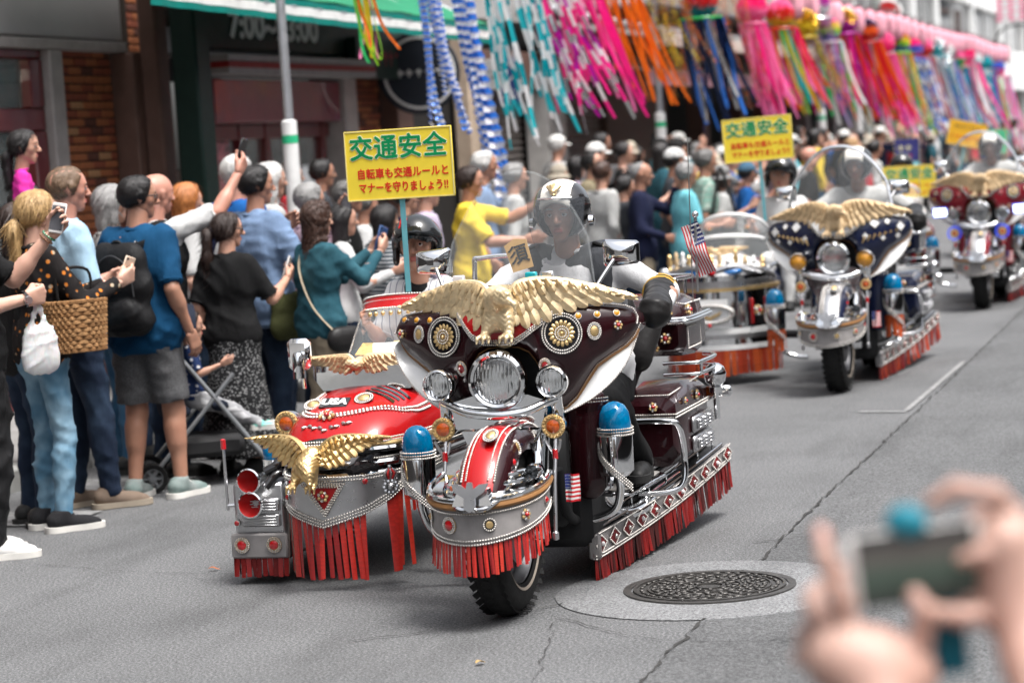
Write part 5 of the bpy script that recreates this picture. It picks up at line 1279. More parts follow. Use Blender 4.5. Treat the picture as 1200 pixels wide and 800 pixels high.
    bar(t, [(.345, 1.9, .95), (.36, 1.92, 1.75)], .0025, SATIN, 'whip_aerial', 6, 0)
    if deco == 'maroon':
        bar(t, [(.33, 2.08, 1.05), (.335, 2.10, 1.39)], .007, SATIN, 'flag_stick', 8, 0); mb = MB(); mb.add(*ball((.335, 2.10, 1.40), .016)); mb.build('flag_finial', CHROME, t)
        fl = flag(t, (.34, 2.10, 1.34), .24, .085, 0, tilt=0); fl.rotation_euler = (0, rad(72), rad(-8)); fl.location = (.345, 2.09, 1.37)
    # ---------------- running board with diamonds and fringe
    for side in (1,):
        plan = smooth_path([(.18, .60), (.205, .85), (.25, 1.2), (.31, 1.62), (.385, 2.2), (.392, 2.28)], 6)
        zb = lambda q: .095 + .165 * q ** 1.6; zt = lambda q: .195 + .135 * q ** 1.6
        b2_ = Band(plan[::1], zt, zb); pm = LEATHER if deco != 'navy' else SATIN
        bp = b2_.plate('running_board', pm, t, .012); b2_.trim(bp, ((0, .002), (1, .002), (1, .014)), .0045)
        mb = MB(); mb.add(*box((.175, .62, .145), (.05, .03, .105), bev=.008)); mb.build('board_end', pm, bp); 
        for k in range(11):
            q = .035 + .93 * k / 10; c = b2_.pt(np.array(q), (zt(q) + zb(q)) / 2 + .004, .002); nr = b2_.nrm(np.array(q)); nn_ = A(nr[0], nr[1], 0); x_ = A(-nr[1], nr[0], 0); mb = MB(); rx, rz = .062, .036
            qd = onplane(c + nn_ * .004, x_, A(0, 0, 1), [(rx, 0), (0, rz), (-rx, 0), (0, -rz)]); mb.add(np.concatenate([qd, [c + nn_ * .009]]), np.array([[0, 1, 4], [1, 2, 4], [2, 3, 4], [3, 0, 4]]), m=0, smooth=False); beads(mb, qd + nn_ * .001, .0042, closed=True, m=1); mb.add(*ball(c + nn_ * .010, .011, 8, 6), m=2)
            mb.build('diamond_patch', [M('maroon_leather', (.20, .012, .014), .45), PEARL, WHITEG if k % 3 == 0 else PEARL], bp)
        fringe(bp, b2_, .0, 1., 62 if full else 40, lambda q: zb(q) + .012, lambda q: .105 + .04 * q, MFR if deco != 'navy' else [OFR[1], MFR[0]], seed=9, wk=1.0, flare=-.04, lay=2 if full else 1)
        mb = MB(); R = np.array([[(x - .012, y, zt(q) - .012), (x - .17, y + .02, zt(q) - .012), (x - .17, y + .02, zt(q) - .03), (x - .012, y, zt(q) - .03)] for (x, y), q in zip(b2_.P, b2_.t)]); mb.add(*sweep(None, R)); mb.build('board_deck', MATT, t)
        for o_ in (.02, .055): mb = MB(); mb.add(*tube([(x - o_, y, zt(q) + .012 + (.03 if o_ > .03 else 0)) for (x, y), q in list(zip(b2_.P, b2_.t))[4::6]], .007, 8)); mb.build('board_rail', CHROME, t)
        for q in np.linspace(.1, .95, 8): p = b2_.pt(np.array(q), zt(q)); bar(t, [p + A(-.055, 0, -.02), p + A(-.055, 0, .04)], .005, name='rail_stud', sm=0)
    bar(t, [(.12, .95, .22), (.21, 1.1, .20), (.24, 1.5, .22), (.27, 2.35, .25)], .035, name='exhaust_pipe'); bar(t, [(.16, 1.0, .33), (.22, 1.3, .30), (.26, 2.3, .34)], .032, name='exhaust_pipe')
    V, F = snet([cp((.24, .78, .335), (.29, 1.12, .355), (.068, .075), .02, ax=[((0, 0, 1), .2)])], .008); mb = MB(); mb.add(V, F); mb.build('footboard', CHROME, t, sharp=0); V, F = snet([cp((.24, .79, .350), (.285, 1.10, .369), (.052, .058), .02, ax=[((0, 0, 1), .12)])], .006); mb = MB(); mb.add(V, F); mb.build('footboard_pad', M('studded_grey_pad', (.22, .21, .20), .6, bump=.8, bscale=200), t, sharp=0)
    for x in (-.12, .12): bar(t, [(x, .35, .50), (x, .5, .28), (x, 1.2, .22), (x, 1.7, .4)], .02, MATT, 'frame_tube')
    return t
def loft_y(rows, mat_fn=None, n=24, expo=2.6):
    """boat hull: rows of (y, cx, half width, z bottom, z top)"""
    R = []
    for y, cx, hw, zb, zt in rows:
        a = np.arange(n) * 2 * pi / n; c, s_ = np.cos(a), np.sin(a)
        x = cx + hw * np.sign(c) * np.abs(c) ** (2 / expo); z = (zb + zt) / 2 + (zt - zb) / 2 * np.sign(s_) * np.abs(s_) ** (2 / expo)
        R.append(np.stack([x, np.full(n, y), z], 1))
    return np.array(R)
def sidecar_red(t):
    cx = -.93
    # body: black hull, red hood and flanks
    rows = [(.60, cx, .10, .42, .52), (.66, cx - .01, .19, .38, .60), (.78, cx - .01, .255, .36, .70), (.95, cx, .285, .34, .755), (1.15, cx, .30, .33, .785), (1.35, cx, .31, .33, .80), (1.7, cx, .32, .33, .80), (2.2, cx, .31, .33, .80), (2.5, cx, .27, .36, .76), (2.62, cx, .15, .42, .66)]
    ys = np.linspace(.60, 2.62, 30); rows = [(y, *[np.interp(y, [r[0] for r in rows], [r[i] for r in rows]) for i in range(1, 5)]) for y in ys]
    R = loft_y(rows, n=32); V, F = sweep(None, R); zc = V[F[0]].mean(1)[:, 2]; mb = MB(); mb.add(V, F[0][zc > .575], 0); mb.F += [(F[0][zc <= .575], 1, True), (F[1], 1, True), (F[2], 1, True)]
    b = mb.build('sidecar_body', [P_RED, BLACKP], t)
    def top(x, y):
        r = [np.interp(y, [q[0] for q in rows], [q[i] for q in rows]) for i in (1, 2, 3, 4)]; u = min(.995, abs(x - r[0]) / r[1]); return (r[2] + r[3]) / 2 + (r[3] - r[2]) / 2 * (1 - u ** 2.6) ** (1 / 2.6)
    mb = MB()
    for o_ in (0, .012):   # bead line looping over the hood
        q = smooth_path([(cx - .20 + o_, 1.16), (cx - .215 + o_, .92), (cx - .17 + o_, .80 + o_), (cx - .05, .765 + o_), (cx + .08, .79 + o_), (cx + .18 - o_, .86 + o_), (cx + .235 - o_, .92), (cx + .262 - o_, 1.0), (cx + .275 - o_, 1.12)], 8); beads(mb, [(x, y, top(x, y) + .004) for x, y in q], .0078)
    for z, yo in ((.585, 0), (.597, 0), (.52, 0)):
        beads(mb, [(x, y, z) for x, y in [(q[1] + sx * (q[2] + .006), q[0]) for sx in (-1,) for q in rows[::-1][8:]] + [(q[1] + (q[2] + .006), q[0]) for q in rows[1:22]]], .0052)
    mb.build('bead_trim', PEARL, b, kind='stuff')
    mb = MB()
    for z, r_, k in ((.555, .016, 0), (.50, .018, 0), (.455, .018, 0)):
        pth = [(q[1] - q[2] - .012, q[0], z) for q in rows[::-1][10:-2]] + [(cx, .575, z)] + [(q[1] + q[2] + .012, q[0], z) for q in rows[2:22]]; mb.add(*tube(smooth_path(pth, 2), r_, 8))
    mb.build('bumper_bar', CHROME, t); mb = MB(); pth = [(q[1] - q[2] - .01, q[0], .575) for q in rows[::-1][10:-2]] + [(cx, .585, .575)] + [(q[1] + q[2] + .01, q[0], .575) for q in rows[2:22]]; mb.add(*tube(smooth_path(pth, 2), .009, 8)); mb.build('gold_moulding', GOLD, t)
    # hood decoration: plate, medallions, scroll and black streaks
    pn = unit(A(0, -.5, 1)); px = A(1, 0, 0); py = np.cross(pn, px)
    o = A(cx - .06, .865, top(cx - .06, .865) + .008); mb = MB(); mb.add(*prism([(-.062, -.035), (.062, -.035), (.062, .035), (-.062, .035)], .006, o, px, py, pn)); pb = mb.build('hood_plate', BLACKP, b)
    q = text('USA', .062, o + pn * .002, Matrix((px, py, pn)).transposed().to_euler(), WHITEG, pb, bold=.003)
    for x in (cx - .17, cx + .06): medallion(b, (x, .90, top(x, .90) + .004), pn, .042, 'cameo', up=(0, 1, 0))
    medallion(b, (cx - .06, .765, top(cx - .06, .765) + .006), (0, -.6, .8), .03, 'flower', up=(0, 1, 0), flat=1.5)
    mb = MB()
    for k in range(9):
        x = cx - .15 + .025 * k; y = .70 + .008 * abs(k - 4) + .006 * (k % 2); mb.add(*ball((x, y, top(x, y) + .003), (.016, .008, .008), 8, 6, rotm(0, 0, .7 * (-1) ** k)))
    mb.build('silver_scroll', SATIN, b)
    for k in range(4):
        y0 = 1.0 + .035 * k; mb = MB(); R_ = [[(x, y, top(x, y) + .003), (x, y + .022, top(x, y + .022) + .003)] for x, y in [(cx + .03 + .022 * j + .012 * k, y0 - .012 * j) for j in range(8)]]; R_ = np.array(R_); mb.add(R_.reshape(-1, 3), quads(8, 2)); mb.build('black_streak', BLACKP, b)
    # chrome cowl with flying eagle
    mb = MB(); mb.add(*prism([(-.24, 0), (-.20, -.055), (.20, -.055), (.27, .01), (.27, .055), (-.02, .035), (-.24, .055)], .14, (cx + .0, 1.10, .815), z=(0, -1, 0))); cw = mb.build('chrome_cowl', CHROME, t)
    mb = MB()
    for k in range(6): mb.add(*ball((cx - .1 + .045 * k + .02 * (k % 2), 1.095, .752), .013, 8, 6))
    mb.build('cowl_stud', PEARL, cw, kind='stuff')
    eagle(t, (cx - .02, 1.08, .875), .05, .82, CREAMG, 'flat')
    # windscreen with beaded frame and red visor
    def WP(u, v):
        s_ = 2 * u - 1; a = s_ * 1.35; return (cx + .02 + (.285 - .03 * v) * sin(a), 1.60 + .20 * v - (.30 - .12 * v) * cos(a), .835 + .235 * v + .04 * v * cos(a) - .02 * (1 - v) * (1 - cos(a)))
    V, F = gridsurf(WP, 31, 10); mb = MB(); mb.add(V, F); ws = mb.build('sidecar_windshield', SHIELD, t)
    mb = MB(); u = np.linspace(0, 1, 60)
    for v, o_ in ((0, 0), (.0, .012), (1, 0), (1, -.012), (.88, 0)): beads(mb, [A(*WP(a, v)) + A(0, -.004, o_) for a in u], .0062)
    for e in (0, 1): beads(mb, [WP(e, v) for v in np.linspace(0, 1, 20)], .0058)
    mb.build('bead_trim', PEARL, ws, kind='stuff')
    R_ = np.array([[A(*WP(a, v)) + A(0, -.004 - .0 * v, .012 * (v > .95)) for v in (.89, .95, 1.03)] for a in u]); mb = MB(); mb.add(R_.reshape(-1, 3), quads(60, 3)); vs = mb.build('red_visor', P_RED, ws); mb = MB(); beads(mb, [A(*WP(a, 1.04)) + A(0, -.008, .012) for a in u], .006)
    for k in range(9): mb.add(*ball(A(*WP(.25 + .06 * k, .80)) + A(0, -.006, 0), .011, 8, 6), m=1)
    mb.build('visor_stud', [PEARL, GOLD], ws, kind='stuff')
    mb = MB(); mb.add(*box((cx + .03, 1.62, .845), (.44, .34, .02), rotm(.1), bev=.005)); tr = mb.build('cockpit_tray', WHITEG, t)
    for x, y, w_, h_, c, r_ in ((cx - .06, 1.56, .13, .10, (.75, .74, .7), .3), (cx - .16, 1.60, .11, .09, (.72, .48, .12), -.2), (cx + .07, 1.58, .15, .10, (.72, .70, .66), .1), (cx + .0, 1.66, .16, .09, (.70, .55, .2), -.1)):
        mb = MB(); mb.add(*box((0, 0, 0), (w_, h_, .008), bev=.001)); mb.build('papers', M('paper_%d' % int(c[1] * 100), c, .7, var=.35, vscale=50), tr, (x, y, .89), (.55, 0, r_))
    # mirror on its stalk
    mb = MB(); mb.add(*box((cx - .265, 1.02, .93), (.105, .05, .135), bev=.018)); m_ = mb.build('mirror', CHROME, t); mb = MB(); mb.add(*lathe([(0, -.06), (.022, -.055), (.026, -.02), (.026, .035), (.018, .05), (0, .055)], 16, (cx - .255, .975, .89))); mb.add(*lathe([(.026, -.055), (.026, -.025), (.0, -.025)], 14, (cx - .255, .975, .885))); mb.build('bullet_lamp', CHROME, m_); bar(m_, [(cx - .26, 1.03, .87), (cx - .26, 1.04, .78)], .009, name='mirror_stalk', sm=0)
    # front leather plate with crest, triangle badge and fringe
    plan = smooth_path([(-1.165, .95), (-1.16, .74), (-1.13, .61), (-1.05, .52), (-.92, .475), (-.80, .50), (-.69, .575), (-.60, .70), (-.555, .86), (-.54, .98)], 8)
    zt = lambda q: .480 - .012 * sin(q * pi) + .05 * max(0, q - .6)
    zb = lambda q: float(np.interp(q, [0, .15, .26, .46, .60, .685, .76, .85, 1], [.375, .365, .335, .265, .315, .365, .43, .455, .475]))
    bnd = Band(plan, zt, zb); fp = bnd.plate('nose_plate', SATIN, t, .010, 100); bnd.trim(fp, ((0, .0), (0, .013), (1, 0), (1, .013), (1, .026)), .0058)
    def onb(q, z, off=.004): nr = bnd.nrm(np.array(q)); return bnd.pt(np.array(q), z, off), A(-nr[1], nr[0], 0), A(nr[0], nr[1], 0)
    c, x_, n_ = onb(.47, .395); tri = [(-.095, .05), (.095, .05), (0, -.085)]
    mb = MB(); k = onplane(c, x_, A(0, 0, 1), tri); mb.add(*prism([(a * .8, b_ * .8) for a, b_ in tri][::-1], .004, c + n_ * .002, x_, A(0, 0, 1), n_), m=1)
    for s_ in (1, .86, .74): beads(mb, onplane(c + n_ * .006, x_, A(0, 0, 1), [(a * s_, b_ * s_) for a, b_ in tri]), .0055, closed=True)
    mb.build('triangle_badge', [PEARL, M('badge_red', (.45, .02, .02), .5)], fp); medallion(fp, c + n_ * .008, n_, .026, 'flower')
    for q, z, sc in ((.685, .428, .85), (.20, .428, .8)):
        c, x_, n_ = onb(q, z); z_ = A(0, 0, 1); mb = MB()
        for k in range(10): a = k * 2 * pi / 10; mb.add(*ball(c + x_ * .035 * sc * cos(a) + z_ * (.028 * sc * sin(a) - .018), .012 * sc, 7, 5))
        mb.add(*ball(c - z_ * .018, .022 * sc, 10, 6))
        for k in range(5): mb.add(*tube(smooth_path([c + x_ * (k - 2) * .010 * sc + z_ * .014, c + x_ * (k - 2) * .017 * sc + z_ * .036 + n_ * .006, c + x_ * (k - 2) * .006 * sc + z_ * .056], 4), .006 * sc, 6), m=k % 2)
        mb.add(*ball(c + z_ * .064, .010 * sc, 7, 5)); beads(mb, [c + x_ * a - z_ * -.012 for a in np.linspace(-.034 * sc, .034 * sc, 9)], .005)
        mb.build('crown_crest', [SATIN, M('crest_red', (.42, .03, .03), .45)], fp)
    for q, z in ((.60, .445), (.335, .445), (.30, .38)): c, x_, n_ = onb(q, z); medallion(fp, c, n_, .014, 'gem')
    fringe(fp, bnd, .115, .60, 21, lambda q: zb(q) + .014, lambda q: zb(q) - .035, RFR, seed=21, wk=.8, gap_mats=lambda k: TFR if k in (3, 4, 6, 7) else None)
    fringe(fp, bnd, .67, .755, 4, lambda q: zb(q) + .014, lambda q: zb(q) - .06, RFR, seed=22, wk=1.0)
    fringe(fp, bnd, .765, .83, 4, lambda q: zb(q) + .014, lambda q: .155, RFR, seed=23, wk=1.02)
    eagle(t, (-.945, .43, .54), -.15, .90, GOLD, 'raised')
    # louvred corner box with horns
    mb = MB(); mb.add(*box((-1.285, 1.12, .265), (.235, .9, .33), bev=.015)); cb_ = mb.build('corner_box', SATIN, t)
    for z in (.335, .27):
        mb = MB(); mb.add(*box((-1.275, .663, z), (.17, .016, .052), bev=.004))
        for j in range(4): mb.add(*box((-1.275, .653, z - .018 + .012 * j), (.15, .016, .005), bev=.0015))
        mb.build('louvre_plate', SATIN, cb_)
    mb = MB(); mb.add(*box((-1.285, .655, .165), (.255, .03, .105), bev=.008)); gp = mb.build('lower_plate', LEATHER, cb_)
    for x in (-1.36, -1.215): medallion(gp, (x, .638, .17), (0, -1, 0), .034, 'ruby')
    medallion(cb_, (-1.385, .66, .26), (0, -1, 0), .013, 'gem')
    b3_ = Band([(-1.41, .9), (-1.41, .65), (-1.16, .65)], lambda q: .12, lambda q: .11); fringe(gp, b3_, .02, 1., 20, lambda q: .118, lambda q: .085, [MFR[2], MFR[0], RFR[1]], seed=25)
    for z, sc in ((.445, 1), (.345, 1.05)):
        mb = MB(); mb.add(*lathe([(.048 * sc, .004), (.054 * sc, .0), (.052 * sc, -.012), (.03 * sc, -.045), (.018, -.10), (.012, -.2), (0, -.2)], 28, (-1.295, .60, z), (-.05, -1, .0), cap=False)); h = mb.build('horn', CHROME, t)
        mb = MB(); mb.add(*lathe([(.0478 * sc, .003), (.036 * sc, -.025), (.018 * sc, -.05), (0, -.07)], 26, (-1.295, .599, z), (-.05, -1, .0), cap=False)); mb.build('horn_throat', M('horn_red', (.40, .012, .012), .35, coat=.4), h)
    bar(t, [(-1.295, .79, .445), (-1.295, .8, .38), (-1.28, .82, .36)], .012, name='horn_bracket'); bar(t, [(-1.25, .68, .47), (-1.2, .7, .50), (-1.19, .75, .56)], .022, BLACKP, 'hose'); bar(t, [(-1.24, .64, .41), (-1.2, .68, .46), (-1.17, .72, .46)], .018, BLACKP, 'hose')
    bar(t, [(-1.44, .70, .31), (-1.44, .70, .60)], .007, SATIN, 'jewel_rod', 8, 0); mb = MB(); mb.add(*lathe([(0, 0), (.012, 0), (.012, .04), (0, .045)], 10, (-1.44, .70, .57))); mb.build('ruby_tip', GEMR, t); bar(t, [(-1.44, .70, .33), (-1.38, .72, .33)], .008, SATIN, 'rod_arm', 8, 0)
    lamp(t, (-1.235, .93, .645), .048, 'side_lamp', glassm=GEMO); medallion(t, (-1.235, .915, .645), (0, -1, 0), .054, 'orangering', name='gold_bezel')
    mb = MB(); mb.add(*lathe([(0, 0), (.062, 0), (.062, .04), (0, .04)], 20, (-1.25, .82, .47))); c = mb.build('beacon_base', CHROME, t); mb = MB(); mb.add(*lathe([(.058, .04), (.06, .08), (.045, .12), (0, .14)], 20, (-1.25, .82, .47))); mb.build('blue_dome', BLUEL, c)
    wheel(t, (-1.37, 1.75, .30), .30, .12, False); bar(t, [(-.65, 1.5, .3), (-.3, 1.5, .3)], .03, MATT, 'strut'); bar(t, [(-.65, .9, .32), (-.12, .75, .28)], .025, MATT, 'strut')
    V, F = snet([cp((cx - .2, 2.22, .82), (cx + .2, 2.22, .82), .07, .03), cp((cx - .2, 2.3, .95), (cx + .2, 2.3, .95), .06, .05), cp((cx - .2, 1.95, .66), (cx + .2, 1.95, .66), .06, .03)], .016); mb = MB(); mb.add(V, F); mb.build('sidecar_seat', BLEATH, t, sharp=0)
    bar(t, [(cx + .12, 2.35, .80), (cx + .12, 2.36, 1.19), (cx + .16, 2.36, 1.24), (cx + .42, 2.36, 1.24), (cx + .46, 2.36, 1.2), (cx + .46, 2.36, .8)], .012, name='rear_rail')
def sidecar_drum(t, fr, paint, blue=True):
    """chrome drum-nosed sidecar with stacked bands, figurines and a bubble screen"""
    cx = -.98; a = np.linspace(-1.75, 1.75, 60)
    def ringpl(hw, y0): return [(cx + hw * sin(q), y0 + .42 - .46 * cos(q)) for q in a]
    B = lambda hw, y0, z1, z0: Band(ringpl(hw, y0), lambda q: z1, lambda q: z0)
    for nm, hw, z1, z0, m in (('drum_panel', .40, .66, .40, CHROME), ('lower_band', .405, .40, .36, WHITEG), ('lower_band', .415, .36, .325, SATIN), ('lower_band', .405, .325, .285, CHROME), ('lower_band', .415, .285, .25, WHITEG), ('upper_band', .41, .685, .66, GOLD), ('upper_band', .39, .735, .685, SATIN), ('upper_band', .375, .77, .735, CHROME)):
        B(hw, .62, z1, z0).plate(nm, m, t, .02)
    b_ = B(.40, .62, .62, .40); pl_ = b_.plate('white_plaque', WHITEG, t) if False else None
    c, nr = b_.pt(np.array(.5), .51, .006), b_.nrm(np.array(.5)); n_ = A(nr[0], nr[1], 0); x_ = A(-nr[1], nr[0], 0); mb = MB(); mb.add(*prism([(-.13, -.10), (.13, -.10), (.13, .10), (-.13, .10)][::-1], .01, c + n_ * .012, x_, A(0, 0, 1), n_)); pq = mb.build('white_plaque', WHITEG, t)
    mb = MB(); o_ = onplane(c + n_ * .022, x_, A(0, 0, 1), circ(.17, .06, 40)); mb.add(*tube(o_, .014, 6, closed=True)); mb.build('oval_rope', PEARL, pq); mb = MB()
    for sx in (-1, 1): mb.add(*prism([(0, -.02), (sx * .09, .02), (sx * .07, -.01), (0, -.045)][::sx], .008, c + n_ * .03, x_, A(0, 0, 1), n_))
    mb.build('wing_emblem', GOLD, pq); medallion(pq, c + n_ * .03 + A(0, 0, -.08), n_, .018, 'gem')
    for q in (.2, .3, .7, .8): mb = MB(); p = b_.pt(np.array(q), .51, .012); mb.add(*box(p, (.02, .02, .18), bev=.005)); mb.build('red_batten', P_RED, t)
    for q in (.26, .74, .15, .85): medallion(t, b_.pt(np.array(q), .51, .006), (*b_.nrm(np.array(q)), 0), .04, 'flower')
    fringe(t, B(.41, .62, .26, .25), .03, .97, 34, lambda q: .262, lambda q: .19, fr, seed=31, wk=1.02)
    V, F = snet([cp((cx, .95, .60), (cx, 2.2, .62), (.30, .30), .05, ax=[((0, 0, 1), .62)])], .03); mb = MB(); mb.add(V, F); b = mb.build('sidecar_body', paint, t, sharp=0)
    mb = MB(); V, F = snet([cp((cx, .98, .76), (cx, 1.1, .79), (.30, .28), .04, ax=[((0, 0, 1), .4)])], .02); mb.add(V, F); mb.build('nose_cap', WHITEG, t, sharp=0)
    for sx in (-1, 1):
        mb = MB(); mb.add(*tube(smooth_path([(cx + sx * .03, .70, .80), (cx + sx * .16, .74, .83), (cx + sx * .32, .86, .78), (cx + sx * .38, .98, .74)], 6), .022, 8)); mb.add(*tube(smooth_path([(cx + sx * .03, .68, .75), (cx + sx * .2, .72, .74), (cx + sx * .37, .92, .715)], 6), .018, 8)); mb.build('nose_scroll', SATIN, t)
        mb = MB(); mb.add(*ball((cx + sx * .12, .735, .785), (.09, .03, .028), 12, 8, rotm(0, sx * -.1, sx * .2))); mb.build('blue_eye_panel', M('enamel_blue', (.02, .16, .45), .25, coat=.6) if blue else P_RED, t)
    mb = MB(); mb.add(*ball((cx, .69, .79), .032, 12, 8)); mb.build('ruby_boss', GEMR, t)
    r = random.Random(5)
    for k in range(13):
        x = cx - .34 + .056 * k; y = .92 - .18 * cos((x - cx) * 4) + r.uniform(-.02, .02); h_ = r.uniform(.07, .13); mb = MB(); mb.add(*lathe([(0, 0), (.022, 0), (.018, .012), (.012, .02), (.02, h_ * .5), (.012, h_ * .7), (.016, h_ * .85), (.006, h_), (0, h_)], 10, (x, y, .83 - .06 * abs(x - cx)))); mb.build('figurine', [GOLD, CREAMG, WHITEG][k % 3], t)
    eagle(t, (cx, .90, .93), .0, .6, CREAMG, 'flat')
    def WP(u, v): s_ = 2 * u - 1; q = s_ * 1.4; return (cx + (.30 - .05 * v) * sin(q), 1.45 + .16 * v - (.34 - .14 * v) * cos(q), .84 + .33 * v * (1 - .35 * abs(s_) ** 2))
    V, F = gridsurf(WP, 25, 10); mb = MB(); mb.add(V, F); ws = mb.build('sidecar_windshield', SHIELD, t); bar(ws, [WP(u, 1) for u in np.linspace(0, 1, 30)], .014, WHITEG, 'screen_edge', 8, 0); bar(ws, [A(*WP(u, .55)) + A(0, -.008, 0) for u in np.linspace(0.1, .9, 24)], .014, WHITEG, 'screen_band', 8, 0)
    for sx in (-1, 1): medallion(ws, A(*WP(.5 + sx * .2, .75)) + A(0, -.008, 0), (0, -1, .3), .018, 'flower')
    bar(t, [(cx - .35, 1.0, .80), (cx - .38, 1.2, .82), (cx - .36, 2.1, .86)], .014, name='side_rail'); bar(t, [(cx + .35, 1.0, .80), (cx + .38, 1.2, .82), (cx + .36, 2.1, .86)], .014, name='side_rail')
    wheel(t, (cx - .42, 1.7, .30), .30, .12, False); bar(t, [(cx + .3, 1.2, .30), (-.1, 1.0, .3)], .03, MATT, 'strut')
    mb = MB(); mb.add(*ball((cx - .40, .95, .78), (.045, .03, .045))); mb.add(*tube([(cx - .38, .98, .6), (cx - .40, .96, .76)], .01, 6)); mb.build('side_lamp', CHROME, t)
    V, F = snet([cp((cx - .2, 2.1, .80), (cx + .2, 2.1, .95), .08, .03)], .02); mb = MB(); mb.add(V, F); mb.build('sidecar_seat', BLEATH, t, sharp=0)
GRP = 'decorated sidecar motorcycles in the parade'
BK1 = A(-2.70, 8.62, 0); BK2 = A(-2.60, 15.95, 0); BK3 = A(-2.31, 22.55, 0)
m1 = make_bike('dark maroon motorcycle with red sidecar, gilded eagles and red leather fringe', BK1, P_MAROON, 'maroon', P_RED, GRP)
sidecar_red(m1)
m2 = make_bike('navy blue motorcycle with diamond jewels and orange fringed drum sidecar', BK2, P_NAVY, 'navy', SATIN, GRP, full=False)
sidecar_drum(m2, OFR, P_NAVY)
m3 = make_bike('wine red motorcycle with bright white lamps, rearmost in the parade', BK3, P_WINE, 'wine', SATIN, GRP, full=False, lit=True)
sidecar_drum(m3, [RFR[1], OFR[0]], P_WINE, False)
# ------------------------------------------------------------------ people
def skin(name, c):
    if name in MATS: return MATS[name]
    g = N(name); v = g.coord(); f = g.noise(v, 35, 4); f2 = g.noise(v, 7, 3)
    c2 = tuple(min(1, a * b) for a, b in zip(c, (1.12, .92, .88)))
    g.set(col=g.mix(f2, g.ramp(f, [(.3, tuple(x * .88 for x in c)), (.7, c)]), c2), rough=.48, sss=.12); g.b.inputs['Subsurface Radius'].default_value = (.012, .005, .003); g.b.inputs['Subsurface Scale'].default_value = .6
    g.bump(g.noise(v, 320, 3), .12, .002); MATS[name] = g.m; return g.m
SK = [skin('skin_fair', (.56, .36, .275)), skin('skin_light', (.47, .285, .205)), skin('skin_tan', (.37, .205, .138)), skin('skin_ruddy', (.47, .25, .185))]
LIP = M('lip_skin', (.38, .12, .10), .4); EYEW = M('eye_white', (.62, .60, .58), .2); IRIS = M('iris_dark', (.02, .012, .01), .1)
def hairm(name, c):
    if name in MATS: return MATS[name]
    g = N(name); f = g.noise(g.coord((60, 60, 6)), 6, 4, .7); g.set(col=g.ramp(f, [(.3, tuple(x * .45 for x in c)), (.7, tuple(min(1, x * 1.5) for x in c))]), rough=.42, spec=.5); g.bump(f, .5, .006); MATS[name] = g.m; return g.m
HC = dict(black=hairm('hair_black', (.012, .010, .010)), brown=hairm('hair_brown', (.055, .025, .016)), dbrown=hairm('hair_dark_brown', (.03, .016, .012)), grey=hairm('hair_grey', (.26, .255, .25)), white=hairm('hair_white', (.55, .54, .52)),
          blond=hairm('hair_blond', (.50, .32, .14)), ginger=hairm('hair_ginger', (.42, .15, .04)), salt=hairm('hair_salt', (.12, .115, .11)), sandy=hairm('hair_sandy', (.16, .10, .06)))
def cloth(name, c, kind='plain', c2=(.7, .7, .7), rough=.85):
    if name in MATS: return MATS[name]
    g = N(name); v = g.coord(); big = g.noise(v, 6, 4); wv = g.noise(v, 260, 2, .8)
    base = g.ramp(big, [(.3, tuple(x * .82 for x in c)), (.7, tuple(min(1, x * 1.1) for x in c))])
    if kind == 'denim': base = g.mix(g.ramp(g.noise(v, 4.5, 3), [(.42, (0, 0, 0)), (.66, (1, 1, 1))]), base, c2)
    if kind == 'melange': base = g.mix(g.ramp(wv, [(.4, (0, 0, 0)), (.62, (1, 1, 1))]), base, c2)
    if kind == 'floral':
        vo = g.n('TexVoronoi', Scale=24.); g.l(v, vo.inputs['Vector']); base = g.mix(g.ramp(vo.outputs['Distance'], [(.20, (1, 1, 1)), (.30, (0, 0, 0))]), base, g.ramp(g.noise(v, 31, 1), [(.45, c2), (.55, (.40, .33, .24))], 'CONSTANT'))
    if kind == 'specks':
        vo = g.n('TexVoronoi', Scale=72.); g.l(v, vo.inputs['Vector']); base = g.mix(g.ramp(vo.outputs['Distance'], [(.26, (1, 1, 1)), (.36, (0, 0, 0))]), base, c2)
    if kind in ('stripes', 'pin', 'plaid'):
        s_ = g.sep(v)
        def st(o, f, lo): return g.ramp(g.math('SINE', g.math('MULTIPLY', o, f)), [(lo, (0, 0, 0)), (lo + .08, (1, 1, 1))])
        if kind == 'stripes': base = g.mix(st(s_[2], 260., .5), base, c2)
        elif kind == 'pin': base = g.mix(st(s_[0], 190., .9), base, c2)
        else: base = g.mix(st(s_[2], 130., .6), g.mix(st(s_[0], 130., .6), base, c2), tuple(x * .6 for x in c2))
    g.set(col=base, rough=rough, spec=.15); g.bump(g.math('ADD', wv, g.math('MULTIPLY', g.noise(g.coord((1, 1, .45)), 16, 4), 6.)), .35, .006); MATS[name] = g.m; return g.m
def vnorm(V, F):
    n = np.cross(V[F[:, 1]] - V[F[:, 0]], V[F[:, 2]] - V[F[:, 0]]); o = np.zeros_like(V)
    for i in range(F.shape[1]): np.add.at(o, F[:, i], n)
    return o / np.maximum(np.linalg.norm(o, axis=1)[:, None], 1e-12)
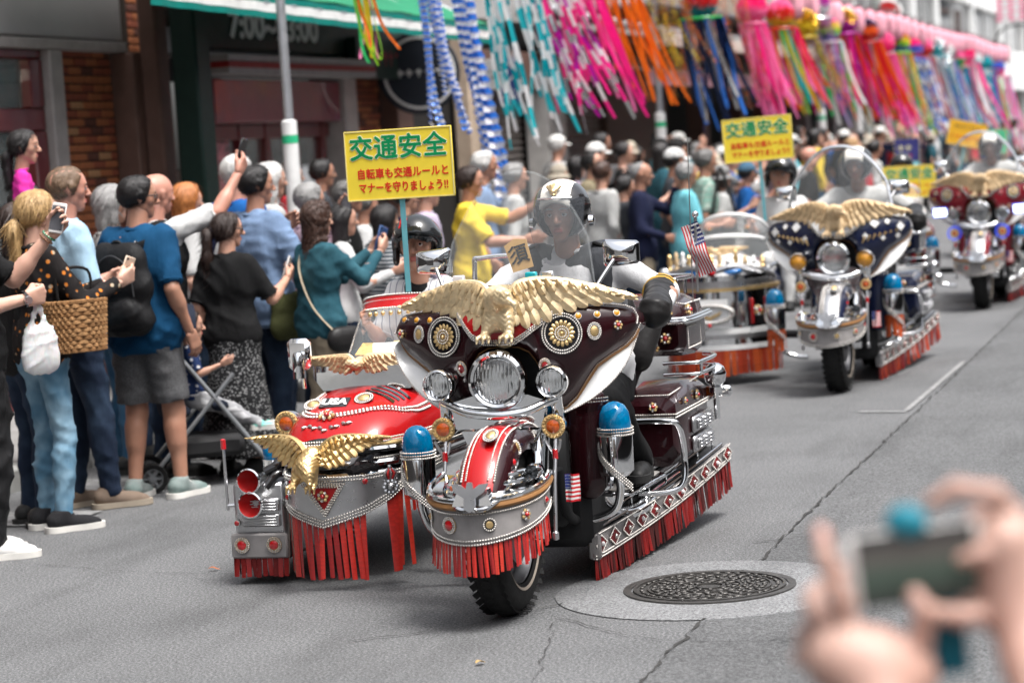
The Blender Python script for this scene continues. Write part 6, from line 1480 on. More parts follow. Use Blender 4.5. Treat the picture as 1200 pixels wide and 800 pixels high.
def folds(V, F, amp, seed=0, fz=34.):
    """cloth creases: a few crossing wave trains, stronger where cloth bunches"""
    q = np.random.default_rng(seed); n = vnorm(V, F); d = np.zeros(len(V))
    for k in range(7):
        dr = unit(q.normal(0, 1, 3) * A(.8, .8, 1.2)); f = fz * q.uniform(.5, 1.6); w_ = V @ unit(q.normal(0, 1, 3)) * f * .4
        env = np.clip(np.sin(V @ unit(q.normal(0, 1, 3)) * 9 + q.uniform(0, 6)), 0, 1)
        d += env * (1 - np.abs(np.sin(V @ dr * f + np.sin(w_) * 1.2 + q.uniform(0, 6)))) ** 2
    return V + n * (amp * (d - d.mean()))[:, None]
def ik(a, b, l1, l2, hint):
    d = b - a; L = np.linalg.norm(d); mx = (l1 + l2) * .998
    if L > mx: b = a + d / L * mx; d = b - a; L = mx
    u = d / L; x = (l1 * l1 - l2 * l2 + L * L) / (2 * L); h = sqrt(max(0, l1 * l1 - x * x)); p = np.asarray(hint, float) - u * np.dot(hint, u)
    return a + u * x + unit(p) * h, b
_HD = {}
def head_mesh(q):
    if q not in _HD:
        pr = [cp((0, -.09, .12), (0, .02, .13), .365, .05, ax=[((1, 0, 0), .9)]), cp((0, .13, .08), (0, .17, -.26), (.245, .165), .08), cp((-.13, .06, -.20), (.13, .06, -.20), .12, .08), cp((0, .235, -.385), r=.088, k=.08)]
        for s_ in (-1, 1): pr += [cp((s_ * .16, .20, -.06), r=.11, k=.06), cp((s_ * .335, -.04, .05), (s_ * .315, -.02, -.11), (.075, .045), .015, ax=[((1, .25 * -s_, 0), .42)])]
        pr += [cp((-.14, .325, .10), (.14, .325, .10), .05, .05)]
        pr += [dict(cp((s_ * .125, .43, .025), r=.062, k=.05), sub=True) for s_ in (-1, 1)]
        pr += [cp((0, .365, .04), (0, .45, -.115), (.034, .05), .03)] + [cp((s_ * .048, .395, -.13), r=.034, k=.02) for s_ in (-1, 1)]
        pr += [cp((-.065, .355, -.232), (.065, .355, -.232), .026, .015, ax=[((0, 0, 1), .7)]), cp((-.055, .348, -.275), (.055, .348, -.275), .03, .015, ax=[((0, 0, 1), .8)])]
        pr += [cp((0, -.05, -.30), (0, -.11, -.60), .20, .08)]
        V, F = snet(pr, {2: .032, 1: .05, 0: .085}[q], pad=.05); _HD[q] = (V, F)
    return _HD[q]
_HN = {}
def hand_mesh(pose, q):
    if (pose, q) not in _HN:
        cu = dict(relaxed=(.35, .45, .3), hold=(.75, .8, .5), fist=(1.35, 1.45, .9), flat=(.1, .12, .1), point=(.9, 1.1, .7))[pose]; pr = []
        xs = (-.031, -.0105, .0105, .031); ln = (.060, .075, .081, .073)
        for i, x in enumerate(xs):
            pr.append(cp((x * .7, -.002, .005), (x, 0, .088 - .006 * abs(i - 2)), (.015, .0125), .012)); p = A(x, 0, .09 - .006 * abs(i - 2)); an = 0; Ls = ln[i]
            for j, (fr_, r0, r1) in enumerate(((.45, .0098, .0090), (.31, .0088, .0080), (.26, .0078, .0064))):
                c_ = cu[j] * (1 + .12 * (1.5 - i)) if not (pose == 'point' and i == 3) else .08; an += c_; e = p + A(x * .06 * (1 if j == 0 else .3), sin(an), cos(an)) * Ls * fr_; pr.append(cp(p, e, (r0, r1), .004)); p = e
        k = dict(relaxed=.35, hold=.8, fist=1.2, flat=.1, point=.9)[pose]
        pr += [cp((.022, .006, .02), (.042, .014 + .012 * k, .052), (.017, .013), .012), cp((.042, .014 + .012 * k, .052), (.056 - .02 * k, .022 + .022 * k, .082), (.0115, .010), .006), cp((.056 - .02 * k, .022 + .022 * k, .082), (.060 - .034 * k, .024 + .026 * k, .108), (.0098, .0072), .005), cp((-.0, 0, -.03), (0, 0, .02), (.021, .022), .015, ax=[((0, 1, 0), .72)])]
        V, F = snet(pr, {2: .006, 1: .0105, 0: .0135}[q], pad=.004); _HN[pose, q] = (V, F)
    return _HN[pose, q]
def strands(mb, V, Nn, n, L, wd, seed, flow=(0, -.5, -.6), spread=.35, grav=.25, lift=.15):
    q = np.random.default_rng(seed); I = q.integers(0, len(V), n); p = V[I] + Nn[I] * .001; fl = np.asarray(flow) + q.normal(0, spread, (n, 3))
    d = fl - Nn[I] * (fl * Nn[I]).sum(1)[:, None]; d /= np.linalg.norm(d, axis=1)[:, None] + 1e-9; d += Nn[I] * lift * q.random((n, 1)); sd = np.cross(d, Nn[I]); sd /= np.linalg.norm(sd, axis=1)[:, None] + 1e-9
    Ls = L * q.uniform(.6, 1.15, n)[:, None]; P = []; m = 4
    for i in range(m + 1):
        w_ = wd * (1, 1, .85, .55, .12)[i] / 2; P.append(np.stack([p - sd * w_, p + sd * w_], 1)); d = d - Nn[I] * .16 + A(0, 0, -grav / m); d /= np.linalg.norm(d, axis=1)[:, None]; p = p + d * Ls / m
    P = np.stack(P, 1).reshape(-1, 3); base = (np.arange(n) * (m + 1) * 2)[:, None, None]; F = (quads(m + 1, 2)[None] + base).reshape(-1, 4); mb.add(P, F)
def person(label, loc, H=1.7, yaw=0., skin_=1, hair=('short', 'black'), top=None, bottom=None, shoe=None, ra=None, la=None, rh='relaxed', lh='relaxed', look=0., nod=0., hip=None, lean=0., feet=None, knee=(0, 1, .1), q=1, fat=1., hat=None, glasses=None, group=None, female=False, seed=0, turn=0., belt=None, elbows=None, sit=False, category='person', beard=False):
    """yaw: compass direction faced, 0 = +Y (down the street), +90 deg = +X.  Arm targets: (right, forward, up) metres from the shoulder."""
    h = H; t = thing('person', label, category, loc, -yaw, group); vox = {2: .018, 1: .029, 0: .054}[q] * (h / 1.7) ** .5
    hp = A(0, 0, .515 * h) if hip is None else A(*hip); u = A(0, sin(lean), cos(lean)); fwd = A(0, cos(lean), -sin(lean)); X = A(1, 0, 0)
    ct, st = cos(turn), sin(turn); Xs = A(ct, -st, 0)     # shoulders twisted
    P = lambda s_, x=0., f=0.: hp + u * s_ * h + X * x * h + fwd * f * h
    PS = lambda s_, x=0., f=0.: hp + u * s_ * h + Xs * x * h + fwd * f * h
    sw = .083 if female else .092; B = []; fx = fat * (.93 if female else 1)
    tor = [((-.042, .01), .062 * fx), ((-.034, .10), .058 * fx), ((-.046, .20), .061 * fx), ((-.058, .265), .043)]
    for k, ((x, s_), r) in enumerate(tor):
        f_ = (PS if k > 1 else P); B.append(cp(f_(s_, x), f_(s_, -x), r * h * .95, .04 * h, ax=[((0, 1, 0), .88)]))
    B.append(cp(P(.27, 0, -.006), P(.37, 0, .012), .031 * h, .02 * h)); sh = [PS(.292, s_ * sw) for s_ in (1, -1)]; arms = []
    for i, (s_, tg) in enumerate(((1, ra), (-1, la))):
        tg = A(s_ * .05, .05, -.50) if tg is None else A(*tg)
        if hip is None and tg[2] < -.35: tg = tg * (h / 1.7)
        eh = A(s_ * .28, -.4, -.9) if elbows is None else A(s_ * elbows[0], elbows[1], elbows[2]); e, w_ = ik(sh[i], sh[i] + tg, .172 * h, .150 * h, eh); arms.append((sh[i], e, w_))
        B += [cp(sh[i], e, (.0275 * h * (fx * .5 + .5), .0225 * h), .02 * h), cp(e, w_, (.0235 * h, .0155 * h), .012 * h), cp(e + (w_ - e) * .2, e + (w_ - e) * .35, .0242 * h, .012 * h)]
    legs = []; lk = .84 if bottom and bottom[1] in ('long', 'skirt') else 1.; feet = feet or [(.058 * h, 0, 0), (-.058 * h, .0, 0)]
    for i, s_ in enumerate((1, -1)):
        hj = P(-.012, s_ * .050); an = A(feet[i][0], feet[i][1], feet[i][2] + .045 * h); k, an = ik(hj, an, .2375 * h, .2235 * h, knee); legs.append((hj, k, an))
        B += [cp(hj, k, (.049 * h * fx * lk, .033 * h * lk), .03 * h), cp(k, an, (.033 * h * lk, .021 * h), .015 * h), cp(k + (an - k) * .2 - A(0, .010 * h, 0), k + (an - k) * .42 - A(0, .008 * h, 0), (.031 * h * lk, .027 * h * lk), .02 * h)]
        if shoe == 'bare': B.append(cp(an - A(0, .01, .02 * h), an + A(0, .10 * h, -.035 * h), (.022 * h, .016 * h), .02))
    V, F = snet(B, vox); mb = MB(); mb.add(V, F); hs = .137 * h * (1.32 if h < 1.46 and hip is not None else 1) * (1.1 if h < 1.1 else 1)
    hc = P(.340, 0, .012) + u * .535 * hs + A(0, .05 * hs, 0); Rh = rotm(nod + lean * -.0, 0, 0); Rh = rotm(0, 0, -look) @ Rh
    hv, hf = head_mesh(q); cen = hv[hf].mean(1); lip = (np.abs(cen[:, 0]) < .10) & (cen[:, 1] > .338) & (cen[:, 2] < -.205) & (cen[:, 2] > -.30)
    W = lambda v: (np.asarray(v, float) * A(.96 if female else 1, 1, 1) * hs) @ Rh.T + hc
    hb = mb.n; mb.add(W(hv), hf[~lip]); mb.F.append((hf[lip] + hb, 1, True))
    for s_ in (-1, 1):
        mb.add(*ball(W((s_ * .125, .328, .02)), .050 * hs, 10, 8), m=2)
        ev, ef = ball(W((s_ * .125, .353, .018)), .031 * hs, 8, 6); mb.add(ev, ef, m=3)
        if q and hair[1] != 'none': mb.add(*tube(W(smooth_path([(s_ * .05, .385, .095), (s_ * .12, .39, .118), (s_ * .20, .345, .10)], 3)), .012 * hs, 5), m=4); mb.add(*tube(W(smooth_path([(s_ * .065, .365, .042), (s_ * .125, .382, .052), (s_ * .19, .345, .038)], 3)), .015 * hs, 5), m=0)
    hands = []
    for i, (s_, pose) in enumerate(((1, rh), (-1, lh))):
        a, e, w_ = arms[i]; d = unit(w_ - e); raised = d[2] > -.3
        pn = unit(np.cross(d, A(0, 0, 1)) * (-s_) * .2 + (A(-s_ * .9, .2, 0) if not raised else A(-s_ * .7, -.6, .1))); pn = unit(pn - d * np.dot(pn, d)); sx = np.cross(pn, d); hv2, hf2 = hand_mesh(pose, q)
        sd = sx * 1.; thumb = A(0, 1, .0) if not raised else A(0, -.2, 1); sg = 1 if np.dot(sd, thumb) > 0 else -1
        Vh = (hv2[:, :1] * sg * sd + hv2[:, 1:2] * pn + hv2[:, 2:] * d) * (h / 1.72) + w_ + d * .008; mb.add(Vh, hf2 if sg > 0 else hf2[:, ::-1]); hands.append((w_ + d * .07 * h / 1.7 + pn * .03, d, pn, sd * sg))
    mats = [SK[skin_], LIP, EYEW, IRIS, HC.get(hair[1], HC['black'])]; mb.build('body', mats, t, sharp=0)
    # ---- hair
    st_ = hair[0]; hm = HC[hair[1]]; front = ((0, .262, .29), (0, 1, -.42)); temple = ((0, .10, .0), (0, 1, .12)); nape = ((0, -.2, -.20), (0, .35, -1)); hp_ = []
    big = {'curly': .05, 'bob': .035, 'long': .03, 'fade': .006}.get(st_, .018)
    if st_ not in ('bald', 'none'):
        cl = [front, nape] if st_ not in ('thin',) else [((0, -.02, .28), (0, 1, -.6)), nape]
        hp_.append(cp((0, -.09, .12), (0, .02, .13), .365 + big, .03, ax=[((1, 0, 0), .92)], clip=cl))
        hp_ += [cp((s_ * .30, .02, .08), (s_ * .29, .0, -.06), (.10, .05), .03, clip=[((0, .12, 0), (0, 1, 0))]) for s_ in (-1, 1)] if st_ != 'thin' else []
    if st_ in ('bob', 'long', 'curly'):
        z1 = {'bob': -.42, 'long': -1.05, 'curly': -.95}[st_]; hp_ += [cp((0, -.20, .0), (0, -.26, z1), (.36, .27 if st_ != 'curly' else .36), .08, ax=[((0, 1, 0), .62)])] + [cp((s_ * .29, -.02, .12), (s_ * .29, -.02, max(z1, -.55)), (.13, .10), .06, ax=[((1, 0, 0), .7)]) for s_ in (-1, 1)]
    if st_ == 'ponytail': hp_ += [cp((0, -.40, .05), (0, -.58, -.05), (.10, .13), .05), cp((0, -.58, -.05), (0.02, -.62, -.70), (.14, .15), .06), cp((0.02, -.62, -.70), (.03, -.55, -1.35), (.15, .05), .06)]
    if st_ == 'lowtail': hp_ += [cp((0, -.36, -.12), (0, -.50, -.25), (.12, .14), .05), cp((0, -.5, -.25), (0.03, -.48, -1.0), (.16, .10), .06)]
    if hp_ and not (hat and hat[0] == 'helmet'):
        V, F = snet(hp_, {2: .030, 1: .055, 0: .09}[q], pad=.06); n = vnorm(V, F); qn = np.random.default_rng(seed + 5)
        amp = .030 if st_ == 'curly' else .010; V = V + n * (amp * (np.sin(V[:, 0] * 38 + 4 * np.sin(V[:, 2] * 6)) + .6 * np.sin(V[:, 0] * 71 + V[:, 1] * 40)))[:, None]; mb = MB(); mb.add(W(V), F)
        if q >= 1:
            Wn = n @ Rh.T; ns = 1200 if q == 2 else 220; L = {'short': .055, 'fade': .022, 'thin': .04, 'bald': .02, 'bob': .10, 'long': .16, 'ponytail': .10, 'lowtail': .10, 'curly': .06}.get(st_, .05)
            strands(mb, W(V), Wn, ns, L * h / 1.7, .0042 if q == 2 else .008, seed, flow=(0, -.35, -.75) if st_ in ('bob', 'long', 'ponytail', 'lowtail') else ((0, -.6, .1) if st_ != 'fade' else (0, .1, .8)), spread=.7 if st_ == 'curly' else .25, lift=.4 if st_ in ('fade', 'curly') else .28)
        hr = mb.build('hair', hm, t, sharp=0)
        if st_ in ('ponytail', 'lowtail'): zz = (.0, -.47, .02) if st_ == 'ponytail' else (0, -.42, -.18); mb = MB(); mb.add(*tube(W(arc(zz, .13, 0, 2 * pi, 14, (1, 0, 0), (0, -.3, 1))[:-1]), .03 * hs, 6, closed=True)); mb.build('hair_tie', M('hair_tie_dark', (.03, .025, .03), .6), t)
    if beard: V, F = snet([cp((0, .235, -.37), (0, .19, -.30), (.12, .16), .05, clip=[((0, .2, -.21), (0, -.2, 1))])], .03); mb = MB(); mb.add(W(V), F); mb.build('beard', hm, t, sharp=0)
    # ---- clothes
    if top:
        m, sl = top[0], top[1]; ln_ = top[2] if len(top) > 2 else -.045; ease = top[3] if len(top) > 3 else .008; C = []
        for k, ((x, s_), r) in enumerate(tor):
            f_ = (PS if k > 1 else P); rr = r * h + ease * h; C.append(cp(f_(max(s_, .02), x), f_(max(s_, .02), -x), rr, .04 * h, ax=[((0, 1, 0), .9)]))
        if not sit: C.append(cp(P(.02, -.045), P(.02, .045), (.062 * fx + ease) * h, .03 * h, ax=[((0, 1, 0), .95)])); C.append(cp(P(.05), P(ln_), (.094 * fx + ease * .6) * h, .02 * h, ax=[((0, 1, 0), .76)], clip=[(P(ln_), -u)]))
        C.append(cp(P(.288, -.02, -.006), P(.30, .02, -.004), .036 * h, .02 * h))
        if top[1] == 'hood' : C.append(cp(P(.29, -.03, -.05), P(.29, .03, -.05), .04 * h, .02 * h))
        fr_ = {'long': 1., 'hood': 1., 'short': .62, 'cap': .3, 'none': 0, '34': .8}[sl]
        for s_, (a, e, w_) in zip((1, -1), arms):
            if fr_ == 0: continue
            if fr_ >= .8: C += [cp(a, e, ((.033 + ease * .3) * h, .030 * h), .02 * h), cp(e, e + (w_ - e) * ((fr_ - .62) / .38 if fr_ < 1 else .97), (.029 * h, .023 * h), .012 * h, clip=[(e + (w_ - e) * (.5 if fr_ < 1 else .97), w_ - e)])]
            else: ee = a + (e - a) * (fr_ / .62 * .92 + .0); C.append(cp(a, a + (e - a) * 1.1, ((.032 + ease * .4) * h, .0355 * h), .02 * h, clip=[(ee, e - a)]))
        V, F = snet(C, vox); V = folds(V, F, (.003, .0045, .0085)[q], seed); mb = MB(); mb.add(V, F); tp_ = mb.build(top[4] if len(top) > 4 else 'shirt', m, t, sharp=50)
        if q == 2 and 0 < fr_ < .8:
            mb = MB()
            for a, e, w_ in arms:
                ee = a + (e - a) * (fr_ / .62 * .92 - .05); x, y, _ = frame(e - a); mb.add(*tube(arc(ee, (.0362 + ease * .1) * h, 0, 2 * pi, 18, x, y)[:-1], .0035, 5, closed=True))
            mb.build('sleeve_hem', m, tp_)
        if q and sl != 'hood': mb = MB(); mb.add(*tube(arc(P(.322, 0, .0), .036 * h, 0, 2 * pi, 18, X, fwd + u * .12)[:-1], .0065 * h, 6, closed=True)); mb.build('collar', m, tp_)
    if bottom:
        m, kd = bottom[0], bottom[1]; slim = bottom[2] if len(bottom) > 2 else 1.; C = [cp(P(.0, -.045), P(.0, .045), (.064 * fx + .004) * h, .03 * h, ax=[((0, 1, 0), .92)]), cp(P(.05, -.03), P(.05, .03), .060 * h * fx, .03 * h, ax=[((0, 1, 0), .92)])]
        if kd == 'skirt':
            zz = A(hp[0], hp[1], .075 * h); C.append(cp(P(.07), zz, (.080 * h, .165 * h), .03 * h, ax=[((0, 1, 0), .80)], clip=[(zz, (0, 0, -1))]))
        else:
            for hj, k, an in legs:
                if kd == 'shorts': e_ = hj + (k - hj) * .86; C.append(cp(hj, k, (.061 * h * fx, .058 * h), .02 * h, clip=[(e_, k - hj)]))
                else: lo_ = an + (an - k) * (.06 if kd == 'long' else -.12); C += [cp(hj, k, (.0575 * h * fx * slim, .0385 * h * slim), .02 * h), cp(k, an + (an - k) * .15, (.038 * h * slim, .029 * h * slim), .015 * h, clip=[(lo_, an - k)]), cp(k + (an - k) * .2 - A(0, .010 * h, 0), k + (an - k) * .42 - A(0, .006 * h, 0), .034 * h * slim, .02 * h)]
        V, F = snet(C, vox * .95); V = folds(V, F, (.0055 if q < 2 else .009) if kd != 'skirt' else .008, seed + 3, 30 if kd != 'skirt' else 14); mb = MB(); mb.add(V, F); mb.build('skirt' if kd == 'skirt' else 'shorts' if kd == 'shorts' else 'trousers', m, t, sharp=50)
    if shoe and shoe != 'bare':
        um, sm = shoe[0], shoe[1]
        for i, (hj, k, an) in enumerate(legs):
            f0 = A(an[0], an[1], an[2] - .045 * h); tw = (.18 if i == 0 else -.18); Rz = rotm(0, 0, -tw); L = .15 * h; g_ = lambda x, y, z: f0 + Rz @ A(x * h * .85, y * h * .93, z * h)
            V, F = snet([cp(g_(0, -.03, .034), g_(0, .0, .048), .0255 * h, .02), cp(g_(0, -.02, .030), g_(.004, .075, .018), (.0265 * h, .0215 * h), .02), cp(g_(.002, .06, .016), g_(.004, .10, .013), (.024 * h, .019 * h), .02), cp(g_(0, -.012, .05), g_(0, -.006, .068), .026 * h, .01, clip=[(g_(0, 0, .062), (0, 0, 1))])], .0095 if q == 2 else .017 if q else .028)
            V[:, 2] = np.maximum(V[:, 2], f0[2] + .022); mb = MB(); mb.add(V, F); so_ = mb.build('shoe', um, t, sharp=60)
            ol = [(.0, -.062), (.022, -.056), (.031, -.03), (.026, .02), (.032, .07), (.027, .105), (.008, .125), (-.016, .118), (-.028, .085), (-.024, .02), (-.029, -.03), (-.021, -.056)]; ol = smooth_path([(a, b, 0) for a, b in ol], 3, True)[:, :2]
            mb = MB(); mb.add(*prism(ol * .96, .030, f0 + A(0, 0, .0315), Rz @ A(h, 0, 0), Rz @ A(0, h, 0), A(0, 0, 1))); mb.build('sole', sm, so_)
            if q == 2 and len(shoe) > 2:
                mb = MB()
                for j in range(5): mb.add(*tube(smooth_path([g_(-.019, .022 + .012 * j, .040 - .0045 * j), g_(.002, .024 + .012 * j, .054 - .0055 * j), g_(.021, .022 + .012 * j, .040 - .0045 * j)], 3), .0042, 5))
                mb.build('laces', shoe[2], so_)
    if glasses:
        mb = MB(); m_ = 1 if glasses == 'sun' else 0
        for s_ in (-1, 1):
            o_ = W(smooth_path([(s_ * .055, .42, .055), (s_ * .19, .395, .06), (s_ * .20, .39, -.02), (s_ * .13, .41, -.05), (s_ * .06, .42, -.02)], 3, True)); mb.add(*tube(o_, .010 * hs, 5, closed=True)); mb.add(*tube(W([(s_ * .20, .395, .045), (s_ * .34, .05, .045), (s_ * .35, -.06, .02)]), .010 * hs, 5))
            if m_: mb.add(np.concatenate([o_, o_.mean(0)[None]]), np.stack([np.arange(15), (np.arange(15) + 1) % 15, np.full(15, 15)], 1))
        mb.add(*tube(W([(-.055, .42, .04), (.055, .42, .04)]), .009 * hs, 5)); mb.build('sunglasses' if m_ else 'glasses', M('spectacle_black', (.015, .013, .013), .2, coat=.5), t)
    if hat:
        kd, m = hat[0], hat[1]; mb = MB()
        if kd == 'cap':
            V, F = snet([cp((0, -.08, .16), (0, .02, .16), .40, .03, ax=[((1, 0, 0), .92)], clip=[((0, 0, .13), (0, .08, -1))])], .05 if q else .08); mb.add(W(V), F); mb.add(*gridsurf(lambda a, b: W(((a - .5) * .56 * (1 - .1 * b), .30 + .36 * b * sqrt(max(0, 1 - (2 * a - 1) ** 2 * .6)), .17 - .05 * b - .3 * (a - .5) ** 2)), 9, 5, .012))
        elif kd in ('bucket', 'brim'):
            V, F = snet([cp((0, -.06, .22), (0, .0, .24), .37, .03, clip=[((0, 0, .12), (0, 0, -1))])], .05 if q else .08); mb.add(W(V), F); br = .56 if kd == 'bucket' else .68; V, F = sweep(None, np.array([W([(r_ * cos(a) * .95, -.04 + r_ * sin(a) * 1.05, z) for a in np.arange(24) * pi / 12]) for r_, z in ((.36, .17), (br, .17 - (.20 if kd == 'bucket' else .05)), (br, .15 - (.2 if kd == 'bucket' else .05)), (.36, .14))]), cap=False); mb.add(V, F)
        elif kd == 'helmet':
            pr = [cp((0, -.08, .10), (0, .02, .10), .52, .03, ax=[((1, 0, 0), .95)], clip=[((0, .1, -.38), (0, 0, -1))]), dict(cp((0, .40, -.12), (0, .8, -.14), .33, .06, ax=[((0, 0, 1), 1.0)]), sub=True)]
            V, F = snet(pr, .035); c_ = V[F].mean(1); a_ = (np.abs(c_[:, 0]) < .27) & (c_[:, 2] > .1 - .3 * c_[:, 1]) if hat[2:] else np.zeros(len(F), bool); mb.add(W(V), F[~a_]); mb.F.append((F[a_], 1, True)) if a_.any() else None
        elif kd == 'batting':
            V, F = snet([cp((0, -.08, .13), (0, .03, .13), .47, .03, ax=[((1, 0, 0), .95)], clip=[((0, .30, .12), (0, .45, -1))]), cp((.40, -.02, .1), (.40, .02, -.22), .13, .08, ax=[((1, 0, 0), .5)]), cp((-.40, -.02, .1), (-.40, .02, -.22), .13, .08, ax=[((1, 0, 0), .5)]), cp((0, -.3, .0), (0, -.3, -.1), .30, .08)], .035); mb.add(W(V), F); mb.add(*gridsurf(lambda a, b: W(((a - .5) * .74 * (1 - .1 * b), .34 + .38 * b * sqrt(max(0, 1 - (2 * a - 1) ** 2 * .7)), .19 - .04 * b - .35 * (a - .5) ** 2)), 13, 6, .015))
        mb.build({'cap': 'cap', 'bucket': 'sun_hat', 'brim': 'straw_hat', 'helmet': 'helmet', 'batting': 'batting_helmet'}[kd], [m] + ([hat[2]] if len(hat) > 2 else []), t, sharp=60)
    bpy_loc = A(*loc); cy, sy = cos(-yaw), sin(-yaw)
    def world(p): p = np.asarray(p, float); return A(p[0] * cy - p[1] * sy, p[0] * sy + p[1] * cy, p[2]) + bpy_loc
    def wdir(p): return world(p) - bpy_loc
    return dict(root=t, hands=[tuple([world(hd[0])] + [wdir(x) for x in hd[1:]]) for hd in hands], W=W, world=world, wdir=wdir, P=P, h=h, yaw=yaw, hs=hs, hc=world(hc), sh=[world(a) for a in sh])
def orient(o, x, y, z, loc):
    o.matrix_world = Matrix.LocRotScale(Vector(loc), Matrix((unit(x), unit(y), unit(z))).transposed().to_quaternion(), None)
def phone(label, hand, body=None, size=(.072, .145), tilt=0., case='black', off=.02, screen=(.05, .055, .06), wide=False):
    """held between fingers and palm: long side up, screen towards the holder"""
    p, d, pn, sd = hand; t = thing('phone', label, 'phone'); up = unit(A(0, 0, 1) + d * .4); nz = unit(pn * -.0 + np.cross(sd, up)); nz = pn; x = unit(np.cross(up, nz)); up = np.cross(nz, x)
    if wide: x, up = up, -x
    orient(t, x, up, nz, p + pn * (-.0) + up * off); w_, l_ = size
    mb = MB(); mb.add(*box((0, 0, 0), (w_, l_, .009), bev=.004)); b = mb.build('case', M('phone_case_' + case, dict(black=(.02, .02, .022), white=(.7, .68, .66), gold=(.66, .5, .38), blue=(.03, .08, .22), red=(.4, .03, .05))[case], .3, coat=.3), t)
    for s_ in (1,): mb = MB(); mb.add(*box((0, 0, .005 * s_), (w_ * .9, l_ * .80, .0015), bev=.0005)); mb.build('screen', M('phone_screen', screen, .08, coat=.8), t)
    mb = MB(); mb.add(*lathe([(0, -.0062), (.006, -.0062), (.006, -.004)], 12, (w_ * .28, l_ * .40, 0))); mb.build('camera_lens', BLACKP, t)
    return t
# ------------------------------------------------------------------ who stands where
cW = cloth('white_cotton', (.56, .56, .555)); cB = cloth('black_cotton', (.011, .011, .0115)); cBlue = cloth('petrol_blue_tee', (.006, .055, .13)); cG = cloth('grey_marl', (.16, .16, .165), 'melange', (.05, .05, .052)); cLB = cloth('pale_blue_tee', (.38, .56, .70))
cFl = cloth('floral_black', (.015, .013, .013), 'floral', (.62, .20, .03)); cDn = cloth('light_denim', (.10, .22, .33), 'denim', (.27, .42, .53)); cDk = cloth('dark_denim', (.012, .02, .04), 'denim', (.03, .05, .085)); cMd = cloth('mid_denim', (.03, .09, .17), 'denim', (.07, .16, .26))
cCh = cloth('chambray', (.20, .28, .42), 'melange', (.13, .20, .33)); cSk = cloth('speckled_skirt', (.016, .016, .017), 'specks', (.30, .30, .30)); cTe = cloth('teal_denim_jacket', (.02, .075, .10), 'denim', (.035, .11, .14)); cBe = cloth('beige_chino', (.40, .33, .24)); cSt = cloth('striped_knit', (.045, .06, .075), 'stripes', (.45, .46, .47))
cPk = cloth('bright_pink', (.72, .04, .36)); cLa = cloth('lavender', (.42, .36, .46)); cYe = cloth('yellow_tee', (.72, .52, .05)); cPo = cloth('royal_blue_polo', (.01, .085, .28)); cNv = cloth('navy_jacket', (.012, .015, .04)); cCy = cloth('cyan_polo', (.16, .48, .55)); cGn = cloth('sage_plaid', (.20, .36, .30), 'plaid', (.40, .48, .42)); cGr = cloth('light_grey_knit', (.42, .42, .41)); cDg = cloth('charcoal_tee', (.05, .053, .06)); cRd = cloth('red_top', (.42, .03, .04)); cOl = cloth('olive_canvas', (.07, .075, .03)); cKh = cloth('khaki', (.20, .17, .11)); cPp = cloth('dusty_pink_shirt', (.50, .36, .42)); cPin = cloth('pinstripe_jersey', (.70, .70, .71), 'pin', (.12, .14, .22)); cCk = cloth('grey_check', (.2, .2, .2), 'plaid', (.5, .5, .5)); cTrk = cloth('track_black', (.014, .014, .015), rough=.55)
sWh = (M('white_leather_shoe', (.66, .65, .63), .5, bump=.2), M('white_rubber', (.68, .66, .62), .6), M('white_lace', (.7, .69, .67), .8)); sBk = (cloth('black_mesh_shoe', (.02, .02, .022)), sWh[1], M('grey_lace', (.3, .3, .3), .8)); sGy = (cloth('grey_green_trainer', (.24, .27, .26), 'denim', (.10, .17, .16)), sWh[1], sWh[2]); sBr = (M('taupe_suede', (.17, .125, .095), .8), M('tan_rubber', (.33, .28, .22), .7), M('taupe_lace', (.12, .09, .07), .8)); sDk = (M('dark_shoe', (.02, .02, .02), .5), M('dark_sole', (.025, .025, .025), .7)); sMt = (cloth('mint_mesh', (.20, .62, .52)), sWh[1])
def at(px, py, s):
    p = atD(px, py, F_PX / s); zg = .112 if p[0] < -6.78 else 0.; return (p[0], p[1], zg), p[2] - zg
def C(label, px, py, s, yaw, *a, **k):
    p, H = at(px, py, s); H = min(max(H, 1.42), 1.86); k.setdefault('seed', abs(int(px * 7 + py))); return person(label, p, H, rad(yaw), *a, **k)
GL = 'spectators along the left kerb'; GF = 'spectators further down the kerb'
# --- the near group at the left
p1 = C('man in black tee and track trousers with white trainers, cut by the frame edge', -50, 200, 252, 48, 0, ('short', 'black'), (cB, 'short', -.07, .016), (cTrk, 'long', 1.12), sWh, ra=(.02, .22, -.26), la=(.12, .42, .02), rh='fist', lh='hold', q=2, glasses='clear', group=GL, look=rad(15))
phone('white phone with gold edge held up by the man in black track trousers', p1['hands'][1], case='white', screen=(.10, .10, .11))
p2 = C('blonde woman in black floral blouse and light blue jeans with low ponytail', 34, 222, 236, 36, 0, ('lowtail', 'blond'), (cFl, 'long', .03, .006), (cDn, 'long', .86), sBk, ra=(.04, .36, -.16), la=(.14, .38, -.17), rh='hold', lh='hold', q=2, glasses='clear', female=True, group=GL, look=rad(14))
phone('pink gold phone held low by the blonde woman', p2['hands'][0], case='gold')
p3 = C('tall man with cropped sandy hair in pale blue tee and dark jeans', 70, 194, 223, 42, 3, ('fade', 'sandy'), (cLB, 'short'), (cDk, 'long'), sBr, ra=(-.02, .28, -.20), la=(.06, .26, -.16), rh='hold', lh='hold', q=2, group=GL, look=rad(12), fat=1.04, feet=[(.11, .10, 0), (-.10, -.02, 0)])
phone('black phone held by the man with cropped sandy hair', p3['hands'][0])
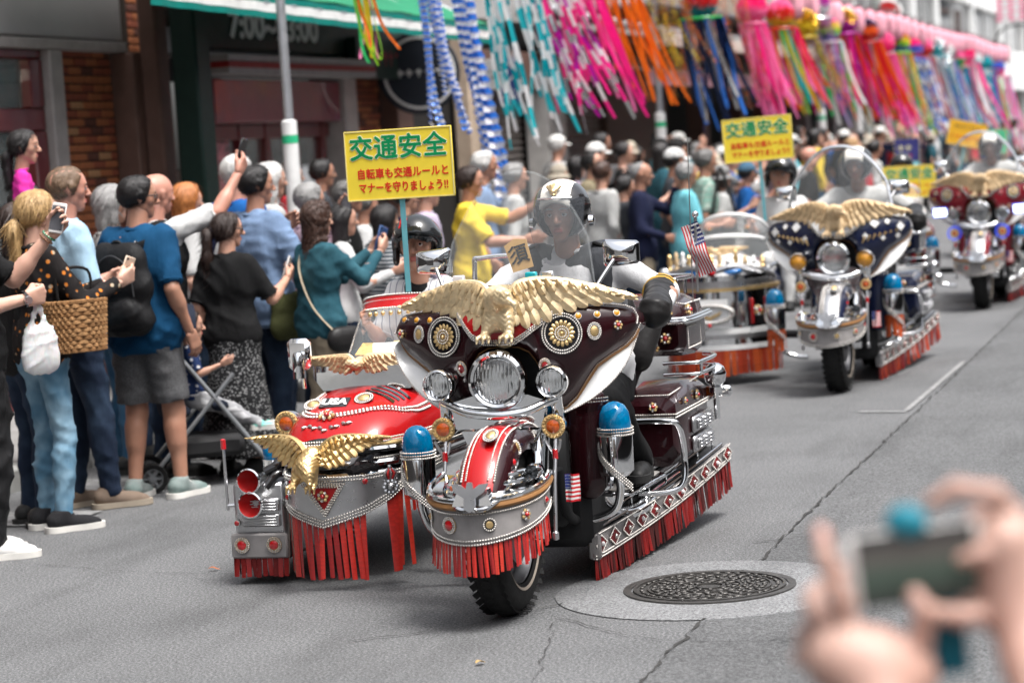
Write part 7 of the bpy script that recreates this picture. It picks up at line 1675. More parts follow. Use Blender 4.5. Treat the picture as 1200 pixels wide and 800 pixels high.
p4 = C('man in petrol blue tee and grey shorts wearing a black backpack', 156, 205, 219, 6, 2, ('short', 'black'), (cBlue, 'short', -.06, .018), (cG, 'shorts'), sGy, la=(-.10, .26, -.18), lh='hold', ra=(.10, .02, -.50), q=2, glasses='clear', group=GL, look=rad(48), fat=1.05, feet=[(.13, .04, 0), (-.11, -.04, 0)])
phone('dark phone held by the man with the black backpack', p4['hands'][1])
p5 = C('bald man in white tee and black waistcoat raising a phone high', 176, 203, 205, 34, 3, ('bald', 'dbrown'), (cW, 'short'), (cDk, 'long'), sDk, ra=(.10, .42, .30), rh='hold', q=2, group=GL)
V, F = snet([cp(p5['P'](.03, -.04), p5['P'](.03, .04), .082 * p5['h'], .04), cp(p5['P'](.12, -.03), p5['P'](.12, .03), .080 * p5['h'], .04), cp(p5['P'](.21, -.045), p5['P'](.21, .045), .083 * p5['h'], .04), cp(p5['P'](.27, -.05), p5['P'](.27, .05), .062 * p5['h'], .03)], .02); mb = MB(); mb.add(folds(V, F, .004), F); mb.build('waistcoat', cB, p5['root'])
ph5 = phone('black phone in open flip case raised above the crowd', p5['hands'][0], off=.07)
C('person with bright ginger hair in white top half hidden in the crowd', 212, 214, 192, 40, 0, ('bob', 'ginger'), (cW, 'short'), (cDk, 'long'), sDk, q=1, female=True, group=GL)
p8 = C('white-haired man in royal blue polo with a striped bag strap', 272, 180, 190, 18, 3, ('short', 'white'), (cPo, 'short'), (cBe, 'long'), sBr, la=(.0, .3, .0), q=1, group=GL)
C('white-haired person in grey top behind the man in the chambray shirt', 310, 190, 178, 50, 1, ('bob', 'white'), (cGr, 'long'), (cDk, 'long'), sDk, q=1, group=GL)
p10 = C('dark-haired man in chambray shirt with an olive shoulder bag', 294, 193, 198, 24, 2, ('short', 'black'), (cCh, 'short', -.06, .018), (cDk, 'long'), sDk, ra=(.16, .20, -.46), rh='fist', la=(.1, .3, -.05), lh='hold', q=2, group=GL, fat=1.08, look=rad(30), elbows=(.7, -.3, -.6))
p11 = C('woman in black tee and speckled long skirt with ponytail and sunglasses', 262, 248, 207, 8, 1, ('ponytail', 'dbrown'), (cB, 'short', .0, .012), (cSk, 'skirt'), sDk, ra=(.08, .30, -.12), rh='hold', q=2, female=True, glasses='sun', group=GL, look=rad(48))
phone('white phone in the hand of the ponytailed woman in black', p11['hands'][0], case='white')
p12 = C('grey-haired woman in dusty pink shirt raising a dark phone', 356, 213, 192, 40, 1, ('short', 'grey'), (cPp, 'long'), (cDk, 'long'), sDk, la=(-.02, .34, .10), lh='hold', q=1, female=True, group=GL)
phone('dark phone raised by the grey-haired woman in dusty pink', p12['hands'][1])
p13 = C('woman with long wavy brown hair in teal denim jacket and beige trousers', 366, 236, 203, 36, 1, ('curly', 'brown'), (cTe, 'long', -.02, .014, 'jacket'), (cBe, 'long', 1.12), sBr, ra=(.0, .36, -.02), la=(.16, .36, -.02), rh='hold', lh='hold', q=2, female=True, group=GL)
phone('dark blue phone case held open by the woman in the teal jacket', p13['hands'][0], case='blue', size=(.11, .15))
C('older man with grey hair and glasses in a black shirt behind the teal jacket', 402, 210, 182, 70, 2, ('short', 'salt'), (cB, 'short'), (cDk, 'long'), sDk, q=1, glasses='clear', group=GL)
C('woman with straight black hair in white top beside the teal jacket', 396, 239, 188, 62, 1, ('long', 'black'), (cW, 'long'), (cDk, 'long'), sDk, q=1, female=True, group=GL, ra=(.05, .3, -.15))
C('woman with black bob in striped knit top under the front yellow sign', 446, 239, 186, 40, 1, ('bob', 'black'), (cSt, 'long', -.04), (cDk, 'long'), sDk, q=2, female=True, group=GL)
C('person in lavender shirt half hidden by the front yellow sign', 494, 205, 172, 55, 1, ('short', 'black'), (cLa, 'long'), (cDk, 'long'), sDk, q=1, group=GL)
p18 = C('man in yellow tee holding out a paper fan', 545, 194, 166, 82, 2, ('short', 'dbrown'), (cYe, 'short', -.06), (cDk, 'long'), sDk, ra=(.0, .42, -.22), la=(.0, .5, .02), q=2, group=GL)
C('grey-haired man in faded blue shirt beside the yellow tee', 562, 176, 150, 75, 2, ('short', 'white'), (cCh, 'short'), (cDk, 'long'), sDk, q=1, group=GL, la=(0, .4, -.1))
C('person in pale grey knit seen through the front windshield', 598, 190, 150, 60, 1, ('short', 'grey'), (cGr, 'long'), (cDk, 'long'), sDk, q=1, group=GL)
C('young woman with dark brown hair behind the blonde woman', 14, 236, 232, 40, 1, ('long', 'dbrown'), (cB, 'long'), (cDk, 'long'), sDk, q=1, female=True, group=GL)
p_c = C('dark-haired man carrying a small girl on his shoulders', 24, 216, 205, 55, 1, ('short', 'black'), (cDg, 'short'), (cDk, 'long'), sDk, q=1, group=GL, ra=(.02, .22, -.02), la=(.02, .22, -.02))
C('person in mid blue jeans and sandals behind the backpack', 122, 216, 200, 50, 1, ('bob', 'grey'), (cGr, 'short'), (cMd, 'long'), sDk, q=1, group=GL, feet=[(.12, 0, 0), (-.1, 0, 0)])
C('brown-haired woman behind the bald man', 140, 226, 190, 40, 1, ('bob', 'brown'), (cRd, 'short'), (cDk, 'long'), sDk, q=1, female=True, group=GL)
for px, py, s_, hr, tp, sk, lb in ((372, 186, 150, ('short', 'black'), cDg, 2, 'dark-haired man near the shop doors behind the grey pole'), (335, 190, 150, ('bob', 'dbrown'), cRd, 1, 'woman in red top by the shop doors'), (422, 222, 172, ('short', 'salt'), cW, 2, 'man with salt and pepper hair just left of the sign stick'), (470, 214, 160, ('short', 'black'), cNv, 1, 'man in navy jacket hidden behind the front yellow sign')):
    C(lb, px, py, s_, 60, sk, hr, (tp, 'short'), (cDk, 'long'), sDk, q=1, group=GL)
# small girl sitting on the shoulders
gp, _ = at(22, 150, 206)
girl = person('small girl in bright pink tee riding on shoulders above the crowd', (p_c['root'].location.x + .05, p_c['root'].location.y + .02, .98), 1.02, rad(62), 1, ('lowtail', 'black'), (cPk, 'short'), (cW, 'shorts'), sMt, hip=(0, -.04, .50), feet=[(.10, .14, .16), (-.10, .14, .16)], knee=(0, 1, .5), ra=(.05, .16, -.20), la=(.02, .2, -.16), q=2, female=True, sit=True, look=rad(12), seed=3)
# --- middle and right-hand spectators
C('man looking upward beside the shutters behind the rider', 690, 177, 128, 95, 1, ('short', 'black'), (cKh, 'short'), (cDk, 'long'), sDk, q=1, nod=.25, group=GF)
C('woman with short brown hair in pale grey cardigan behind the rider', 702, 188, 136, 30, 1, ('short', 'brown'), (cGr, 'long'), (cDk, 'long'), sDk, q=1, female=True, group=GF)
C('person in slate tee pointing across the street', 728, 205, 136, 60, 1, ('short', 'black'), (cDg, 'short'), (cDk, 'long'), sDk, ra=(.0, .42, .12), q=1, group=GF)
p23 = C('grey-haired old man in navy jacket holding a drink', 747, 190, 138, 78, 2, ('thin', 'grey'), (cNv, 'long', -.06, .016, 'jacket'), (cBe, 'long'), sDk, la=(.0, .32, .08), ra=(.05, .22, -.34), rh='hold', q=1, group=GF)
cup_ = thing('drink_cup', 'clear plastic cup of pale drink held by the old man in navy', 'cup', p23['hands'][0][0] + A(.03, 0, .0)); mb = MB(); mb.add(*lathe([(0, -.05), (.028, -.05), (.04, .05), (.037, .05), (.026, -.045), (0, -.045)], 16)); mb.build('cup', WHITEG, cup_); mb = MB(); mb.add(*lathe([(0, .02), (.034, .02), (.027, -.04), (0, -.04)], 14)); mb.build('drink', M('pale_drink', (.6, .42, .2), .2), cup_)
C('man in grey cap and slate shirt beside the sleeved pole', 786, 174, 130, 70, 2, ('short', 'black'), (cDg, 'short'), (cDk, 'long'), sDk, q=1, hat=('cap', cloth('cap_grey', (.5, .5, .49))), group=GF)
C('grey-haired man in cyan polo and jeans', 800, 189, 139, 60, 2, ('short', 'grey'), (cCy, 'short'), (cMd, 'long'), sDk, ra=(.0, .28, -.25), la=(.0, .28, -.22), q=1, group=GF, fat=1.12)
C('person in sage plaid shirt behind the cyan polo', 822, 174, 134, 62, 2, ('short', 'salt'), (cGn, 'short'), (cDk, 'long'), sDk, q=1, group=GF, fat=1.1)
C('woman in grey sun hat with a white tote bag', 842, 195, 130, 66, 1, ('bob', 'dbrown'), (cGr, 'short'), (cMd, 'long'), sDk, q=1, female=True, hat=('bucket', cloth('hat_grey', (.2, .2, .2))), group=GF, la=(.0, .3, -.1))
C('man in blue cap and bright blue shirt holding a phone up', 872, 191, 124, 70, 2, ('short', 'black'), (cPo, 'short'), (cDk, 'long'), sDk, q=1, hat=('cap', cloth('cap_blue', (.05, .11, .17))), la=(.0, .34, .05), lh='hold', group=GF)
C('man in white tee with his arm raised below the second yellow sign', 918, 180, 118, 80, 2, ('short', 'dbrown'), (cW, 'short'), (cDk, 'long'), sDk, q=1, ra=(.0, .42, .30), rh='hold', group=GF)
C('bald man in black tee just left of the second windshield', 945, 172, 114, 70, 3, ('bald', 'dbrown'), (cB, 'short'), (cDk, 'long'), sDk, q=1, group=GF)
C('person in tan brimmed hat above the second windshield', 995, 163, 100, 55, 2, ('short', 'brown'), (cDg, 'short'), (cDk, 'long'), sDk, q=1, hat=('brim', cloth('straw_tan', (.34, .22, .12))), group=GF)
C('man in light grey tee right of the second windshield', 1022, 164, 98, 60, 2, ('short', 'black'), (cGr, 'short'), (cDk, 'long'), sDk, q=1, group=GF)
C('woman in red cardigan beside the man in light grey', 1012, 178, 100, 70, 1, ('bob', 'black'), (cRd, 'long'), (cDk, 'long'), sDk, q=1, female=True, group=GF)
r = random.Random(11); used = set(); taken = set()
tops = [(cW, 'white'), (cB, 'black'), (cDg, 'charcoal'), (cGr, 'pale grey'), (cNv, 'navy'), (cRd, 'red'), (cPo, 'royal blue'), (cKh, 'khaki'), (cLa, 'lavender'), (cCk, 'checked'), (cCy, 'cyan'), (cPp, 'dusty pink'), (cBe, 'beige'), (cSt, 'striped'), (cYe, 'yellow'), (cTe, 'teal')]
hairs = [(('short', 'black'), 'short black hair'), (('bob', 'black'), 'a black bob'), (('short', 'black'), 'short black hair'), (('bob', 'black'), 'a black bob'), (('short', 'grey'), 'grey hair'), (('bob', 'brown'), 'brown hair'), (('short', 'dbrown'), 'cropped brown hair'), (('long', 'black'), 'long black hair'), (('short', 'white'), 'white hair'), (('bald', 'black'), 'a bald head')]
hats = [None, None, None, None, (('cap', cloth('cap_white', (.6, .6, .58))), 'a white cap'), (('bucket', cloth('hat_beige', (.45, .4, .32))), 'a sun hat'), (('cap', cloth('cap_black', (.02, .02, .02))), 'a black cap')]
spots = []
for px in np.arange(650, 1196, 8.0):
    for row in (0, 1, 2):
        if px < 760 and row == 0: continue
        spots.append((px + r.uniform(-4, 4), row))
r.shuffle(spots); k = 0
for px, row in spots:
    X = -5.75 - .55 * row + r.uniform(-.15, .15)
    if px > 1120: X += .15
    p = atX(px, 170, X); Y = p[1]
    if Y < 19.5 or Y > 88: continue
    if any(abs(Y - y) < .5 and abs(X - x) < .42 for x, y in used): continue
    used.add((X, Y));     where = 'behind the rider' if px < 760 else 'beside the sleeved pole' if px < 860 else 'by the second yellow sign' if px < 950 else 'behind the second windshield' if px < 1030 else 'behind the third yellow sign' if px < 1100 else 'far down the kerb'
    up = r.random() < .28
    for _ in range(40):
        (tm, tn), (hr, hn), ht = r.choice(tops), r.choice(hairs), r.choice(hats); key = (tn, ht[1] if ht else hn, where, hr[0] in ('bob', 'long'))
        if key not in taken: break
    taken.add(key); H = r.uniform(1.52, 1.76)
    fem = hr[0] in ('bob', 'long'); s_ = ('woman' if fem else 'man') + ' in %s top with %s%s ' % (tn, ht[1] if ht else hn, ', arms up,' if up else '') + where
    zg = .112 if X < -6.78 else 0
    person(s_, (X, Y, zg), H, rad(r.uniform(40, 95)), r.choice((1, 1, 2, 0)), hr, (tm, r.choice(('short', 'short', 'long'))), (r.choice((cDk, cB, cMd, cBe)), 'long'), sDk, ra=(.0, .36, r.uniform(.0, .25)) if up else None, la=(.02, .34, r.uniform(-.1, .15)) if up else None, rh='hold', lh='hold' if up else 'relaxed', q=0 if Y > 24 else 1, hat=ht[0] if ht else None, female=fem, group=GF, seed=k, fat=r.uniform(.95, 1.1)); k += 1

# ------------------------------------------------------------------ riders and sidecar passengers
HBK = M('helmet_black', (.012, .012, .013), .12, coat=.6); HWH = M('helmet_cream', (.66, .63, .57), .2, coat=.5)
def rider(label, bk, hm, q=1, visor=True, full=False):
    d = person(label, (bk[0] + .045, bk[1] + 1.08, 0), 1.72, rad(180), 2, ('none', 'grey'), (cloth('rider_white', (.60, .60, .61)) if full else cGr, 'long', -.0, .016), (cB, 'long', 1.05), sDk, la=(-.30, .30, -.17), ra=(.27, .36, -.26), rh='fist', lh='fist', hip=(0, 0, .775), lean=.20, feet=[(.25, .10, .37), (-.25, .10, .37)], knee=(.0, 1, .5), hat=('helmet', HBK, hm), q=q, sit=True, elbows=(.75, .1, -.4), fat=1.12, seed=40)
    t = d['root']; W = d['W']
    if visor:
        V, F = gridsurf(lambda u, v: W(((u - .5) * 1.05 * (1 - .10 * v), (.60 + .10 * sin(v * 2.6)) * sqrt(max(.02, 1 - ((u - .5) * 1.55) ** 2)) - .02, .30 - 1.15 * v * (1 - .45 * abs(2 * u - 1) ** 2.2))), 21, 14); mb = MB(); mb.add(V, F); mb.build('visor', VISOR, t)
    loc = lambda w: np.array([(w[0] - t.location.x) * -1, -(w[1] - t.location.y), w[2]])
    for i in (0, 1):
        hp_, dr, pn, sd = d['hands'][i]; hl = loc(hp_); dl = A(-dr[0], -dr[1], dr[2])
        V, F = snet([cp(hl - dl * .30, hl - dl * .10, (.068, .052), .02), cp(hl - dl * .10, hl + dl * .04, (.058, .064), .03), cp(hl + A(0, 0, -.03), hl + dl * .05 - A(0, 0, .02), .045, .02)], .011); mb = MB(); mb.add(folds(V, F, .006, 5, 44), F); gl = mb.build('gauntlet', BLEATH, t, sharp=0)
        if full:
            sh_ = loc(d['sh'][i])
            mb = MB()
            for k in range(3): c = hl - dl * (.315 + .022 * k); x, y, _ = frame(dl); mb.add(*tube(arc(c, .066, 0, 2 * pi, 20, x, y)[:-1], .009, 6, closed=True), m=k % 2)
            mb.build('sleeve_band', [M('gold_braid', (.55, .33, .06), .5), cB], t)
            mb = MB(); mb.add(*box((0, 0, 0), (.10, .11, .014), bev=.005)); mb.build('epaulette', cB, t, sh_ + A(0, 0, .062), (0, .35 * (1 if sh_[0] > 0 else -1), 0))
    if full:
        yk = [cp(d['P'](.275, .02 * s_), d['P'](.29, .075 * s_), (.052 * 1.72, .050 * 1.72), .02, clip=[(d['P'](.262), A(0, 0, -1))]) for s_ in (-1, 1)] + [cp(d['P'](.10, .055 * s_), d['P'](.26, .062 * s_), .068 * 1.72, .02, clip=[(d['P'](.1, .066 * s_), A(-s_, 0, 0))]) for s_ in (-1, 1)]
        V, F = snet(yk, .013); mb = MB(); mb.add(folds(V, F, .005, 3), F); mb.build('dark_panel', cDg, t, sharp=0)
        mb = MB()
        for k in range(5): mb.add(*lathe([(0, .004), (.007, .003), (.007, 0)], 10, d['P'](.06 + .05 * k) + A(0, .128 + .006 * k, 0), (0, 1, 0)))
        mb.build('button', DGREY, t)
        pc = d['P'](.20, -.045) + A(0, .142, 0); mb = MB(); mb.add(*box((0, 0, 0), (.105, .012, .085), bev=.003)); pt = mb.build('chest_patch', cB, t, pc, (-.25, 0, 0)); text('MRA', .050, (0, .0075, -.004), (pi / 2, 0, pi), WHITEG, pt, bold=.0015)
        mb = MB(); mb.add(*tube(W([(-.30, .42, .30), (.0, .58, .31), (.30, .42, .30)]), .018 * d['hs'], 6))
        for s_ in (-1, 1): mb.add(*lathe([(0, .02), (.02, .018), (.024, 0), (0, -.01)], 14, W((s_ * .50, .06, -.12)), (s_, 0, 0)))
        mb.build('helmet_fitting', CHROME, t); mb = MB()
        for k in range(5): mb.add(*tube([W((0, .48, .42)), W(((k - 2) * .06, .43, .55 - .02 * abs(k - 2)))], (.014, .006), 6))
        mb.add(*ball(W((0, .50, .41)), .016)); mb.build('helmet_badge', GOLD, t)
    return d
rider('rider in white uniform shirt, black gauntlets and black and cream helmet with clear visor', BK1, HWH, 2, full=True)
rider('rider in grey shirt behind the tall windshield of the navy motorcycle', BK2, HWH, 1)
rider('rider in white helmet on the wine red motorcycle', BK3, HWH, 1)
YB = M('sign_yellow', (.78, .60, .05), .45, var=.05); YE = M('sign_edge', (.72, .62, .25), .5); GT = M('sign_green_print', (.0, .23, .075), .5); RT = M('sign_red_print', (.60, .03, .015), .5); TST = M('teal_stick', (.13, .37, .42), .5); WO = M('sign_white_outline', (.78, .74, .5), .5)
def board(label, c, w_, h_, yaw=0., roll=0., stick=.6, lines=True, m=YB, big='交通安全', col=None, mk=()):
    t = thing('placard', label, 'sign', c); t.rotation_euler = (0, roll, yaw); mb = MB(); mb.add(*box((0, 0, 0), (w_, .012, h_), bev=.003)); b = mb.build('board', m, t)
    mb = MB()
    for z in (-1, 1): mb.add(*box((0, -.007, z * (h_ / 2 - .004)), (w_ - .006, .003, .005)))
    for x in (-1, 1): mb.add(*box((x * (w_ / 2 - .004), -.0075, 0), (.005, .003, h_ - .014)))
    mb.build('board_edge', YE, b)
    def bold(txt, sz, x, z, m, y, d, sx, n=4):
        for k in range(n): an = k * 2 * pi / n + .4; text(txt, sz, (x + d * cos(an), y - .00012 * k, z + d * sin(an)), (pi / 2, 0, 0), m, b, ext=.0004, sx=sx, space=1.04)
    if big: bold(big, h_ * .36, 0, h_ * .225, WO, -.0070, h_ * .021, w_ / h_ * .62, 6); bold(big, h_ * .36, 0, h_ * .225, col or GT, -.0086, h_ * .0095, w_ / h_ * .62)
    if lines: bold('自転車も交通ルールと', h_ * .155, h_ * .05, -h_ * .13, RT, -.0072, h_ * .0048, w_ / h_ * .545, 3); bold('マナーを守りましょう!!', h_ * .155, h_ * .045, -h_ * .33, RT, -.0072, h_ * .0048, w_ / h_ * .50, 3)
    for k, (a, b_, z, mm) in enumerate(mk): marks(b, (0, -.0085, z), (pi / 2, 0, 0), a, b_, mm, 1, k)
    if stick: mb = MB(); mb.add(*box((0, .010, -h_ / 2 - stick / 2 + h_ * .25), (.024, .008, stick + h_ * .5), bev=.001)); mb.build('stick', TST, t)
    return t
BH = (M('batting_helmet_black', (.014, .016, .018), .15, coat=.6),)
def kid(label, bk, x, y, hat, look, q, sh=(cPin, 'short'), H=1.38, hz=.70):
    return person(label, (bk[0] + x, bk[1] + y, 0), H, rad(180), 1, ('short', 'black'), (sh[0], sh[1], 0, .018), (cW, 'long'), sDk, ra=(.06, .26, -.13), la=(.02, .24, -.26), rh='fist', hip=(0, 0, hz), feet=[(.08, .40, .42), (-.08, .40, .42)], knee=(0, .6, 1), hat=hat, q=q, sit=True, look=look, seed=12, nod=.12)
k1 = kid('child in batting helmet and pinstripe jersey sitting in the red sidecar', BK1, -.95, 1.98, ('batting', BH[0]), rad(-8), 2, hz=.725)
text('P', .085, (k1['root'].location.x - .055, k1['root'].location.y, 0), (pi / 2, 0, 0), M('red_letter', (.55, .03, .03), .5), None)
_P = [o for o in S.objects if o.type == 'FONT'][-1]; _P.parent = k1['root']; _pl = k1['W']((.16, .50, .40)); _P.location = _pl; _P.rotation_euler = (rad(62), 0, pi - .30)
V, F = snet([cp(k1['P'](.27, -.02, .012), k1['P'](.285, .02, .012), .046 * 1.38, .02), cp(k1['P'](.28, 0, .004), k1['P'](.298, 0, .006), .037 * 1.38, .02)], .01); mb = MB(); mb.add(V, F); mb.build('undershirt', cB, k1['root'], sharp=0)
k2 = kid('child in dark helmet and white shirt holding the second yellow sign', BK2, -.72, 2.2, ('batting', BH[0]), 0, 1, (cW, 'short'), H=1.45, hz=.78)
k3 = kid('passenger behind the bubble screen of the rear sidecar', BK3, -.95, 2.0, ('batting', BH[0]), 0, 0, (cW, 'short'))
h1 = k1['hands'][0][0]
def board_at(label, px, py, Y, w_, h_, **k): return board(label, atY(px, py, Y), w_, h_, **k)
board_at('front yellow placard with green and red Japanese lettering on a teal stick', 468, 192, h1[1], .50, .315, yaw=rad(5), roll=0, stick=.42)
board_at('second yellow placard held above the navy motorcycle sidecar', 888, 163, k2['hands'][0][0][1], .52, .325, yaw=rad(4), roll=rad(-2), stick=.45)
board_at('third yellow placard low beside the wine red motorcycle', 1066, 213, k3['hands'][0][0][1], .52, .32, yaw=rad(4), stick=.5)
board_at('tilted orange yellow placard high at the far right', 1133, 157, 31.5, .48, .32, yaw=rad(8), roll=rad(14), stick=.8, m=M('sign_amber', (.78, .42, .03), .5), big=None, lines=False, mk=[(.34, .07, .08, DGREY), (.38, .09, -.05, RT)])
board_at('small mint green placard at the far right', 1164, 166, 33.0, .36, .32, yaw=rad(0), roll=rad(2), stick=.8, lines=False, m=M('sign_mint', (.12, .62, .33), .5), big=None, mk=[(.24, .10, .05, GT), (.24, .05, -.07, GT)])
board_at('small navy and white placard above the third yellow one', 1063, 176, 34.0, .36, .34, stick=.8, lines=False, m=M('sign_navy_white', (.05, .05, .2), .5, var=.3), big=None, mk=[(.24, .16, .03, WO), (.10, .10, -.08, RT)])
for bk, lb in ((A(-2.1, 30.2, 0), 'farther rider in white helmet beyond the wine red motorcycle'), (A(-1.2, 33.0, 0), 'last rider in white helmet at the right edge of the photo')):
    rider(lb, bk, HWH, 0, False); r_ = dup(m3, bk); r_['label'] = 'wine red motorcycle far behind, carrying the %s' % ('farther rider' if bk[1] < 32 else 'last rider')
# ------------------------------------------------------------------ bags, pushchair, small things
def local(d, p): return d['world'](p)
def yawed(name, label, cat, d, p): return thing(name, label, cat, d['world'](p), -d['yaw'])
# backpack on the man in the petrol tee
P4 = p4['P']; h4 = p4['h']; bp_ = yawed('backpack', 'black backpack worn by the man in the petrol blue tee', 'backpack', p4, P4(.15, 0, -.118)); BPK = cloth('backpack_nylon', (.012, .012, .013), rough=.5)
V, F = snet([cp((-.09, 0, -.17), (.09, 0, -.17), .095, .06, ax=[((0, 1, 0), .75)]), cp((-.07, -.0, .14), (.07, -.0, .14), .095, .06, ax=[((0, 1, 0), .7)]), cp((-.10, 0, 0), (.10, 0, 0), .095, .05, ax=[((0, 1, 0), .75)]), cp((-.07, -.075, -.15), (.07, -.075, -.13), .065, .02, ax=[((0, 1, 0), .6)])], .011); mb = MB(); mb.add(folds(V, F, .005, 2, 26), F); mb.build('pack_body', BPK, bp_, sharp=0)
bar(bp_, [(-.12, -.075, -.05), (-.10, -.085, .10), (0, -.088, .17), (.10, -.085, .10), (.12, -.075, -.05)], .004, DGREY, 'zip', 6); bar(bp_, [(-.03, -.01, .20), (-.02, -.015, .235), (.02, -.015, .235), (.03, -.01, .20)], .009, BPK, 'grab_loop', 6)
for s_ in (-1, 1):
    pts = smooth_path([(s_ * .06, .02, .17), (s_ * .085, .09, .205), (s_ * .105, .19, .20), (s_ * .115, .255, .11), (s_ * .125, .255, -.02), (s_ * .15, .14, -.14), (s_ * .13, .03, -.18)], 6); mb = MB(); mb.add(*tube(pts, .030, 8, flat=.25, up=(1, 0, 0))); mb.build('strap', BPK, bp_)
# woven basket and white carrier bag
b_ = yawed('basket_bag', 'woven straw basket bag on the blonde woman\'s arm', 'bag', p2, (.20, .10, 1.02)); WK = M('straw_weave', (.36, .20, .09), .75, var=.35, vscale=40, bump=.4); WK2 = M('straw_weave_dark', (.25, .13, .055), .75, var=.35, vscale=40)
for row in range(13):
    z = -.12 + row * .02; hw = .135 + .018 * row / 12; q = np.linspace(0, 2 * pi, 49)[:-1]; sg = np.where((np.arange(48) + row) % 2 == 0, 1, -1) * .006
    pth = np.stack([(.055 + .01 * row / 12 + sg) * np.sign(np.cos(q)) * np.abs(np.cos(q)) ** .7, (hw + sg) * np.sign(np.sin(q)) * np.abs(np.sin(q)) ** .7, np.full(48, z)], 1); mb = MB(); mb.add(*tube(pth, .0115, 5, closed=True)); mb.build('straw_row', WK if row % 3 else WK2, b_)
mb = MB(); mb.add(*box((0, 0, -.12), (.10, .25, .02), bev=.008)); mb.build('basket_base', WK2, b_); bar(b_, [(.0, -.09, .12), (.0, -.08, .27), (0, .08, .27), (.0, .09, .12)], .008, BLEATH, 'handle', 6)
hd = p1['hands'][0]; b_ = thing('carrier_bag', 'thin white plastic carrier bag hanging from the hand of the man in track trousers', 'bag', hd[0] - A(0, 0, .03), -p1['yaw']); g = N('thin_white_plastic'); g.set(col=(.72, .72, .72), rough=.3, alpha=.82); tr_ = g.b.inputs['Subsurface Weight']; tr_.default_value = .3; g.bump(g.noise(g.coord((1, 1, .3)), 26, 4), .6, .01)
V, F = snet([cp((0, -.02, -.24), (0, .02, -.24), (.10, .10), .05, ax=[((1, 0, 0), .55)]), cp((0, -.07, -.33), (0, .07, -.33), .075, .05, ax=[((1, 0, 0), .7)]), cp((0, .0, -.02), (0, -.07, -.22), (.014, .05), .03, ax=[((1, 0, 0), .5)]), cp((0, .0, -.02), (0, .07, -.22), (.014, .05), .03, ax=[((1, 0, 0), .5)]), dict(cp((-.1, 0, -.10), (.1, 0, -.10), .028, .02), sub=True)], .010); mb = MB(); mb.add(folds(V, F, .010, 8, 42), F); o_ = mb.build('bag_skin', g.m, b_, sharp=0); o_.scale = (.62, .62, .85)
# olive shoulder bag, tan strap, black camera strap, striped strap
b_ = yawed('shoulder_bag', 'olive canvas shoulder bag of the man in the chambray shirt', 'bag', p10, (.215, .05, .86)); V, F = snet([cp((0, -.10, -.06), (0, .10, -.06), (.085, .085), .04, ax=[((1, 0, 0), .6)]), cp((0, -.10, .07), (0, .10, .07), .07, .04, ax=[((1, 0, 0), .6)])], .011); mb = MB(); mb.add(folds(V, F, .005, 4), F); mb.build('bag_body', cOl, b_, sharp=0)
bar(b_, [(0, .09, .1), (-.08, .08, .4), (-.24, .02, .62), (-.30, -.10, .45), (-.12, -.14, .12), (0, -.1, .1)], .016, cOl, 'strap', 8); mb = MB(); mb.add(*box((.055, .06, -.03), (.01, .03, .05), bev=.004)); mb.build('green_tag', FC['green'], b_)
hd = p10['hands'][0]; b_ = thing('hand_camera', 'small black camera hanging from the wrist strap of the chambray shirt man', 'camera', hd[0] + A(.0, 0, -.075), -.6); mb = MB(); mb.add(*box((0, 0, 0), (.10, .035, .06), bev=.01)); mb.add(*lathe([(.024, 0), (.024, .03), (.018, .034), (0, .034)], 14, (0, -.017, 0), (0, -1, 0))); mb.build('camera_body', BLACKP, b_); bar(b_, [(-.05, 0, .02), (-.04, 0, .09), (.0, .02, .12), (.03, 0, .06)], .006, BLACKP, 'wrist_strap', 6)
b_ = yawed('shoulder_bag', 'tan strapped dark bag across the back of the teal denim jacket', 'bag', p13, (.16, .02, .53 * p13['h'])); mb = MB(); mb.add(*tube(smooth_path([(.02, -.06, -.02), (-.06, -.135, .12), (-.17, -.135, .31), (-.235, -.07, .425), (-.24, .0, .455)], 6), .014, 6, flat=.4)); mb.build('strap', cBe, b_); V, F = snet([cp((.03, -.03, -.08), (.03, .06, -.08), .075, .03, ax=[((1, 0, 0), .6)])], .014); mb = MB(); mb.add(V, F); mb.build('bag_body', BLEATH, b_, sharp=0)
b_ = yawed('sling_bag', 'navy bag with white and red striped strap on the royal blue polo', 'bag', p8, (.0, -.13, 1.20)); 
for o_, m in ((-.035, cNv), (0, cW), (.03, cRd), (.05, cNv)): mb = MB(); mb.add(*tube(smooth_path([(-.15 + o_, .02, -.30), (-.10 + o_, -.015, -.1), (-.02 + o_, -.02, .1), (.06 + o_, .05, .225)], 5), .016, 6, flat=.3, up=(0, 1, 0))); mb.build('strap', m, b_)
b_ = thing('shoulder_bag', 'large black bag beside the sage plaid shirt', 'bag', tuple(A(*[o for o in S.objects if o.get('label') == 'person in sage plaid shirt behind the cyan polo'][0].location) + A(.22, -.20, .88)), .5); V, F = snet([cp((-.12, 0, -.08), (.12, 0, -.08), .13, .04, ax=[((0, 1, 0), .5)]), cp((-.1, 0, .1), (.1, 0, .1), .10, .04, ax=[((0, 1, 0), .5)])], .02); mb = MB(); mb.add(V, F); mb.build('bag_body', BLEATH, b_, sharp=0); bar(b_, [(-.12, 0, .15), (-.06, .02, .42), (.0, .05, .58), (.1, 0, .16)], .012, BLEATH, 'strap', 6)
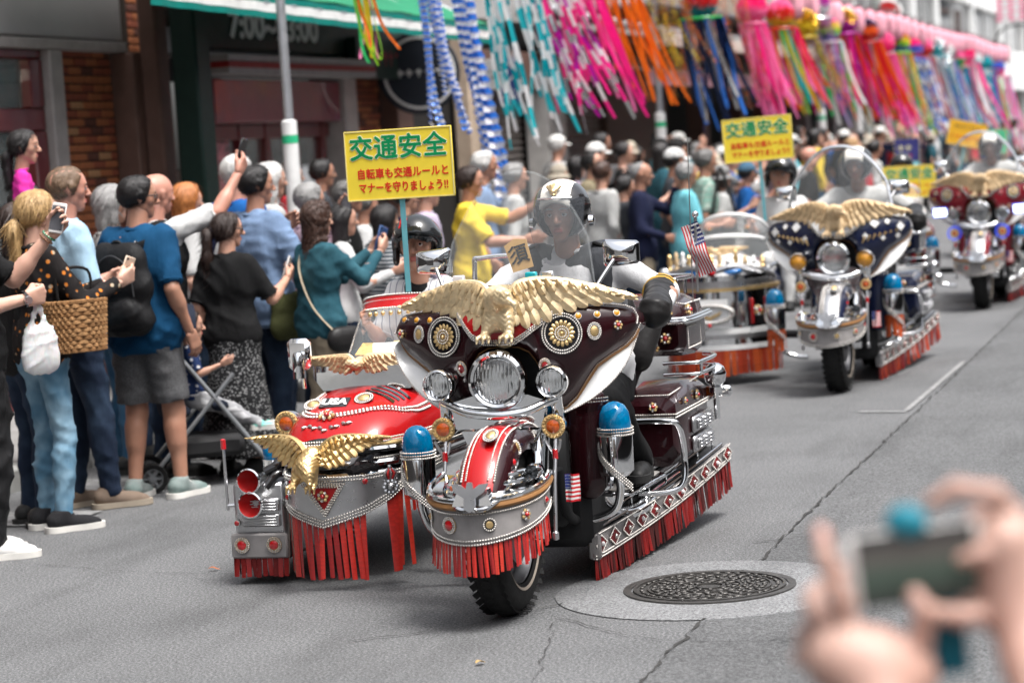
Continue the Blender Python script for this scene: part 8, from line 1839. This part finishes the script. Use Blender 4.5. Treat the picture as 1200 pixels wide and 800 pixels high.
# watch and bracelets on the man in black
for i, (lb, m, w_, off, nm) in enumerate((('black wristwatch on the man in track trousers', BLACKP, .010, -.075, 'wristwatch'), ('green bead bracelet on the wrist of the man in track trousers', M('jade_beads', (.02, .22, .11), .25, coat=.4), .007, -.08, 'bracelet'), ('brown bead bracelet beside the green one', M('wood_beads', (.20, .09, .04), .4), .007, -.10, 'bracelet'))):
    p, dr, pn, sd = p1['hands'][0 if i == 0 else 1]; c = p - pn * .03 + dr * off; x, y, _ = frame(dr); b_ = thing(nm, lb, 'watch' if i == 0 else 'bracelet', c); mb = MB()
    if i: beads(mb, arc((0, 0, 0), .033, 0, 2 * pi, 30, x, y), .006, closed=False)
    else: mb.add(*tube(arc((0, 0, 0), .032, 0, 2 * pi, 20, x, y)[:-1], .009, 6, closed=True))
    mb.build('band', m, b_)
    if i == 0: mb = MB(); mb.add(*lathe([(0, .006), (.019, .006), (.021, 0), (.021, -.008), (0, -.008)], 18, -pn * .036, -pn)); mb.build('watch_face', SATIN, b_)
# pushchair with a toddler
(sx_, sy_, _), _h = at(241, 560, 211); pc_ = thing('pushchair', 'dark folding pushchair with grey wheels behind the bare legs', 'pushchair', (sx_, sy_, 0), rad(-62)); GYM = M('pushchair_grey', (.24, .25, .26), .4, metal=.5)
for x in (-.22, .22):
    bar(pc_, [(x, .36, .09), (x, .05, .52), (x, -.16, .80), (x * .9, -.34, 1.02), (x * .85, -.44, 1.02)], .013, GYM, 'frame_tube', 8, 4); bar(pc_, [(x, -.30, .09), (x, .0, .42), (x, .18, .62)], .012, GYM, 'frame_tube', 8, 0)
    for y in (.38, -.30):
        for o_ in (-.035, .035):
            mb = MB(); mb.add(*lathe([(.055, -.014), (.078, -.016), (.082, 0), (.078, .016), (.055, .014)], 22, (x + o_, y, .082), (1, 0, 0), cap=False)); w_ = mb.build('wheel', RUBBER, pc_); mb = MB(); mb.add(*lathe([(0, -.012), (.02, -.012), (.02, .012), (0, .012)], 10, (x + o_, y, .082), (1, 0, 0)))
            for k in range(6): mb.add(*box((x + o_, y + .035 * cos(k * 1.047), .082 + .035 * sin(k * 1.047)), (.012, .05, .012), rotm(k * 1.047)))
            mb.add(*lathe([(.05, -.011), (.06, -.011), (.06, .011), (.05, .011)], 20, (x + o_, y, .082), (1, 0, 0), cap=False)); mb.build('hub', GYM, w_)
bar(pc_, [(-.22, .36, .12), (.22, .36, .12)], .010, GYM, 'cross_tube', 8, 0); bar(pc_, [(-.2, -.44, 1.02), (.2, -.44, 1.02)], .016, MATT, 'handle', 8, 0)
V, F = snet([cp((-.14, -.12, .42), (.14, -.12, .42), .06, .03, ax=[((0, 0, 1), .6)]), cp((-.14, .10, .44), (.14, .10, .44), .05, .03, ax=[((0, 0, 1), .6)]), cp((-.14, -.17, .45), (-.14, -.30, .86), .05, .04), cp((.14, -.17, .45), (.14, -.30, .86), .05, .04), cp((0, -.17, .45), (0, -.30, .86), .06, .08)], .016); mb = MB(); mb.add(V, F); mb.build('seat_fabric', cloth('pushchair_navy', (.014, .018, .03)), pc_, sharp=0)
V, F = gridsurf(lambda u, v: (.20 * sin((v - .5) * 3.0), -.30 + .30 * sin(u * 1.5), .84 + .18 * cos((v - .5) * 2.6) * (1 - .15 * u)), 9, 11, .01); mb = MB(); mb.add(V, F); mb.build('hood', MATS['pushchair_navy'], pc_); mb = MB(); mb.add(*box((0, .02, .22), (.36, .40, .12), bev=.03)); mb.build('basket', MATT, pc_)
cTd = cloth('navy_white_print', (.014, .028, .085), 'floral', (.5, .5, .52)); tod = person('toddler in navy and white print sitting in the pushchair with mint shoes', (sx_, sy_, 0), .86, rad(62), 1, ('short', 'dbrown'), (cTd, 'short', 0, .02), (cloth('grey_gingham', (.30, .30, .31), 'plaid', (.45, .45, .46)), 'long', 1.15), sMt, hip=(0, -.04, .50), feet=[(.08, .34, .27), (-.08, .34, .27)], knee=(0, .5, 1), q=2, sit=True, ra=(.08, .16, -.08), seed=4)
# a child's blue jeans leg pair etc. stay hidden behind; small litter on the road
for x, y, rz, m, lb in ((-4.35, 9.6, .4, M('leaf_orange', (.5, .14, .04), .7), 'scrap of orange paper lying on the asphalt at the left'), (-2.55, 7.75, 1.2, M('leaf_tan', (.45, .30, .12), .7), 'dry tan leaf lying on the asphalt in front of the wheel')):
    mb = MB(); mb.add(*gridsurf(lambda u, v: ((u - .5) * .05, (v - .5) * .022 * (1 - (2 * u - 1) ** 2 * .8), .010 + .006 * sin(u * 5)), 6, 3, .001)); mb.build('leaf', m, None, (x, y, .004), (0, 0, rz), label=lb, category='litter')
# card with a brushed character behind the windshield, odds and ends on the dash
wt = thing('wooden_tag', 'tan wooden tag with a brushed black character behind the windshield', 'tag', BK1 + A(-.005, .42, 1.335)); wt.rotation_euler = (0, rad(-14), rad(8)); mb = MB(); mb.add(*prism([(-.042, -.06), (.042, -.06), (.046, .05), (.0, .066), (-.046, .05)], .006, (0, -.003, 0), z=(0, -1, 0))); mb.build('tag_board', M('tag_wood', (.60, .37, .15), .6, var=.15), wt)
text('須', .078, (0, -.0045, -.002), (pi / 2, 0, 0), BLACKP, wt, bold=.001)
for x, c, lb in ((.10, 'aqua', 'small blue and white box on the dash strip'), (.165, 'silver', 'small grey box on the dash strip'), (-.19, 'white', 'small white box at the viewer-left end of the dash strip')):
    o = thing('dash_box', lb, 'box', BK1 + A(x, .215, 1.255)); mb = MB(); mb.add(*box((0, 0, 0), (.045, .025, .045), bev=.004)); mb.build('box_body', FC[c], o)

# ------------------------------------------------------------------ the person in front filming with a phone
g0 = atD(1075, 655, 2.42); rt3 = A(cos(YAW), sin(YAW), 0); fw3 = A(-sin(YAW), cos(YAW), 0); up3 = A(0, 0, 1)
def fp(px, py, d=0.): return atD(px, py, 2.42 + d)
bod = thing('person', 'person in the foreground filming the parade, only blurred hands and forearms in frame', 'person', (0, 0, 0))
def finger(pts, r0, r1): return [cp(pts[i], pts[i + 1], (r0 + (r1 - r0) * i / (len(pts) - 1), r0 + (r1 - r0) * (i + 1) / (len(pts) - 1)), .006) for i in range(len(pts) - 1)]
pr = []
# left hand: palm low, index along the phone's short edge, others behind it, thumb on the lower edge
pr += [cp(fp(985, 775), fp(1060, 790), (.036, .034), .03), cp(fp(1020, 780), fp(1040, 860, -.05), (.036, .031), .03), cp(fp(1040, 860, -.05), fp(1075, 1010, -.30), (.031, .042), .02)]
pr += finger([fp(1000, 760), fp(985, 700, -.005), fp(968, 655), fp(962, 622, .012)], .0115, .0085) + finger([fp(985, 765, .02), fp(955, 720, .03), fp(952, 700, .045), fp(985, 670, .055)], .0115, .009) + finger([fp(975, 775, .03), fp(945, 745, .05), fp(965, 720, .065), fp(1005, 700, .07)], .011, .0085) + finger([fp(965, 785, .03), fp(940, 770, .05), fp(965, 752, .07), fp(1000, 740, .075)], .010, .0075)
pr += finger([fp(1050, 780), fp(1078, 750, -.012), fp(1085, 718, -.018), fp(1072, 697, -.014)], .0135, .0095)
# right hand: index arched over the top edge, thumb on the near face, palm at the right
pr += [cp(fp(1180, 640), fp(1205, 700), (.034, .036), .03), cp(fp(1190, 700), fp(1215, 780, -.05), (.035, .030), .03), cp(fp(1215, 780, -.05), fp(1290, 990, -.30), (.030, .042), .02)]
pr += finger([fp(1195, 610), fp(1165, 578), fp(1120, 572), fp(1092, 588, .004)], .0115, .0088) + finger([fp(1195, 625, .02), fp(1168, 600, .05), fp(1145, 606, .06), fp(1130, 630, .06)], .0112, .0088) + finger([fp(1195, 650, .025), fp(1165, 650, .055), fp(1140, 660, .065), fp(1120, 670, .065)], .011, .0085) + finger([fp(1195, 690, .02), fp(1165, 705, .05), fp(1140, 705, .06), fp(1118, 700, .06)], .010, .0078)
pr += finger([fp(1185, 690), fp(1160, 720, -.014), fp(1125, 722, -.016), fp(1098, 718, -.012)], .0132, .0095) + finger([fp(1180, 660, -.01), fp(1150, 650, -.02), fp(1128, 655, -.016)], .010, .008)
# trunk, head and upper arms below the frame
lo = g0 - fw3 * .42; ch = A(lo[0] + .12, lo[1], .78); pr2 = [cp(ch - rt3 * .12, ch + rt3 * .12, .13, .06), cp(ch - up3 * .35 - rt3 * .1, ch - up3 * .35 + rt3 * .1, .14, .06), cp(ch + up3 * .10, ch + up3 * .22 + fw3 * .02, .055, .03), cp(ch + up3 * .31 + fw3 * .03, ch + up3 * .35 + fw3 * .03, .092, .03)]
for s_, wr in ((-1, fp(1075, 1010, -.30)), (1, fp(1290, 990, -.30))):
    sh_ = ch + rt3 * .17 * s_ + up3 * .04; pr2 += [cp(wr, sh_, (.042, .055), .03)]; pr2 += [cp(ch - up3 * .35 + rt3 * .1 * s_, A(ch[0], ch[1], .08) + rt3 * .12 * s_, (.09, .05), .04)]
V, F = snet(pr, .005); V2, F2 = snet(pr2, .02); mb = MB(); mb.add(V, F); mb.add(V2, F2); HSK = skin('skin_pink', (.42, .285, .235)); mb.build('body', HSK, bod, sharp=0)
V, F = snet([cp(ch - rt3 * .12, ch + rt3 * .12, .15, .06), cp(ch - up3 * .35 - rt3 * .1, ch - up3 * .35 + rt3 * .1, .16, .06)] + [cp(ch + rt3 * .17 * s_ + up3 * .04, wr + (ch - wr) * .2, (.075, .062), .03) for s_, wr in ((-1, fp(1075, 1010, -.30)), (1, fp(1290, 990, -.30)))], .02); mb = MB(); mb.add(V, F); mb.build('shirt', cPp, bod, sharp=0)
V, F = snet([cp(ch - up3 * .35 + rt3 * .1 * s_, A(ch[0], ch[1], .05) + rt3 * .12 * s_, (.11, .075), .04) for s_ in (-1, 1)], .02); mb = MB(); mb.add(V, F); mb.build('trousers', cDk, bod, sharp=0)
V, F = snet([cp(ch + up3 * .32, ch + up3 * .37 + fw3 * .01, .105, .03, clip=[(ch + up3 * .3 + fw3 * .06, fw3 - up3 * .3)])], .016); mb = MB(); mb.add(V, F); mb.build('hair', HC['dbrown'], bod, sharp=0)
# fingernails
mb = MB()
for a, b_ in ((fp(962, 622, .012), fp(968, 655)), (fp(1072, 697, -.014), fp(1085, 718, -.018)), (fp(1098, 718, -.012), fp(1125, 722, -.016))): d_ = unit(b_ - a); x, y, _ = frame(-d_, -fw3); mb.add(*ball(a + d_ * .003 - fw3 * .006, (.006, .004, .008), 8, 6, np.stack([x, y, -d_], 1)))
mb.build('fingernail', M('nail_pink', (.62, .36, .32), .25, coat=.3), bod)
fphone = thing('phone', 'white edged phone held sideways by the blurred foreground hands', 'phone', tuple((fp(1000, 672) + fp(1148, 652)) / 2)); a_, b_ = fp(1000, 672), fp(1148, 652); xx = unit(b_ - a_); zz = unit(np.cross(xx, up3) * 1.); yy = np.cross(zz, xx); yy = unit(yy); orient(fphone, xx, yy, unit(np.cross(xx, yy)), (a_ + b_) / 2); L_ = np.linalg.norm(b_ - a_) + .012
mb = MB(); mb.add(*box((0, 0, 0), (L_, .076, .010), bev=.005)); mb.build('case', MATS['phone_case_white'], fphone)
g = N('phone_live_screen'); v = g.coord(); zz_ = g.sep(v); ph_ = g.ramp(g.math('ADD', g.math('MULTIPLY', zz_[1], 9.), .5), [(.2, (.02, .022, .02)), (.45, (.035, .05, .04)), (.62, (.06, .055, .05)), (.8, (.02, .02, .02))]); g.set(col=ph_, rough=.15, emit=ph_, estr=.35)
for s_ in (-1, 1): mb = MB(); mb.add(*box((-.008 * 0, .0, .0058 * s_), (L_ * .86, .0735, .0012), bev=.0004)); mb.build('screen', g.m, fphone)
mb = MB(); mb.add(*box((.025, -.075, -.006), (.036, .085, .006), bev=.003)); mb.build('case_flap', M('flap_teal', (.01, .13, .18), .5), fphone)
ck = thing('phone_grip', 'round blurred teal charm above the foreground phone', 'charm', tuple(fp(1062, 612, .0))); mb = MB(); mb.add(*ball((0, 0, 0), (.022, .012, .018), 14, 10)); mb.build('charm_body', M('charm_teal', (.02, .20, .27), .4), ck); bar(ck, [(.0, 0, -.012), (.005, 0, -.03)], .003, MATT, 'cord', 6, 0)
# ------------------------------------------------------------------ lettering becomes mesh
_fonts = [o for o in S.objects if o.type == 'FONT']
if _fonts:
    bpy.context.view_layer.update(); _dg = bpy.context.evaluated_depsgraph_get()
    for o in _fonts:
        me = bpy.data.meshes.new_from_object(o.evaluated_get(_dg), depsgraph=_dg)
        n = bpy.data.objects.new('lettering', me); COL.objects.link(n)
        n.parent = o.parent; n.location = o.location; n.rotation_euler = o.rotation_euler; n.scale = o.scale
        bpy.data.objects.remove(o)
